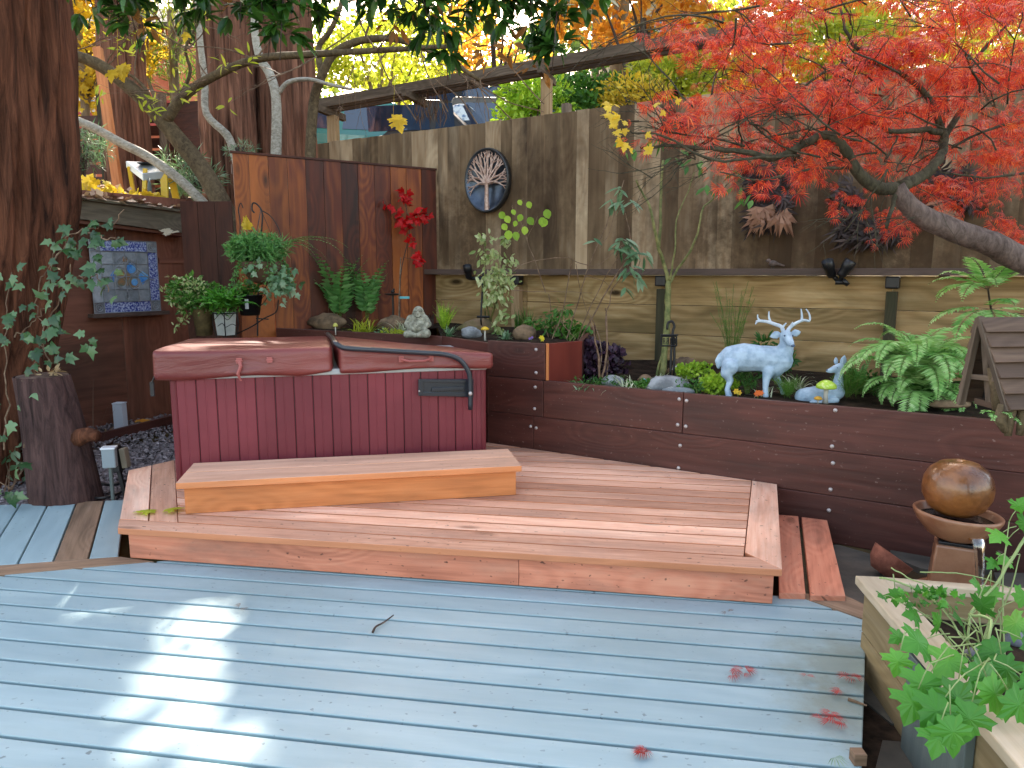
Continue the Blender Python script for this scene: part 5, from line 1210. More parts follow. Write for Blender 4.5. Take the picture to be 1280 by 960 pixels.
# ================================================================ red lace leaf maple
random.seed(101); rng=np.random.default_rng(101)
rm=T('red_maple','red laceleaf Japanese maple arching in from the right over the beds','tree',(3.9,3.4,-.15))
mb=MB(); z_=3.9
def limb(pp,r0,r1,n=10,j=.03): P=pxpath(pp,4,.004); mb.tube(P,lin(r0,r1,len(P)),n,jitter=j); return P
base=[V((3.95,3.5,-.15)),V((3.9,3.55,.6)),V((3.6,3.6,1.2))]
P=path(base+[atc(1290,330,3.95),atc(1240,305,3.92),atc(1185,285,3.9),atc(1150,268,3.88),atc(1130,250,3.86),atc(1120,233,3.85)],5); mb.tube(P,lin(.085,.042,len(P)),14,jitter=.04); mb.build('trunk',M['greybark'],rm,smooth=True); mb=MB()
limb([(1122,236,3.85),(1095,234,3.8),(1072,215,3.75),(1058,190,3.7),(1045,174,3.65),(1028,170,3.65),(1005,180,3.6),(982,192,3.6),(962,198,3.6),(930,190,3.55),(880,185,3.5),(840,182,3.5),(800,185,3.5)],.034,.006)
limb([(1124,234,3.85),(1148,222,3.9),(1165,210,3.9),(1178,190,3.95),(1180,170,4.0),(1172,150,4.0)],.034,.016)
limb([(1175,165,4.0),(1155,162,3.9),(1120,165,3.8),(1095,155,3.7),(1070,150,3.7)],.018,.006)
limb([(1175,155,4.0),(1160,120,4.0),(1120,88,3.9),(1090,78,3.9),(1060,45,3.8),(1050,10,3.8)],.018,.006)
limb([(1178,175,4.0),(1205,130,4.1),(1210,90,4.2),(1240,50,4.2),(1270,20,4.2)],.018,.006)
limb([(1120,240,3.85),(1114,262,3.8),(1108,285,3.75)],.014,.008)
limb([(1110,85,3.9),(1080,75,3.8),(1040,85,3.7),(990,120,3.6),(950,160,3.5)],.010,.004)
limb([(1060,210,3.75),(1010,212,3.6),(950,225,3.5),(900,215,3.45)],.008,.003)
limb([(1000,195,3.6),(950,196,3.5),(890,200,3.4),(830,170,3.4),(790,165,3.35),(775,150,3.3)],.008,.003)
limb([(1290,150,4.2),(1240,160,4.1),(1190,185,4.0)],.01,.005)
limb([(1290,215,4.3),(1230,222,4.1),(1175,215,4.0)],.008,.004)
tips=[]
for _ in range(64):
    px,py=U(860,1275),U(5,215); twig(mb,atc(px,py,U(3.3,4.4)),(U(-1,.4),U(-.6,.6),U(-.3,.5)),U(.3,.6),.0055,2,tips,.6,3,.02,5)
for _ in range(16):
    px,py=U(770,960),U(150,225); twig(mb,atc(px,py,U(3.3,3.8)),(U(-1,.0),U(-.6,.4),U(-.2,.4)),U(.15,.32),.003,1,tips,.6,3,.02,4)
for _ in range(10):
    px,py=U(1030,1150),U(240,280); twig(mb,atc(px,py,U(3.6,3.8)),(U(-1,.2),U(-.6,.4),U(-.5,.3)),U(.1,.2),.003,1,tips,.6,3,.02,4)
mb.build('branches',bark('dark_olive_bark',(.025,.022,.014),(.09,.08,.05),2.2,.4,.4),rm,smooth=True)
lf=MB()
def lace(px,py,zc,rx,ry,n,s=.075):
    """spray of lace leaves round a twig end; rx, ry in metres"""
    c=np.array(atc(px,py,zc)); p=c+rng.normal(size=(n,3))*np.array([rx,rx*1.1,ry]); d=rng.normal(size=(n,3))*np.array([1,1,.35]); d[:,2]-=.75; d[:,0]-=.25
    nn=rng.normal(size=(n,3))*.5+np.array([0,-.5,.8]); lf.leaves(LACE,p,d,nn,s*(.6+.7*rng.random(n)))
# mass of the crown: many small layered sprays
cand=[]
def dens(px,py):
    d=0
    if px>1000: d=.95
    elif px>900: d=.85 if 10<py<215 else .2
    elif px>840: d=.3 if 40<py<175 else .06
    if py>200: d*=.35
    for gx,gy,gr in ((1065,35,36),(1105,30,26),(1012,50,34),(1030,22,20),(1232,50,30),(1000,92,22),(1225,175,25),(930,238,35),(1070,100,16),(1255,130,22),(985,205,18),(1210,215,20),(860,70,26),(880,30,28),(905,85,14),(1062,235,22),(1150,250,12)):
        if math.hypot(px-gx,py-gy)<gr: d*=.06
    return d
random.seed(7); k=0
while k<190:
    px,py=U(840,1290),U(-25,235)
    if random.random()<dens(px,py): lace(px,py,U(4.1,4.8) if (1035<px and py>150) else U(3.4,4.7),.085,.028,24,.064); k+=1
for px,py,rx,n in ((845,55,.09,26),(868,62,.08,22),(850,128,.10,34),(880,132,.11,36),(830,140,.08,20),(790,172,.05,8),(838,168,.05,9),(868,168,.07,14),(905,60,.08,22),(940,232,.10,22),(915,238,.06,10),(1100,262,.09,40),(1130,275,.08,36),(1115,290,.07,26),(1075,250,.07,22),(1190,255,.09,34),(1210,245,.08,30),(1262,292,.07,60),(1250,285,.05,36),(1275,300,.06,40),(1044,262,.015,9),(1043,272,.015,9),(1170,240,.08,26),(1265,235,.05,16),(1262,55,.10,34),(810,165,.03,4),(1225,258,.06,22),(985,225,.06,14),(1245,205,.08,24)):
    lace(px,py,4.25 if px>1060 else (3.85 if px>1000 else 3.45),rx,.035,int(n*.8),.055)
lf.build('foliage',M['l_red'],rm)
lf=MB()
for px,py,n in ((770,140,5),(775,158,4),(765,135,3),(782,168,5),(830,135,4),(800,180,4),(768,145,3)):
    c=np.array(atc(px,py,3.35)); lf.leaves(MAPLE,c+rng.normal(size=(n,3))*.03,rng.normal(size=(n,3))-np.array([0,.3,.4]),rng.normal(size=(n,3))*.4+np.array([0,-.8,.4]),.03+.02*rng.random(n))
lf.build('yellow_leaves',M['l_yellow'],rm)
# red sapling before the stained fence
sp_=T('red_maple_sapling','small scarlet leaved maple twig in front of the stained fence','plant',V((-.98,7.7,UZ)))
mb=MB(); P=pxpath([(500,410,8.1),(500,360,8.1),(503,330,8.1),(512,290,8.1),(508,262,8.1),(503,240,8.1)],4); mb.tube(P,lin(.007,.003,len(P)),5); mb.tube(pxpath([(505,322,8.1),(520,325,8.05),(528,330,8.0)]),.002,4); mb.tube(pxpath([(512,285,8.1),(495,275,8.05),(488,262,8.0)]),.002,4); mb.build('stem',M['darktwig'],sp_)
lf=MB()
for px,py,n,s in ((510,280,16,.045),(520,270,12,.04),(500,275,8,.03),(530,268,10,.03),(525,325,14,.02),(522,318,8,.02),(508,250,10,.03),(505,240,6,.02),(515,300,8,.02),(495,265,6,.03),(484,258,4,.02)):
    c=np.array(atc(px,py,8.1)); lf.leaves(IVY if False else MAPLE,c+rng.normal(size=(n,3))*s,rng.normal(size=(n,3))*np.array([1,.6,.4])-np.array([0,0,.3]),rng.normal(size=(n,3))*.5+np.array([0,-.8,.5]),.055+.04*rng.random(n))
lf.build('foliage',M['l_scarlet'],sp_)

# ================================================================ bed plants : helper
def plant(name,label,loc,cat='plant',group=None): return T(name,label,cat,V(loc),group)
def gz(px,py,z): return atz(px,py,z)
def onb(px,py,bed='l'): return atz(px,py,LZ+.01 if bed=='l' else UZ+.01)
def fernthing(label,base,n,L,w,mat='l_fern',el=(35,70),droop=1.5,az=(0,360),pin=18,tpl=None,name='fern',group=None):
    e=plant(name,label,base,'fern',group); lf,st=MB(),MB(); fern(lf,st,base,n,L,w,el,droop,az,pin,tpl); st.build('stems',M['stem'],e); lf.build('fronds',M[mat],e); return e
def bushthing(name,label,base,c,r,mat,nc,per,cr,tpl,size,stem='darktwig',up=.4,sx=1,droop=0,ns=7,cat='plant'):
    e=plant(name,label,base,cat); mb=MB()
    for i in range(ns): q=V(c)+V((U(-.7,.7)*r[0],U(-.7,.7)*r[1],U(-.3,.8)*r[2])); mb.tube([V(base)+V((U(-.02,.02),U(-.02,.02),-.02)),(V(base)+q)/2+V((U(-.02,.02),0,0)),q],[.005,.004,.002],4)
    mb.build('stems',M[stem],e); mb=MB(); clumps(mb,tuple(c),r,nc,per,cr,tpl,size,up,sx,droop); mb.build('foliage',M[mat],e); return e
def bladething(name,label,base,n,L,w,mat,el=(25,85),droop=1.2,spread=.02,cat='plant'):
    mb=MB(); blades(mb,base,n,L,w,el,droop,spread=spread); return tag(mb.build(name,M[mat],smooth=True),label,cat)
random.seed(202); rng=np.random.default_rng(202)
# big fern on the right and others (lower bed)
b=onb(1163,508)+V((0,.12,0)); 
e=plant('fern','huge pale green fern spilling over the retaining wall beside the birdhouse',b+V((0,0,.0)),'fern'); lf,st=MB(),MB()
fern(lf,st,b+V((0,.10,.12)),22,.66,.17,(45,88),2.1,(150,395),46); fern(lf,st,b+V((0,.06,.05)),14,.50,.13,(20,60),2.0,(180,360),42); fern(lf,st,b+V((.05,.12,.16)),10,.55,.14,(60,88),2.0,(0,360),42)
st.build('stems',M['stem'],e); lf.build('fronds',M['l_fernpale'],e)
b=V(atc(1235,362,4.6)); bb=onb(1260,500)+V((.1,.35,0))
e=plant('fern','upright fern with pointed fronds hanging over the cap rail at right',bb,'fern'); lf,st=MB(),MB(); st.tube([bb,(bb+b)/2+V((.05,0,0)),b],[.01,.008,.006],5)
fern(lf,st,b,9,.42,.12,(15,75),1.3,(110,330),18); fern(lf,st,b+V((.02,0,-.12)),6,.38,.12,(-10,40),1.2,(150,360),18); st.build('stems',M['darktwig'],e); lf.build('fronds',M['l_fernpale'],e)
fernthing('upright fresh green fern between the fawn and the huge fern',onb(1078,498)+V((0,.1,0)),9,.30,.06,'l_fern',(60,88),.7,pin=16)
fernthing('dark low fern under the huge fern near the birdhouse',onb(1165,505)+V((0,.08,0)),10,.34,.09,'l_ferndark',(30,70),1.3,(180,360))
def feather(label,base,h,r,n,mat='l_aspar'):
    e=plant('feathery_plant',label,base); mb,lf=MB(),MB()
    for i in range(n):
        a=U(0,2*PI); tip=V(base)+V((math.cos(a)*r*U(.2,1),math.sin(a)*r*U(.2,1),h*U(.55,1))); P=path([V(base),(V(base)+tip)/2+V((U(-.03,.03),U(-.03,.03),h*.08)),tip],4); mb.tube(P,.0022,3)
        for k in range(70):
            t=U(.25,1); q=P[int(t*(len(P)-1))]; s=U(.02,.05); lf.leaves(NARROW,[tuple(q+V((U(-.015,.015),U(-.015,.015),U(-.02,.02))))],rdir(1,.2),rdir(1),s,s*.35)
    mb.build('stems',M['stem'],e); lf.build('foliage',M[mat],e); return e
feather('tall feathery green asparagus like plant behind the standing stag',onb(940,478)+V((.05,.75,0)),.80,.24,26)
feather('low feathery green plant in front of the stag and fawn',onb(980,498)+V((.05,.07,0)),.13,.14,16)
feather('feathery green tuft at the foot of the fawn under the lime toadstool',onb(1060,500)+V((.04,.10,0)),.20,.16,22)
# lime sedum pair
bushthing('lime_groundcover','bright lime green mounded plant in front of the stag, nearer the wall',onb(902,492)+V((0,.08,0)),onb(902,492)+V((0,.10,.05)),(.14,.10,.055),'l_lime',26,34,.035,ROUND,.026,'stem')
bushthing('lime_groundcover','lime green mounded plant behind and left of the nearer lime mound',onb(880,482)+V((0,.28,0)),onb(880,482)+V((0,.28,.075)),(.14,.11,.06),'l_lime',26,30,.035,ROUND,.026,'stem')
bushthing('dark_green_shrub','dark green spiky leaved plant against the belly of the stag',onb(940,492)+V((0,.09,0)),onb(938,492)+V((0,.10,.11)),(.10,.06,.09),'l_ferndark',18,22,.03,LANCE,.035,'stem')
bushthing('dark_green_shrub','dark large leaved plant behind the fawn on the plank wall',onb(1040,470)+V((0,.75,0)),onb(1040,470)+V((0,.75,.15)),(.26,.12,.13),'l_ferndark',14,12,.06,OVAL,.11,'stem')
bushthing('dark_green_shrub','dark leafy plant behind the chest of the stag',onb(990,480)+V((0,.5,0)),onb(990,480)+V((0,.5,.16)),(.16,.12,.16),'l_ferndark',22,16,.06,LANCE,.08,'stem')
# purple heuchera
bushthing('purple_shrub','dark purple leaved mound beside the red side panel of the upper bed',onb(755,480)+V((0,.35,0)),onb(752,480)+V((0,.40,.14)),(.25,.18,.15),'l_purple',60,26,.06,ROUND,.045,'darktwig')
bushthing('purple_shrub','small dark purple shrub behind the laughing stone figure',gz(540,408,UZ),gz(535,402,UZ)+V((0,.25,.20)),(.26,.12,.13),'l_purple',26,14,.05,OVAL,.035,'darktwig')
bushthing('reddish_groundcover','small reddish brown leaved plant at the foot of the red side panel',onb(705,478)+V((0,.1,0)),onb(706,478)+V((0,.1,.05)),(.05,.05,.06),'l_dryred',8,14,.025,ROUND,.028,'darktwig')
# striped grasses / creepers in lower bed
for i,(x,y,n,L,m_,lab) in enumerate(((790,490,26,.19,'l_cream','cream striped spider plant left of the turquoise toadstool'),(822,480,20,.17,'l_cream','cream striped blades behind the big grey rock'),(955,497,18,.14,'l_cream','striped grass blades beside the front hoof of the stag'),(1000,488,22,.22,'l_cream','pale arching grass blades between the stag and the fawn'),(730,488,22,.13,'l_silver','narrow grey green blades along the wall below the purple mound'),(865,478,16,.12,'l_cream','short striped blades right of the big grey rock'))):
    bladething('striped_grass',lab,onb(x,y)+V((0,.07,0)),n,L,.011,m_,(15,70),1.6,.06)
bushthing('mixed_groundcover','low dark green creeping plant along the wall top under the purple mound',onb(740,486)+V((0,.06,0)),onb(750,486)+V((.02,.08,.03)),(.24,.05,.035),'l_ferndark',24,16,.04,LANCE,.035,'stem')
bushthing('mixed_groundcover','low green creeping plant left of the turquoise toadstool',onb(800,490)+V((0,.06,0)),onb(803,490)+V((0,.09,.03)),(.10,.06,.035),'l_green',16,16,.035,OVAL,.03,'stem')
bushthing('mixed_groundcover','low green creeping plant between the toadstool wall and the lime mounds',onb(870,494)+V((0,.05,0)),onb(862,494)+V((0,.12,.035)),(.12,.07,.035),'l_ferndark',20,16,.035,OVAL,.03,'stem')
bushthing('mixed_groundcover','low dark plant covering the soil behind the lime toadstool',onb(1100,500)+V((0,.3,0)),onb(1110,500)+V((0,.32,.06)),(.24,.1,.06),'l_ferndark',26,16,.05,OVAL,.04,'stem')
# rocks
M['rockgrey']=plain('grey_rock',(.13,.14,.15),.75,(.34,.36,.38),7,bmp=.5,bs=22); M['rockbrown']=plain('brown_rock',(.09,.06,.035),.85,(.26,.17,.10),8,bmp=.8,bs=18); M['rockmoss']=plain('mossy_rock',(.10,.09,.03),.85,(.20,.13,.08),6,bmp=.8,bs=20); M['rockpale']=plain('pale_veined_rock',(.16,.19,.21),.7,(.62,.64,.62),9,lo=.5,hi=.6)
def rock(label,px,py,bed,r,mat,nz=.28,dz=0,rot=0,dy=.1):
    p=onb(px,py,bed)+V((0,dy,r[2]*.5+dz)); return tag(MB().ball(p,r,20,nz,1.3,Matrix.Rotation(rot,3,'Z')).build('rock',M[mat],smooth=True),label,'rock')
rock('big blue grey boulder with pale veins at the wall top below the black sign',838,492,'l',(.15,.09,.075),'rockgrey')
rock('pale veined flat rock lying against the front of the grey boulder',850,494,'l',(.11,.05,.035),'rockpale',dy=.05)
rock('tan rock behind the turquoise toadstool',812,482,'l',(.06,.05,.04),'rockbrown',dy=.18)
rock('smooth dark green grey rock between the purple mound and the spider plant',768,486,'l',(.09,.06,.06),'rockgrey',.1)
rock('dark brown jagged rock left of the lime mounds',868,470,'l',(.10,.07,.09),'rockbrown',.45,dy=.35)
rock('small brown jagged rock behind the white flowers',855,474,'l',(.07,.05,.05),'rockbrown',.45,dy=.30)
rock('brown lumpy rock at the left end of the upper bed',405,411,'u',(.19,.12,.105),'rockbrown',.3,dy=.15)
rock('dark arched rock between the hosta and the stone figure',487,414,'u',(.15,.1,.09),'rockbrown',.3,dy=.2)
rock('mossy brown rock behind the yellow toadstool',597,418,'u',(.18,.10,.085),'rockmoss',.35,dy=.28)
rock('dark grey rock left of the yellow toadstool',588,422,'u',(.09,.06,.06),'rockgrey',.3,dy=.12)
rock('rusty brown round rock below the bright green grass tuft',657,424,'u',(.11,.08,.075),'rockbrown',.2,dy=.13)
rock('flat brown rock ledge beside the birdhouse at the wall top',1188,512,'l',(.12,.07,.03),'rockbrown',.3,dy=.0,dz=.02)
# brick
p=gz(772,418,UZ-.05); tag(MB().box(p+V((.06,.3,.07)),wd*.07,wn*.04,(0,0,.025)).build('brick',plain('red_brick',(.25,.08,.05),.9,(.35,.13,.08),20),bevel=.004),'small red brick lying behind the purple mound','brick')
# upper bed plants
bladething('striped_grass','spiky silvery tuft beside the knees of the stone figure',gz(560,422,UZ)+V((0,.08,0)),46,.16,.010,'l_silver',(5,80),.9,.02)
bladething('striped_grass','spiky silvery tuft right of the yellow toadstool',gz(632,425,UZ)+V((0,.08,0)),40,.13,.010,'l_silver',(5,80),.9,.03)
bladething('green_grass','bright green upright grass tuft in front of the tan planks',gz(655,418,UZ)+V((0,.28,0)),80,.26,.008,'l_green',(55,89),.3,.09)
bladething('striped_grass','green and cream striped tuft beside the pale toadstool',gz(452,416,UZ)+V((0,.1,0)),60,.20,.014,'l_yelgreen',(15,75),1.0,.08)
bladething('striped_grass','black and white striped tuft left of the stone figure',gz(500,417,UZ)+V((0,.18,0)),34,.18,.012,'l_cream',(15,75),1.2,.05)
fernthing('bright green upright fern right of the stone figure',gz(553,418,UZ)+V((0,.22,0)),11,.31,.045,'l_lime',(62,88),.5,pin=18)
fernthing('tall olive fern standing before the stained fence',gz(430,408,UZ)+V((0,-.22,0)),9,.95,.17,'l_fern',(76,88),.75,(0,360),14)
e=fernthing('second thinner fern with green tips left of the red sapling',gz(462,408,UZ)+V((0,-.15,0)),6,.80,.15,'l_fern',(74,88),.8,(0,360),12)
bushthing('yellow_groundcover','tiny yellow and pale green leaved plant in front of the dark arched rock',gz(492,421,UZ),gz(492,421,UZ)+V((0,.05,.03)),(.11,.04,.03),'l_yelgreen',14,12,.03,OVAL,.03,'stem')
bushthing('mixed_groundcover','low grey green plant left of the stone figure beside yellow leaves',gz(475,420,UZ),gz(475,420,UZ)+V((0,.04,.02)),(.07,.04,.025),'l_silver',10,12,.03,OVAL,.03,'stem')
# variegated tall shrub
b=gz(612,416,UZ)+V((0,.25,0)); c=lambda px,py: V(atc(px,py,7.1))
e=plant('variegated_shrub','tall shrub of cream edged leaves trained on a black stake','', 'shrub') if False else T('variegated_shrub','tall shrub of cream edged leaves trained on a black stake','shrub',b)
mb=MB()
for px0,px1,py1 in ((612,606,300),(618,625,310),(622,632,330),(610,600,350)): P=path([V(b)+V((U(-.04,.04),0,0)),c((px0+px1)/2+U(-4,4),365),c(px1,py1)],5); mb.tube(P,lin(.010,.003,len(P)),5)
mb.build('stems',M['greenstem'],e); lf=MB()
for px,py,rx,rz,n in ((605,298,.07,.05,26),(632,300,.05,.05,20),(612,320,.10,.07,60),(622,340,.12,.09,90),(610,350,.10,.08,70),(625,365,.09,.08,60),(608,375,.07,.06,36),(632,350,.08,.06,36),(628,395,.07,.05,26),(622,410,.05,.05,20),(640,325,.05,.04,14)):
    p=np.array(c(px,py)); q=p+rng.normal(size=(n,3))*np.array([rx,rx,rz])*.6; d=rng.normal(size=(n,3))*np.array([1,.8,.4])-np.array([0,0,.9]); lf.leaves(OVAL,q,d,rng.normal(size=(n,3))*.5+np.array([0,-.8,.4]),.045+.03*rng.random(n))
lf.build('foliage',M['l_var'],e)
mb=MB(); mb.tube([gz(602,418,UZ)+V((0,.22,0)),c(601,400),c(604,340)],.009,6); mb.tube([c(596,396),c(612,396)],.012,6); tag(mb.build('garden_stake',M['blackmetal']),'black metal stake with a crossbar holding up the variegated shrub','stake')
# dark green leaved sparse shrub with bare arching stems
bushthing('green_shrub','sparse drooping dark green shrub on the upper bed right end',gz(690,424,UZ)+V((0,.12,0)),gz(705,424,UZ)+V((-.05,.2,.16)),(.26,.10,.13),'l_green',20,11,.05,LANCE,.075,'twig',droop=.9)
bushthing('green_groundcover','round leaved green plant at the right end of the upper bed',gz(728,426,UZ)+V((-.1,.05,0)),gz(722,424,UZ)+V((-.03,.12,.05)),(.14,.04,.05),'l_green',10,6,.03,ROUND,.07,'stem')
random.seed(33)
e=T('leafless_shrub','leafless arching brown stems rising from the right end of the upper bed','plant',gz(690,424,UZ)); mb=MB()
for pp,r_ in (([(690,424,6.4),(703,390,6.4),(712,340,6.4),(716,325,6.35),(706,322,6.3),(680,324,6.2),(655,330,6.15),(640,340,6.1)],.005),([(708,424,6.4),(722,380,6.4),(733,340,6.35),(748,305,6.3),(760,275,6.3),(762,255,6.3)],.006),([(722,424,6.4),(735,390,6.3),(755,350,6.25),(768,330,6.2),(780,315,6.2)],.005),([(716,325,6.35),(735,332,6.3),(748,332,6.3),(760,322,6.3),(780,305,6.3)],.004),([(720,330,6.3),(725,360,6.35),(735,395,6.4)],.004),([(640,362,6.2),(660,364,6.2),(694,364,6.2),(740,366,6.2)],.0035),([(700,400,6.4),(712,415,6.3),(720,424,6.2)],.004),([(732,345,6.3),(755,352,6.2),(768,365,6.2)],.003)):
    P=pxpath(pp,4,.004); mb.tube(P,lin(r_,r_*.5,len(P)),5)
mb.build('stems',M['twig'],e)
e=T('lime_sapling','thin sapling with round lime green leaves beside the metal tree bowl','plant',gz(680,420,UZ)); mb=MB(); 
for pp in ([(682,366,6.9),(668,325,6.9),(659,300,6.9),(668,280,6.9),(672,270,6.9)],[(659,300,6.9),(650,275,6.9),(640,258,6.9),(655,248,6.9)],[(655,280,6.9),(640,300,6.9),(632,310,6.9)],[(686,368,6.9),(690,400,6.9),(694,424,6.7)]): P=pxpath(pp,4,.003); mb.tube(P,lin(.005,.0025,len(P)),5)
mb.build('stem',M['twig'],e); lf=MB()
for px,py in ((640,262),(652,268),(645,276),(656,283),(632,270),(628,280),(660,272),(682,262),(676,272),(648,250),(643,290),(683,274),(660,252),(636,288),(625,265)):
    lf.leaves(ROUND,[tuple(atc(px,py,6.85))],[(U(-.6,.6),-.2,-.8)],[(U(-.4,.4),-1,.35)],[U(.055,.09)])
lf.build('foliage',M['l_lime'],e)
# avocado like plant
e=T('bay_sapling','slender sapling with long drooping blue green leaves before the plank wall','plant',onb(790,478)+V((0,.4,0))); mb=MB()
for pp,r_ in (([(722,430,6.3),(740,398,6.2),(765,352,6.1),(783,325,6.1),(788,300,6.1),(782,270,6.1),(776,245,6.1),(780,225,6.1)],.007),([(772,250,6.1),(762,290,6.1),(750,310,6.1)],.004),([(790,300,6.1),(800,320,6.05),(795,345,6.05)],.004),([(759,470,6.0),(760,440,6.0),(757,395,6.1),(762,380,6.1),(765,362,6.1),(783,340,6.1)],.006),([(748,470,6.0),(752,440,6.0),(745,410,6.05),(735,390,6.1)],.006)): P=pxpath(pp,4,.003); mb.tube(P,lin(r_,r_*.5,len(P)),6)
mb.build('stems',M['twig'],e); lf=MB()
def long_(px,py,n,spr,s=.12,dr=.5):
    for _ in range(n): lf.leaves(LANCE,[tuple(V(atc(px,py,6.05))+V((U(-spr,spr),U(-spr,spr),U(-spr,spr)*.6)))],[(U(-1,1),U(-.8,.4),-dr+U(-.4,.5))],[(U(-.4,.4),-.5,.9)],U(s*.8,s*1.25),U(s*.9,s*1.4))
for a in ((780,300,9,.04),(790,310,10,.05),(800,318,8,.05),(785,335,6,.04),(795,345,5,.03),(770,250,8,.05),(778,235,6,.04),(785,250,5,.04),(740,300,2,.03),(772,310,5,.04),(785,362,3,.03)): long_(*a)
lf.build('foliage',M['l_silver'],e)
# green stemmed small tree
e=T('green_stem_tree','small tree with mossy green forking stems growing beside the dark post','tree',onb(832,470)+V((0,.55,0))); mb=MB()
for pp,r0_,r1_ in (([(826,478,6.3),(831,440,6.3),(834,400,6.3),(835,370,6.3),(836,352,6.3)],.030,.024),([(836,354,6.3),(830,330,6.3),(822,305,6.25),(817,280,6.2),(811,255,6.2),(802,240,6.2),(795,225,6.1)],.018,.007),([(836,354,6.3),(840,335,6.25),(844,310,6.2),(845,280,6.2),(850,262,6.2),(860,240,6.2),(868,215,6.1)],.009,.004),([(836,356,6.3),(848,335,6.3),(862,315,6.25),(872,290,6.2),(878,262,6.2),(890,250,6.2),(900,235,6.1)],.012,.006),([(824,308,6.3),(826,280,6.3),(826,240,6.3),(829,200,6.25)],.014,.010),([(820,478,6.3),(824,455,6.3),(830,440,6.3)],.012,.01)):
    P=pxpath(pp,4,.004); mb.tube(P,lin(r0_,r1_,len(P)),8,jitter=.05)
mb.build('trunk',M['greenstem'],e,smooth=True); lf=MB()
for px,py,n in ((928,240,3),(935,250,3),(920,215,3),(900,190,4),(840,195,5),(820,175,6),(870,205,5),(880,235,3),(790,180,3),(850,170,5)):
    for _ in range(n): lf.leaves(LANCE,[tuple(V(atc(px,py,6.1))+V((U(-.08,.08),U(-.05,.05),U(-.05,.05))))],[(U(-1,1),U(-.8,.4),-.5)],[(U(-.4,.4),-.5,.9)],U(.09,.14),U(.12,.2))
lf.build('foliage',M['l_green'],e)
e=T('leafless_shrub','two bare brown stems growing out of the purple mound','plant',onb(750,480)+V((0,.3,0))); mb=MB()
for pp in ([(750,472,5.6),(748,445,5.6),(744,425,5.6),(742,412,5.6),(737,398,5.6)],[(752,472,5.6),(757,455,5.6),(759,425,5.6),(758,395,5.6),(757,385,5.6)]): P=pxpath(pp,4,.003); mb.tube(P,lin(.009,.004,len(P)),6)
mb.build('stems',M['twig'],e)

# ================================================================ staghorn ferns on the weathered fence
def stag(label,pts,seedn,tan):
    e=T('staghorn_fern',label,'fern',FPt(*pts[0][:2],.1)); mb=MB(); mt=MB()
    global rng
    for (px,py,rx,ry,n) in pts:
        for i in range(n):
            c_=FPt(px+U(-rx,rx),py+U(-ry,ry),U(.03,.16)); mb.leaves(STAG,[tuple(c_)],[(U(-1,1),U(-.5,.1),U(-1,.3))],[(U(-.5,.5),-1,U(-.3,.3))],U(.10,.20),U(.08,.16))
    mb.build('dark_fronds',M['l_stag'],e,smooth=True)
    for (px,py,s_) in tan: 
        for k in range(4): mt.leaves(STAG,[tuple(FPt(px+U(-4,4),py+U(-3,3),.17))],[(U(-.6,.6)+(px%7-3)*.2,-.2,-1)],[(U(-.2,.2),-1,.2)],s_*U(.6,.95),s_*.75)
    if tan: mt.build('tan_fronds',M['l_stagtan'],e)
    return e
random.seed(61)
stag('shaggy dark brown staghorn fern with tan antler fronds, left of the three',[(945,235,12,25,40),(970,235,14,28,40),(955,270,22,14,30)],1,[(955,262,.26),(972,268,.26),(948,275,.2)])
stag('shaggy blackish staghorn fern behind the red maple, middle of the three',[(1080,292,32,9,60),(1060,250,18,20,26),(1100,290,20,8,30)],2,[])
stag('dark staghorn fern at right showing a pale holed frond',[(1195,235,24,22,40)],3,[(1178,250,.22),(1190,262,.24)])
# ================================================================ hanging plants near the left fence
random.seed(71); rng=np.random.default_rng(71)
hb=T('hanging_basket','full basket of trailing green and grey leaves hung from a black crook','hanging basket',atc(330,318,6.9)-V((0,0,.3)))
mb=MB(); cc=V(atc(328,330,6.9)); Mb=None
prof=[(.03,-.19),(.12,-.15),(.18,-.06),(.20,.02),(.19,.02),(.16,-.05),(.0,-.14)]
MB().lathe(prof,20,cc).build('coir_bowl',M['l_brown'],hb,smooth=True)
for k in range(3):
    a=k*2.1+.4; mb.tube([cc+V((.19*math.cos(a),.19*math.sin(a),.02)),V(atc(326,262,6.9))],.0025,4)
mb.build('chains',M['blackmetal'],hb)
lf=MB(); clumps(lf,tuple(cc+V((0,-.04,.12))),(.24,.18,.15),60,26,.06,NARROW,.09,.4); clumps(lf,tuple(cc+V((-.03,-.08,.14))),(.24,.15,.14),44,24,.05,OVAL,.045,.4)
for i in range(46):
    a=U(0,2*PI); p=cc+V((math.cos(a)*.2,math.sin(a)*.18,.05)); n=random.randint(8,20)
    for k in range(n): p=p+V((math.cos(a)*.006,math.sin(a)*.006,-.016)); lf.leaves(OVAL,[tuple(p)],rdir(1,-.3),rdir(1,.3),U(.02,.035))
lf.build('trailing_leaves',M['l_yelgreen'] if False else M['l_fern'],hb)
lf=MB()
for px,py,n in ((320,335,26),(345,345,40),(352,355,36),(358,362,14),(340,365,16),(365,342,10)): 
    c_=np.array(atc(px,py,6.72)); lf.leaves(IVY,c_+rng.normal(size=(n,3))*.05,rng.normal(size=(n,3))-np.array([0,.2,.8]),rng.normal(size=(n,3))*.4+np.array([0,-.9,.5]),.05+.03*rng.random(n))
lf.build('silver_leaves',M['l_silver'],hb)
lf,st=MB(),MB(); fern(lf,st,V(atc(352,305,6.9)),4,.42,.05,(5,25),.9,(-25,15),14); fern(lf,st,V(atc(352,305,6.9)),3,.6,.05,(10,25),.9,(-12,10),16); st.build('frond_stems',M['stem'],hb); lf.build('side_fronds',M['l_fern'],hb)
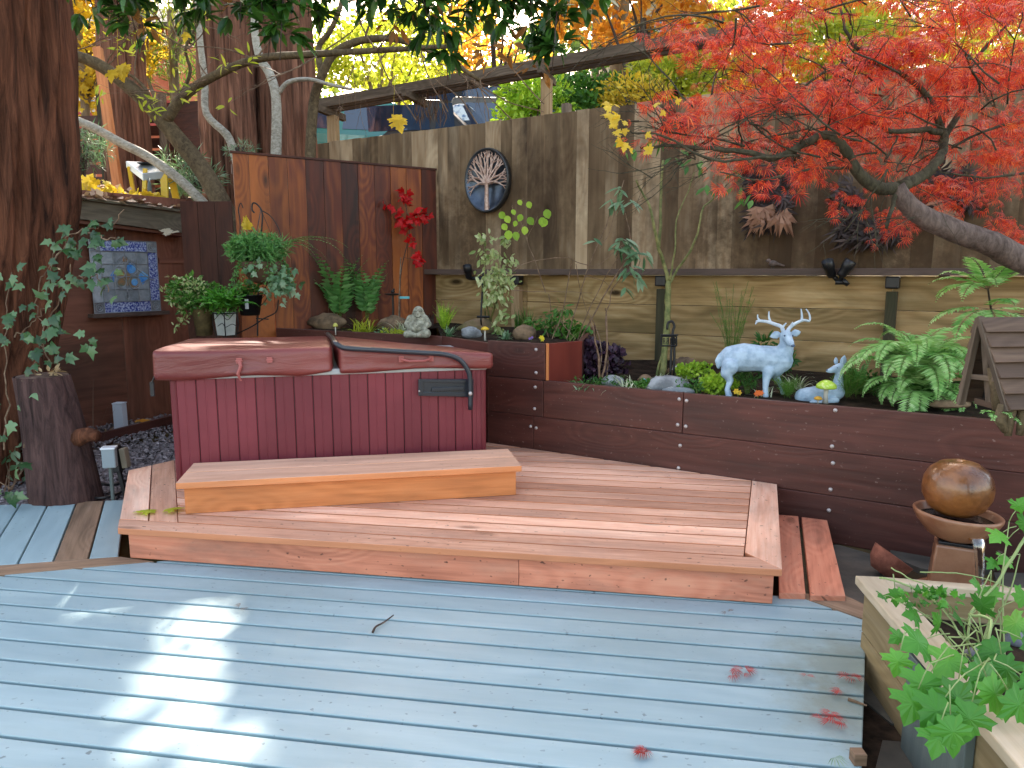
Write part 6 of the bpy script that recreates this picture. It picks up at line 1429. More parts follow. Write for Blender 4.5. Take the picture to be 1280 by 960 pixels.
mb=MB(); mb.leaves(MAPLE,[tuple(V(atc(309,285,6.8))+V((U(-.02,.02),0,U(-.02,.02)))) for _ in range(4)],[(U(-.6,.6),-.2,1) for _ in range(4)],[(U(-.4,.4),-1,.2) for _ in range(4)],[.12]*4,[.07]*4); tag(mb.build('fallen_leaf',M['l_yellow']),'orange yellow leaf stuck upright in the top of the hanging basket','leaf')
sh_=T('shepherd_hook','curly black wrought iron plant stand with crook tops','plant stand',atc(330,400,7.0)); mb=MB()
mb.tube(pxpath([(322,420,7.0),(323,360,7.0),(326,300,7.0),(328,268,7.0),(322,256,7.0),(316,254,7.0),(315,262,7.0),(318,266,7.0)],4),.008,6)
mb.tube(pxpath([(325,262,7.0),(338,270,7.0),(348,285,7.0),(352,300,7.0)],4),.005,5); mb.tube(pxpath([(348,375,6.8),(345,390,6.8),(330,398,6.8),(315,408,6.8),(290,420,6.8)],4),.006,5)
mb.tube(pxpath([(300,295,7.1),(300,275,7.1),(298,262,7.1),(301,254,7.1),(304,260,7.1)],4),.005,5); mb.tube(pxpath([(320,398,6.9),(336,399,6.9)]),.006,5)
for k in range(3): mb.tube(pxpath([(322,385-8*k,6.95),(330,378-8*k,6.95),(334,370-8*k,6.95),(328,366-8*k,6.95)],3),.004,4)
mb.build('ironwork',M['blackmetal'],sh_)
pt=T('potted_plant','white pot in a black wire holder overflowing with bright green leaves','potted plant',atc(283,415,6.7)); c_=V(atc(282,405,6.7)); mb=MB()
mb.lathe([(.075,-.10),(.095,.10),(.10,.105),(.09,.105),(.07,-.08),(0,-.08)],4,c_,Matrix.Rotation(R(20),3,'Z')); mb.build('pot',plain('off_white_pot',(.34,.36,.34),.6,(.46,.47,.44),9),pt)
mb=MB(); 
for k in range(4): a=k*PI/2+.3; mb.tube([c_+V((.10*math.cos(a),.10*math.sin(a),.11)),c_+V((.11*math.cos(a),.11*math.sin(a),0)),c_+V((.08*math.cos(a),.08*math.sin(a),-.12))],.005,4)
mb.tube([c_+V((.11*math.cos(t),.11*math.sin(t),.10)) for t in np.linspace(0,2*PI,20)],.005,4); mb.tube(pxpath([(268,400,6.55),(276,392,6.55),(284,400,6.55),(292,392,6.55)],3),.003,4); mb.build('wire_holder',M['blackmetal'],pt)
mb=MB(); mb.tube(pxpath([(272,408,6.57),(278,404,6.57),(282,409,6.57),(290,405,6.57),(296,408,6.57)],3),.003,4); mb.build('scroll_mark',M['black'],pt)
lf,st=MB(),MB(); fern(lf,st,c_+V((0,-.02,.10)),22,.36,.07,(35,85),1.2,(0,360),14,OVAL); clumps(lf,tuple(c_+V((.02,-.02,.2))),(.17,.12,.12),22,20,.05,LANCE,.05); lf.build('foliage',M['l_maplegreen'],pt); st.build('stems',M['stem'],pt)
pt=T('potted_plant','brown pot with pale speckled trailing leaves at the left end of the fence','potted plant',atc(252,405,6.8)); c_=V(atc(254,392,6.8))
MB().lathe([(.07,-.20),(.10,.05),(.11,.06),(.09,.06),(0,.04)],16,c_).build('pot',plain('mossy_brown_pot',(.07,.05,.02),.8,(.15,.11,.045),12),pt,smooth=True)
lf=MB(); clumps(lf,tuple(c_+V((-.05,-.04,.18))),(.24,.15,.17),44,22,.05,OVAL,.045); lf.build('foliage',M['l_var'] if False else M['l_green'],pt)
lf=MB(); clumps(lf,tuple(c_+V((-.08,-.08,.16))),(.24,.14,.17),22,14,.05,OVAL,.04); 
for px,py in ((225,405),(232,400),(218,408),(222,350),(215,348)): bush(lf,tuple(atc(px,py,6.7)),(.03,.03,.02),7,OVAL,.05)
lf.build('pale_leaves',M['l_var'],pt); mb=MB(); mb.tube(pxpath([(252,395,6.8),(240,392,6.75),(228,402,6.7)]),.003,4); mb.tube(pxpath([(254,380,6.8),(240,352,6.75),(220,349,6.7)]),.003,4); mb.build('stems',M['stem'],pt)
pt=T('potted_plant','black pot with a white tag hanging below the silver leaves','potted plant',atc(310,380,6.95)); c_=V(atc(312,378,6.95)); MB().lathe([(.085,-.12),(.12,.07),(.125,.07),(.11,.06),(0,.04)],18,c_).build('pot',M['black'],pt,smooth=True); MB().box(c_+V((.018,-.128,-.01)),(.016,0,0),(0,.003,0),(0,0,.045)).build('plant_tag',M['white'],pt)
lf=MB(); clumps(lf,tuple(c_+V((-.05,0,.12))),(.14,.1,.07),14,16,.05,OVAL,.05); lf.build('foliage',M['l_green'],pt)

# ================================================================ ivy
random.seed(81); rng=np.random.default_rng(81)
iv_=T('climbing_ivy','ivy with pale green lobed leaves climbing the big left trunk','ivy',(-3.35,5.2,-.1)); mb,lf=MB(),MB()
vines=([(30,560,5.0),(40,470,5.0),(55,420,5.0),(45,370,5.0),(62,330,4.95),(75,300,4.95)],[(62,345,4.95),(85,300,4.9),(110,285,4.9),(140,280,4.9),(155,262,4.9)],[(60,360,4.95),(90,350,4.9),(120,345,4.85),(135,365,4.85)],[(5,560,5.0),(10,480,5.0),(5,400,5.0),(15,340,5.0)],[(50,440,5.0),(62,400,4.95),(80,360,4.9),(88,330,4.9)],[(20,420,5.0),(40,405,5.0),(60,380,4.95)],[(60,455,4.95),(50,420,5.0)],[(108,290,4.9),(130,298,4.85),(150,297,4.85)])
for pp in vines:
    P=pxpath(pp,6,.015); mb.tube(P,lin(.006,.003,len(P)),4)
    for i,p in enumerate(P):
        if random.random()<.24: lf.leaves(IVY,[tuple(p+V((U(-.05,.05),U(-.10,-.01),U(-.05,.05))))],[(U(-1,1),-.3,U(-1,.1))],[(U(-.5,.5),-1,U(.1,.7))],U(.06,.10))
for px,py,n,s_ in ((75,300,4,.09),(100,318,5,.10),(110,345,5,.1),(128,352,5,.07),(115,290,5,.06),(62,395,4,.05),(70,410,3,.05),(60,375,4,.06),(48,440,5,.07),(70,440,4,.05),(10,385,4,.06),(5,340,4,.05),(108,418,2,.02),(112,435,2,.02),(20,540,3,.12),(10,590,3,.12),(5,610,3,.1),(78,350,4,.06),(140,300,2,.03),(90,300,4,.06)):
    c_=np.array(atc(px,py,4.85)); lf.leaves(IVY,c_+rng.normal(size=(n,3))*np.array([s_,.03,s_])*.7,rng.normal(size=(n,3))*np.array([1,.3,.6])-np.array([0,.2,.6]),rng.normal(size=(n,3))*.35+np.array([0,-1,.5]),.065+.045*rng.random(n))
mb.build('stems',M['twig'],iv_); lf.build('foliage',leafmat('ivy_leaf',[(.012,.045,.012),(.04,.105,.03),(.17,.28,.13)],.35,.2,.5),iv_,smooth=True)
# undergrowth behind the stump (left edge)
bushthing('undergrowth_shrub','dark tangled undergrowth with grey green leaves at the left edge behind the side deck',z0(10,610),z0(5,600)+V((-.1,.3,.12)),(.35,.3,.2),'l_silver',22,10,.08,OVAL,.08,'twig')
bladething('dry_twigs','thin dry stalks leaning beside the log stump',z0(118,560)+V((0,.05,0)),6,.6,.006,'l_brown',(50,80),.2,.05)
# foreground maple seedlings in planter
random.seed(95); rng=np.random.default_rng(95)
pm=T('potted_maple','bright green lobed maple seedlings filling the planter box','plant',atz(1200,840,ZT-.13)); mb,lf=MB(),MB()
def mleaf(px,py,zc,s_,dx,dz,ny=-.6,nz=.7):
    p=V(atc(px,py,zc)); lf.leaves(MAPLE,[tuple(p)],[(dx,-.35+U(-.15,.15),dz)],[(U(-.25,.25),ny,nz)],s_); q=p-V((dx,-.2,dz)).normalized()*s_*.7; mb.tube([p,(p+q)/2+V((0,0,.005)),q],[.0018,.002,.0022],4); return q
root_=atz(1232,850,ZT-.12)
for px,py,zc,s_,dx,dz in ((1117,735,2.55,.075,.1,-1),(1108,745,2.5,.05,-.6,.2),(1125,815,2.2,.09,-.3,-1),(1160,800,2.25,.12,-1,-.1),(1175,785,2.3,.09,-.5,.8),(1195,810,2.2,.13,-.7,-.6),(1165,840,2.1,.13,-.6,-.8),(1200,850,2.05,.15,-.2,-1),(1235,845,2.1,.14,.4,-1),(1260,860,2.05,.13,.6,-.9),(1230,800,2.25,.12,.2,-.4),(1205,775,2.4,.10,-.5,.4),(1250,780,2.4,.12,.4,.2),(1275,800,2.3,.12,.7,-.2),(1215,880,2.0,.13,-.3,-1),(1180,870,2.0,.13,-.7,-.7),(1240,730,2.6,.085,-.1,-1),(1225,735,2.6,.07,-.7,.4),(1262,695,2.7,.07,-1,-.2),(1245,700,2.7,.06,-.8,-.5),(1275,660,2.7,.09,.5,.8),(1255,668,2.7,.09,-.9,-.3),(1270,640,2.7,.07,.3,1),(1150,770,2.4,.08,-.9,.2),(1215,825,2.15,.14,.5,-.6),(1265,750,2.5,.09,.5,.5),(1145,860,2.05,.12,-.5,-1),(1190,895,1.95,.12,.0,-1),(1175,905,1.95,.10,-.4,-1),(1278,845,2.1,.12,.8,-.4),(1185,755,2.45,.07,-.4,.9),(1130,790,2.3,.07,-1,-.3),(1222,762,2.45,.09,.3,.7),(1250,815,2.2,.12,.1,-.7)):
    q=mleaf(px+U(-3,3),py+U(-3,3),zc,s_*.92,dx,dz); 
    if random.random()<.5: mb.tube(path([q,(q+root_)/2+V((U(-.05,.05),0,.06)),root_+V((U(-.05,.05),U(-.05,.05),0))],4),lin(.002,.004,9),4)
for pp,r_ in (([(1100,722,2.6),(1130,730,2.55),(1160,745,2.5),(1185,770,2.4),(1205,800,2.3)],.004),([(1290,660,2.7),(1270,690,2.65),(1245,730,2.6),(1215,765,2.5),(1210,800,2.4)],.006),([(1210,768,2.4),(1238,775,2.35),(1236,800,2.3),(1228,835,2.25)],.005),([(1150,715,2.6),(1185,716,2.6),(1225,722,2.6),(1262,735,2.6)],.0025),([(1115,710,2.6),(1135,722,2.55),(1160,732,2.5),(1180,748,2.45)],.0025)): P=pxpath(pp,4,.002); mb.tube(P,lin(r_,r_*.7,len(P)),6)
mb.build('stems',leafmat('pale_green_stem',[(.25,.34,.12),(.34,.42,.18)],.5,.1),pm,smooth=True); clumps(lf,tuple(atc(1170,752,2.4)),(.08,.05,.03),6,10,.03,IVY,.03); lf.build('foliage',M['l_maplegreen'],pm)
# ================================================================ ornaments
def blobs(name,parts,mat,parent=None,vox=.006,smooth=6):
    """one continuous surface grown from overlapping ellipsoids and tapered limbs"""
    mb=MB()
    for p in parts:
        if p[0]=='e': mb.ball(p[1],p[2],16,M=p[3] if len(p)>3 else None)
        else: 
            P=[V(q) for q in p[1]]; rr=p[2]; mb.tube(P,rr,12)
            for q,r_ in zip(P,rr): mb.ball(q,r_,10)
    o=mb.build(name,mat,parent,smooth=True); m=o.modifiers.new('remesh','REMESH'); m.mode='VOXEL'; m.voxel_size=vox; m.use_smooth_shade=True
    s=o.modifiers.new('smooth','SMOOTH'); s.factor=.5; s.iterations=smooth; return o
M['deer']=plain('pale_blue_verdigris',(.24,.35,.48),.55,(.44,.58,.71),16,bmp=.25,bs=60,spec=.4,lo=.3,hi=.6)
M['antler']=plain('pale_blue_antler',(.42,.52,.62),.5,(.60,.70,.78),20)
# stag: local frame, x along body towards the head (right in picture), z up
dz=onb(955,492).z; zc=5.25; k=zc/925
d0=V(atc(955,492,zc)); 
def D(px,py,o=0): p=atc(px,py,zc); return V((p.x,p.y+o,p.z))
stagr=T('deer_statue','pale blue standing stag statue with wide antlers and turned head','statue',D(955,492))
B=lambda *a:D(*a)
parts=[('t',[B(916,449,.02),B(930,447,.01),B(950,448,0),B(968,450,0),B(975,450,-.01)],[.096,.104,.094,.100,.090]),
 ('e',B(915,452,.02),(.075,.085,.088)),('e',B(968,455,-.01),(.075,.085,.098)),
 ('t',[B(972,448,-.01),B(979,438,-.03),B(981,428,-.04),B(979,420,-.05)],[.085,.062,.048,.044]),
 ('e',B(979,419,-.06),(.040,.060,.042)),('t',[B(979,421,-.08),B(979,426,-.14),B(979,428,-.16)],[.034,.025,.020]),
 # fore legs
 ('t',[B(958,462,-.05),B(954,474,-.06),B(953,485,-.06),B(953,493,-.07)],[.046,.026,.019,.021]),
 ('t',[B(966,462,.05),B(973,472,.05),B(979,482,.05),B(982,492,.05)],[.044,.025,.017,.019]),
 # hind legs
 ('t',[B(910,457,-.05),B(905,465,-.05),B(910,476,-.04),B(906,486,-.05),B(908,496,-.06)],[.062,.040,.022,.017,.020]),
 ('t',[B(914,458,.08),B(912,468,.08),B(918,478,.08),B(914,488,.08),B(916,497,.07)],[.055,.036,.020,.016,.019]),
 ('t',[B(902,446,.02),B(898,452,.02),B(899,460,.02)],[.026,.022,.012])]
blobs('body',parts,M['deer'],stagr,.0065,5)
mb=MB()
def ear(mb,base,tip,w): b,t=V(base),V(tip); mb.leaves(OVAL,[tuple(b)],[tuple(t-b)],[(0,-1,.2)],(t-b).length,(t-b).length*w)
ear(mb,B(973,416,-.05),B(960,420,-.05),1.5); mb.build('ear',M['deer'],stagr,solid=.008,smooth=True); mb=MB(); ear(mb,B(985,417,-.05),B(998,414,-.05),1.5); mb.build('ear',M['deer'],stagr,solid=.008,smooth=True)
def antler(pl):
    mb=MB()
    for pp,r0_,r1_ in pl: P=path([B(*q) for q in pp],4); mb.tube(P,lin(r0_,r1_,len(P)),8)
    mb.build('antler',M['antler'],stagr,smooth=True)
antler([([(976,414,-.05),(974,408,-.04),(967,405,-.03),(958,402,-.02),(948,401,-.02),(944,402,-.02)],.015,.009),([(962,403,-.02),(960,396,-.02),(960,389,-.02)],.010,.004),([(949,401,-.02),(946,397,-.02),(946,393,-.02)],.009,.004),([(975,410,-.04),(977,406,-.05),(979,403,-.06)],.009,.004),([(945,402,-.02),(943,405,-.02)],.008,.004)])
antler([([(981,414,-.05),(984,410,-.04),(989,406,-.03),(997,402,-.02),(1004,400,-.02),(1010,401,-.02),(1011,396,-.02),(1009,390,-.02),(1006,386,-.02)],.015,.004),([(1001,401,-.02),(1001,394,-.02),(1000,386,-.02)],.011,.004),([(985,409,-.04),(986,405,-.05),(987,402,-.06)],.009,.004)])
mb=MB(); mb.ball(B(979,429,-.185),(.016,.010,.010),8); mb.build('nose',plain('dark_blue_grey',(.08,.12,.2),.5),stagr,smooth=True)
for s_ in (-1,1): MB().ball(B(979+s_*5,418,-.105),(.007,.006,.007),8).build('eye',bpy.data.materials['dark_blue_grey'],stagr,smooth=True)
# fawn
zc=5.15; fw_=T('fawn_statue','pale blue lying fawn statue facing left behind the lime toadstool','statue',D(1030,500))
parts=[('e',B(1012,495,0),(.095,.07,.062)),('t',[B(1004,496,0),B(1022,494,0),B(1036,492,0),B(1046,490,0)],[.060,.068,.062,.055]),('t',[B(1046,488,0),B(1048,476,0),B(1049,468,0),B(1048,461,0)],[.05,.034,.028,.028]),
 ('t',[B(1050,459,0),B(1043,461,-.01),B(1036,463,-.02),B(1033,463,-.02)],[.031,.027,.018,.013]),('t',[B(1040,498,-.07),B(1022,501,-.08),B(1008,501,-.08)],[.022,.016,.014])]
blobs('body',parts,M['deer'],fw_,.006,4)
for a_,b_ in (((1051,457,-.01),(1055,444,-.02)),((1046,456,.02),(1047,447,.02))): mb=MB(); ear(mb,B(*a_),B(*b_),1.3); mb.build('ear',M['deer'],fw_,solid=.007,smooth=True)
MB().ball(B(1044,459,-.033),.005,8).build('eye',bpy.data.materials['dark_blue_grey'],fw_,smooth=True); MB().ball(B(1032.5,462.5,-.022),.009,8).build('nose',bpy.data.materials['dark_blue_grey'],fw_,smooth=True)
# laughing stone figure
M['stonefig']=plain('weathered_stone',(.16,.16,.12),.85,(.38,.38,.30),26,bmp=.5,bs=70,spec=.2)
zc=6.55; bu=T('stone_figure','small round bellied laughing stone figure sitting cross legged in the upper bed','statue',D(522,418))
parts=[('e',B(522,409,0),(.088,.070,.070)),('e',B(522,400,.01),(.075,.058,.060)),('e',B(523,390,0),(.050,.050,.054)),('e',B(523,395,-.005),(.047,.047,.03)),
 ('t',[B(513,398,0),B(509,406,-.03),B(515,412,-.06)],[.034,.030,.022]),('t',[B(531,398,0),B(536,405,-.03),B(530,411,-.06)],[.034,.030,.022]),
 ('t',[B(514,415,-.02),B(510,417,-.07),B(520,418,-.09)],[.038,.034,.022]),('t',[B(530,415,-.02),B(534,416,-.07),B(524,418,-.09)],[.04,.042,.022]),
 ('e',B(516.3,393,.0),(.010,.012,.024)),('e',B(530,393,.0),(.010,.012,.024)),('e',B(523,391.5,-.052),(.009,.012,.008))]
blobs('body',parts,M['stonefig'],bu,.005,2)
M['creased']=plain('dark_crease',(.03,.03,.022),.9)
mb=MB(); 
def arc_(mb,cx,cy,w,h,o,r_=.0028): mb.tube([B(cx-w,cy,o),B(cx-w*.5,cy+h*.8,o-.004),B(cx,cy+h,o-.006),B(cx+w*.5,cy+h*.8,o-.004),B(cx+w,cy,o)],r_,5)
arc_(mb,523,394.5,4,2.0,-.046); mb.build('mouth',M['creased'],bu); 
for s_ in (-1,1): mb=MB(); arc_(mb,523+s_*3.2,389.3,1.7,-1.0,-.047,.0022); mb.build('eye',M['creased'],bu)
MB().ball(B(522,404.5,-.066),.004,6).build('navel',M['creased'],bu)
# toadstools
def toad(label,px,py,bed,h,r_,capc,dotc,stemc=(.5,.48,.42),dy=.05,flat_=.55):
    e=T('toadstool_ornament',label,'garden ornament',onb(px,py,bed)+V((0,dy,0)),None); b=onb(px,py,bed)+V((0,dy,-.01))
    MB().lathe([(r_*.3,0),(r_*.2,h*.5),(r_*.24,h)],12,b).build('stalk',plain('stalk_'+str(px),stemc,.7),e,smooth=True)
    MB().lathe([(0,-.002),(r_*.9,-.004),(r_,0),(r_*.93,r_*flat_*.5),(r_*.6,r_*flat_),(r_*.25,r_*flat_*1.25),(0,r_*flat_*1.3)],20,b+V((0,0,h))).build('cap',plain('cap_'+str(px),capc,.45,dotc,40,lo=.55,hi=.62),e,smooth=True); return e
toad('yellow capped toadstool ornament on a white stalk below the variegated shrub',606,425,'u',.098,.036,(.62,.40,.02),(.65,.48,.05))
toad('tiny pale yellow toadstool ornament beside the brown lumpy rock',418,418,'u',.085,.024,(.50,.48,.10),(.55,.52,.15),flat_=1.0)
toad('lime green striped toadstool ornament standing in front of the fawn',1034,503,'l',.105,.068,(.40,.60,.05),(.62,.75,.25),dy=.03,flat_=.6)
toad('small orange toadstool ornament low beside the lime toadstool',1024,503,'l',.03,.028,(.62,.33,.03),(.65,.38,.05),dy=.02)
toad('tiny turquoise toadstool ornament beside the big grey boulder',806,486,'l',.055,.020,(.03,.38,.45),(.06,.48,.52),dy=.03,flat_=1.1)
# flowers
def flower(label,px,py,bed,c,n=5,s=.022,dy=.03,h=.03):
    e=T('flower',label,'flower',onb(px,py,bed)+V((0,dy,0))); b=onb(px,py,bed)+V((0,dy,h)); mb=MB()
    for i in range(n): p=b+V((U(-.02,.02),U(-.01,.01),U(-.01,.01))); 
    for q in range(3):
        p=b+V((U(-.018,.018),U(-.01,.01),U(-.008,.012)))
        for k_ in range(6): a=k_*PI/3; mb.leaves(OVAL,[tuple(p)],[(math.cos(a),-.3,math.sin(a))],[(0,-1,.3)],s,s*1.4)
    mb.build('petals',plain('petal_%d'%px,c,.6),e); mb=MB(); mb.tube([b-V((0,0,h+.02)),b],.003,4); mb.build('stalk',M['stem'],e)
flower('yellow flower at the right end of the upper bed edge',676,428,'u',(.70,.55,.02)); flower('orange flower at the wall top below the stag',949,499,'l',(.75,.16,.03)); flower('small yellow flower at the wall top below the stag',924,496,'l',(.70,.45,.03))
flower('tiny purple flowers beside the yellow flower of the upper bed',664,427,'u',(.22,.12,.40),s=.012); flower('white flowers behind the big grey boulder',852,476,'l',(.65,.65,.6),dy=.25,h=.06)
# dish feeder on rod
e=T('bird_bath','small dark dish bird bath on a thin stem before the stained fence','bird bath',gz(492,412,UZ)); p=V(atc(491,368,7.6)); MB().lathe([(.0,-.012),(.05,-.008),(.088,.004),(.09,.008),(.05,.0),(0,-.004)],20,p).build('dish',M['rimmetal'],e,smooth=True); mb=MB(); mb.tube([p,p-V((0,0,.12)),V((p.x,p.y,UZ))],[.012,.010,.014],6); mb.build('stem',M['blackmetal'],e); mb=MB(); mb.ball(p+V((0,0,.028)),(.022,.016,.02),8); mb.ball(p+V((.012,0,.05)),.012,8); mb.build('bird_figure',M['blackmetal'],e,smooth=True)
p=V(atc(505,372,7.5)); mb=MB(); mb.box(p,(.055,0,0),(0,.008,0),(0,0,.012)); tag(mb.build('plant_label',plain('turquoise_tag',(.10,.40,.45),.5),bevel=.002),'small turquoise plant label among purple leaves','plant label')
mb=MB(); mb.tube(pxpath([(498,418,7.4),(499,370,7.4),(501,322,7.4)],2),.006,6); tag(mb.build('garden_stake',M['twig']),'thin brown wooden stake standing beside the small bird bath','stake')
# black numbered sign on hook
sg=T('garden_sign','small black pierced metal sign hanging on a black garden hook','sign',onb(838,480)+V((0,.3,0))); zc=5.75
mb=MB(); mb.tube(path([B(838,470),B(839,440),B(841,415),B(843,408),B(840,402),B(835,404),B(834,412)],4),.010,8); mb.tube(path([B(842,470),B(843,440),B(842,420)],3),.010,8); mb.build('hook',M['blackmetal'],sg,smooth=True)
mb=MB()
for a_,b_ in (((826,420),(845,420)),((826,432),(845,432)),((826,420),(826,432)),((845,420),(845,432)),((825,418.5),(847,418.5))): mb.tube([B(*a_,-.02),B(*b_,-.02)],.006,4)
for cx in (829.5,834,838.5,842.5): mb.tube([B(cx-1,422.5,-.02),B(cx+1,422.5,-.02),B(cx+1,429.5,-.02),B(cx-1,429.5,-.02),B(cx-1,422.5,-.02)],.0035,4); mb.tube([B(cx-1,426,-.02),B(cx+1,426,-.02)],.003,4)
mb.build('plate',M['blackmetal'],sg)
# spotlights
def spot(label,px,py,zc_,dirs,brk):
    global zc; zc=zc_; e=T('spotlight',label,'spotlight',FPt(px,py,.15)); 
    for (x,y,dx,dy_,dzz) in dirs:
        p=FPt(x,y,.2); d=V((dx,dy_,dzz)).normalized(); Mr=d.to_track_quat('Z','Y').to_matrix(); 
        h=MB().lathe([(.0,-.075),(.03,-.075),(.038,-.05),(.040,.0),(.047,.01),(.048,.075),(.044,.078),(.04,.05),(0,.045)],18,p,Mr).build('lamp_head',M['black'],e,smooth=True)
    mb=MB()
    for a_,b_ in brk: mb.tube([FPt(*a_,.17),FPt(*b_,.15)],[.02,.02],8)
    mb.build('bracket',M['black'],e,smooth=True)
spot('pair of black spotlights crossed like a V above the stag',1047,345,6.6,[(1037,336,-.5,-.3,1),(1057,336,.5,-.3,1)],[((1040,343),(1048,352)),((1054,342),(1050,352)),((1044,353),(1058,353)),((1054,350),(1060,356))])
spot('single black spotlight on the cap rail left of the variegated shrub',590,345,8,[(585,340,-.1,-.4,1)],[((586,348),(600,348)),((600,346),(606,356))])
# little bird on the rail
bd=T('bird','small brown bird perched on the dark cap rail','bird',FPt(968,334,.1)); p=FPt(966,329,.1); zc=(p-CP).dot(FW)
blobs('body',[('e',p,(.040,.028,.026)),('e',p+V((-.038,0,.022)),.019),('t',[p+V((.03,0,-.002)),p+V((.07,.0,-.014)),p+V((.10,0,-.022))],[.014,.010,.008])],plain('brown_bird',(.11,.08,.07),.8,(.18,.13,.11),40),bd,.004,2)
mb=MB(); mb.tube([p+V((-.055,0,.022)),p+V((-.070,0,.018))],[.005,.0015],5); mb.build('beak',M['black'],bd)
for s_ in (-.01,.01): mb=MB(); mb.tube([p+V((s_,0,-.02)),p+V((s_,0,-.05))],.0025,4); mb.build('leg',M['black'],bd)
# outlet on stake and black box by the stump
ou=T('outdoor_outlet','pale grey electrical outlet box on a thin stake beside the deck','outlet box',z0(137,622)); p=atc(137,572,5.1)
mb=MB(); mb.box(p,(.042,.01,0),(-.01,.035,0),(0,0,.068)); mb.build('box',plain('grey_box',(.22,.27,.30),.5),ou,bevel=.008); mb=MB(); q=V(atc(136,625,5.0)); mb.tube([p,V((p.x,p.y,-.05))],.013,8); mb.build('stake',M['slate'],ou)
mb=MB(); mb.box(p+V((0,0,.07)),(.046,.01,0),(-.01,.04,0),(0,0,.006)); mb.build('lid',M['white'],ou,bevel=.003)
ou=T('black_junction_box','black and tan electrical box leaning behind the grey outlet','outlet box',z0(152,622)); p=atc(147,572,5.25); mb=MB(); mb.bar(p+V((-.02,0,.09)),p+V((.0,0,-.10)),.06,.08,(1,0,0)); mb.build('box',M['black'],ou,bevel=.006); mb=MB(); mb.bar(p+V((.045,0,.07)),p+V((.06,0,-.07)),.04,.06,(1,0,0)); mb.build('tan_cover',plain('tan_plastic',(.22,.19,.14),.6),ou,bevel=.005); mb=MB(); mb.bar(p+V((.0,0,-.08)),V((p.x+.05,p.y,-.12)),.025,.025,(1,0,0)); mb.build('stake',M['black'],ou)
mb=MB(); mb.tube(path([z0(97,585),z0(103,597),z0(118,603),z0(140,606),z0(160,600)],5),.011,6); tag(mb.build('garden_hose',M['black'],smooth=True),'black cable looping over the gravel behind the outlet box','cable')
mb=MB(); mb.tube(path([z0(100,590),z0(105,610),z0(118,622),z0(140,620),z0(158,612)],5),.010,6); tag(mb.build('garden_cable',M['black'],smooth=True),'second black cable nearest the deck edge, lying on the gravel','cable')
# ================================================================ birdhouse
bh=T('birdhouse','rustic dark wooden A frame birdhouse with plank shingle roof and driftwood base','birdhouse',(2.05,2.9,-.15))
zc=2.9
def Q(px,py,o=0): p=atc(px,py,zc); return V((p.x,p.y+o,p.z))
ap=Q(1222,398); fl_=Q(1199,503,-.0); fr2=Q(1254,512,-.08)
rd=(V((1.0,.12,0))).normalized()      # ridge runs right
wf=(fr2-fl_); 
ridge=.42
dnR=(fr2-ap); dnL=(V((fl_.x,fl_.y+.20,fl_.z))-ap)
ap=V(atc(1222,398,2.95)); dnR=V(atc(1257,513,2.80))-ap; dnL=V(atc(1199,503,3.12))-ap
mb=MB(); nr=6
nrm=rd.cross(dnR).normalized(); nrm=nrm if nrm.z>0 else -nrm
for i in range(nr):
    a_=ap+dnR*(i/nr)+nrm*.012; b_=ap+dnR*((i+1.12)/nr)+nrm*.026
    mb.prism([a_,b_,b_+rd*ridge,a_+rd*ridge],-nrm*.010,rd)
mb.build('roof_shingles',M['birdwood'],bh,bevel=.002)
nl=rd.cross(dnL).normalized(); nl=nl if nl.z>0 else -nl
mb=MB()
for i in range(nr):
    a_=ap+dnL*(i/nr)+nl*.012; b_=ap+dnL*((i+1.12)/nr)+nl*.026
    mb.prism([a_,b_,b_+rd*ridge,a_+rd*ridge],-nl*.010,rd)
mb.build('back_roof_shingles',M['birdwood'],bh,bevel=.002)
mb=MB(); mb.bar(ap+V((.008,0,.005)),ap+dnR*1.02+V((.008,0,0)),.028,.022,rd); mb.bar(ap+V((.008,0,.0)),ap+dnL*1.02+V((.008,0,0)),.028,.022,rd); mb.bar(ap+dnL*.68+rd*.03,ap+dnR*.68+rd*.03,.02,.022,rd); mb.bar(ap+dnL*.12+rd*.04,ap+(dnR*.4+dnL*.6)*.98+rd*.06,.02,.03,rd); mb.build('gable_frame',M['beam'],bh,bevel=.003)
mb=MB(); mb.prism([ap+rd*.10+V((0,0,-.03)),ap+dnR*.98+rd*.10,ap+dnL*.98+rd*.10],rd*.02); mb.build('inner_wall',M['black'],bh)
mb=MB(); mb.tube([ap+(dnL*.3+dnR*.7)*.55+rd*.04,ap+(dnL*.3+dnR*.7)*.8+rd*.05,ap+(dnR*.7+dnL*.3)*1.02+rd*.05],[.026,.030,.036],10,jitter=.1); mb.build('log_pillar',M['olive'],bh,smooth=True)
mb=MB(); random.seed(9); 
for i in range(12):
    p=ap+dnR*(1.0)+rd*(.0+i*.038)+V((U(-.005,.005),U(.0,.05),-.01)); mb.tube([p+V((0,0,.03)),p+V((U(-.01,.01),0,-.03)),p+V((U(-.02,.02),-.01,-.075-U(0,.02)))],[.018,.022,.012],8,jitter=.15)
mb.build('driftwood_base',M['olive'],bh,smooth=True)
mb=MB(); p=ap+(dnL+dnR)*.5+rd*.10; mb.box(p+rd*.12+V((0,0,.0)),rd*.17,V((0,.12,0)),(0,0,.012)); mb.build('floor',M['birdwood'],bh)
mb=MB(); p=p+rd*.26; mb.tube([p,V((p.x,p.y,-.15))],.04,10); mb.build('pole',M['beam'],bh)
lf=MB(); st=MB(); fern(lf,st,ap+(dnL+dnR)*.5+V((.0,-.09,-.02)),5,.11,.035,(0,40),1.2,(190,330),12); e=T('fern','small pale fern sprig poking out under the birdhouse gable','fern',ap+(dnL+dnR)*.5); lf.build('fronds',M['l_fernpale'],e); st.build('stems',M['stem'],e)
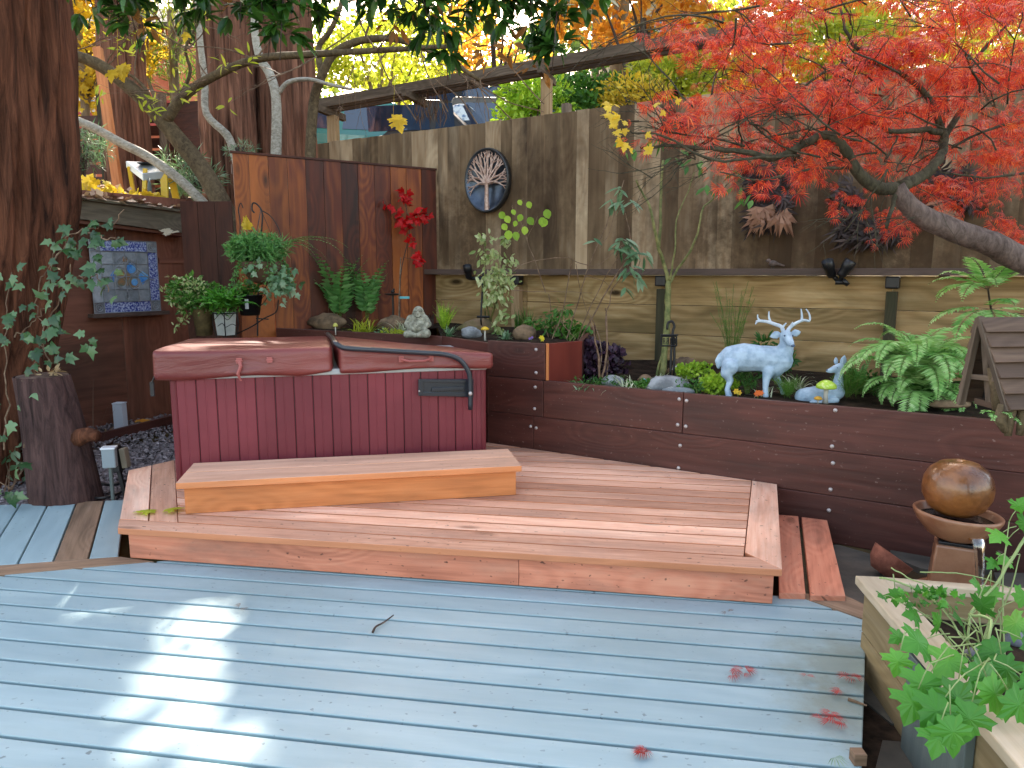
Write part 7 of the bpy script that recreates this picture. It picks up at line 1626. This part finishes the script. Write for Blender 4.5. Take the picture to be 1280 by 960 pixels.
# ================================================================ fallen leaves
def fallen(label,px,py,z,mat,s_,n,kind='lace',spread=.03,name='fallen_leaf'):
    mb=MB(); c_=atz(px,py,z+.006)
    for i in range(n):
        p=c_+V((U(-spread,spread),U(-spread,spread)*.5,U(0,.008))); a=U(0,2*PI)
        if kind=='lace': mb.leaves(LACE,[tuple(p+V((0,0,.012)))],[(math.cos(a),math.sin(a),.12)],[(U(-.2,.2),U(-.2,.2),1)],s_*U(.7,1.1))
        else: mb.leaves(MAPLE,[tuple(p+V((0,0,.008)))],[(math.cos(a),math.sin(a)*.6,.05)],[(U(-.15,.15),U(-.15,.15),1)],s_)
    return tag(mb.build(name,M[mat]),label,'leaf')
random.seed(17); 
fallen('red lace leaf cluster curled on the blue deck, upper right group',925,845,0,'l_dryred',.05,7,spread=.045)
fallen('dark red lace leaf scrap at the right edge of the deck',1062,851,0,'l_dryred',.045,4,spread=.03)
fallen('small pinkish leaf scrap left of the dark red one',1013,849,0,'l_dryred',.03,2,spread=.02)
fallen('small red leaf fragment just above the scarlet leaf row',1046,870,0,'l_dryred',.04,3,spread=.015)
fallen('bright scarlet leaf row lying near the lower right deck edge',1046,904,0,'l_scarlet',.04,10,spread=.07)
fallen('dark curled red brown leaf at the bottom middle of the deck',803,945,0,'l_dryred',.045,7,spread=.025)
fallen('tiny brown leaf scrap below the platform corner',912,769,0,'l_brown',.04,2,spread=.02)
fallen('tiny dark leaf scrap beside the sunlit patches on the deck',302,762,0,'l_brown',.035,2,spread=.02)
fallen('narrow green leaf at the bottom right of the deck',1043,953,0,'l_silver',.05,1,'lace',.0)
fallen('pale yellow maple leaf lying on the left corner of the platform',200,639,PZ,'l_yelgreen',.13,2,'m',.03)
fallen('orange brown maple leaf standing against the edging board on the gravel',183,528,0,'l_orange',.17,2,'m',.02)
fallen('yellow leaf balanced on the pergola beam','0' and 780,70,0,'l_orange',.01,1,'m',.0) if False else None
fallen('pale star shaped leaf caught on the shed eave',0,0,0,'l_cream',.1,1) if False else None
mb=MB(); p=SP(210,291,.20); mb.leaves(MAPLE,[tuple(p),tuple(p+V((.05,0,.01)))],[(.8,-.3,.1),(-.8,-.2,.2)],[(0,-.4,1),(0,-.6,1)],.16); tag(mb.build('fallen_leaf',leafmat('cream_leaf',[(.6,.52,.36),(.7,.62,.45)],.6,.2)),'pale cream star shaped leaf caught on the shed eave','leaf')
mb=MB(); mb.tube(path([z0(466,793)+V((0,0,.01)),z0(470,787)+V((0,0,.014)),z0(480,781)+V((0,0,.012)),z0(492,772)+V((0,0,.012))],3),lin(.006,.003,10),5); tag(mb.build('twig',M['darktwig']),'small dark bent twig lying in the middle of the blue deck','twig')
mb=MB(); c_=z0(1060,876); mb.tube([c_+V((0,0,.006)),c_+V((.05,-.04,.006))],[.007,.003],5); tag(mb.build('twig',M['twig']),'small tan twig at the right edge of the deck','twig')
# scraps under stairs right
# ================================================================ camera, light, world
cam=bpy.data.cameras.new('camera'); co=bpy.data.objects.new('camera',cam); COL.objects.link(co)
cam.sensor_width=36; cam.lens=36*F/1280; cam.clip_end=400; cam.clip_start=.05
co.location=CP; co.rotation_euler=(PI/2-PIT,0,0); SC.camera=co
sv=SUNV
sl=bpy.data.lights.new('sun','SUN'); sl.energy=2.9; sl.angle=R(.5); sl.color=(1,.90,.76)
so=bpy.data.objects.new('sun',sl); COL.objects.link(so); so.rotation_euler=sv.to_track_quat('Z','Y').to_euler(); so.location=(0,0,20)
w=bpy.data.worlds.new('World'); SC.world=w; w.use_nodes=True; nt=w.node_tree; bg=nt.nodes['Background']
sk=nt.nodes.new('ShaderNodeTexSky'); sk.sky_type='NISHITA'; sk.sun_disc=False; sk.sun_elevation=SEL; sk.sun_rotation=SAZ; sk.air_density=1.0; sk.dust_density=2.5
nt.links.new(mixc(nt,1.0,sk.outputs[0],(1.22,1.0,.78),'MULTIPLY'),bg.inputs[0]); bg.inputs[1].default_value=.14
SC.view_settings.view_transform='Standard'; SC.view_settings.look='None'; SC.view_settings.gamma=1; SC.view_settings.exposure=EXPO
SC.render.engine='CYCLES'; cy=SC.cycles; cy.use_denoising=True; cy.max_bounces=6; cy.diffuse_bounces=4; cy.glossy_bounces=3; cy.transmission_bounces=4; cy.transparent_max_bounces=6; cy.sample_clamp_indirect=6
cy.use_adaptive_sampling=True; cy.adaptive_threshold=.015
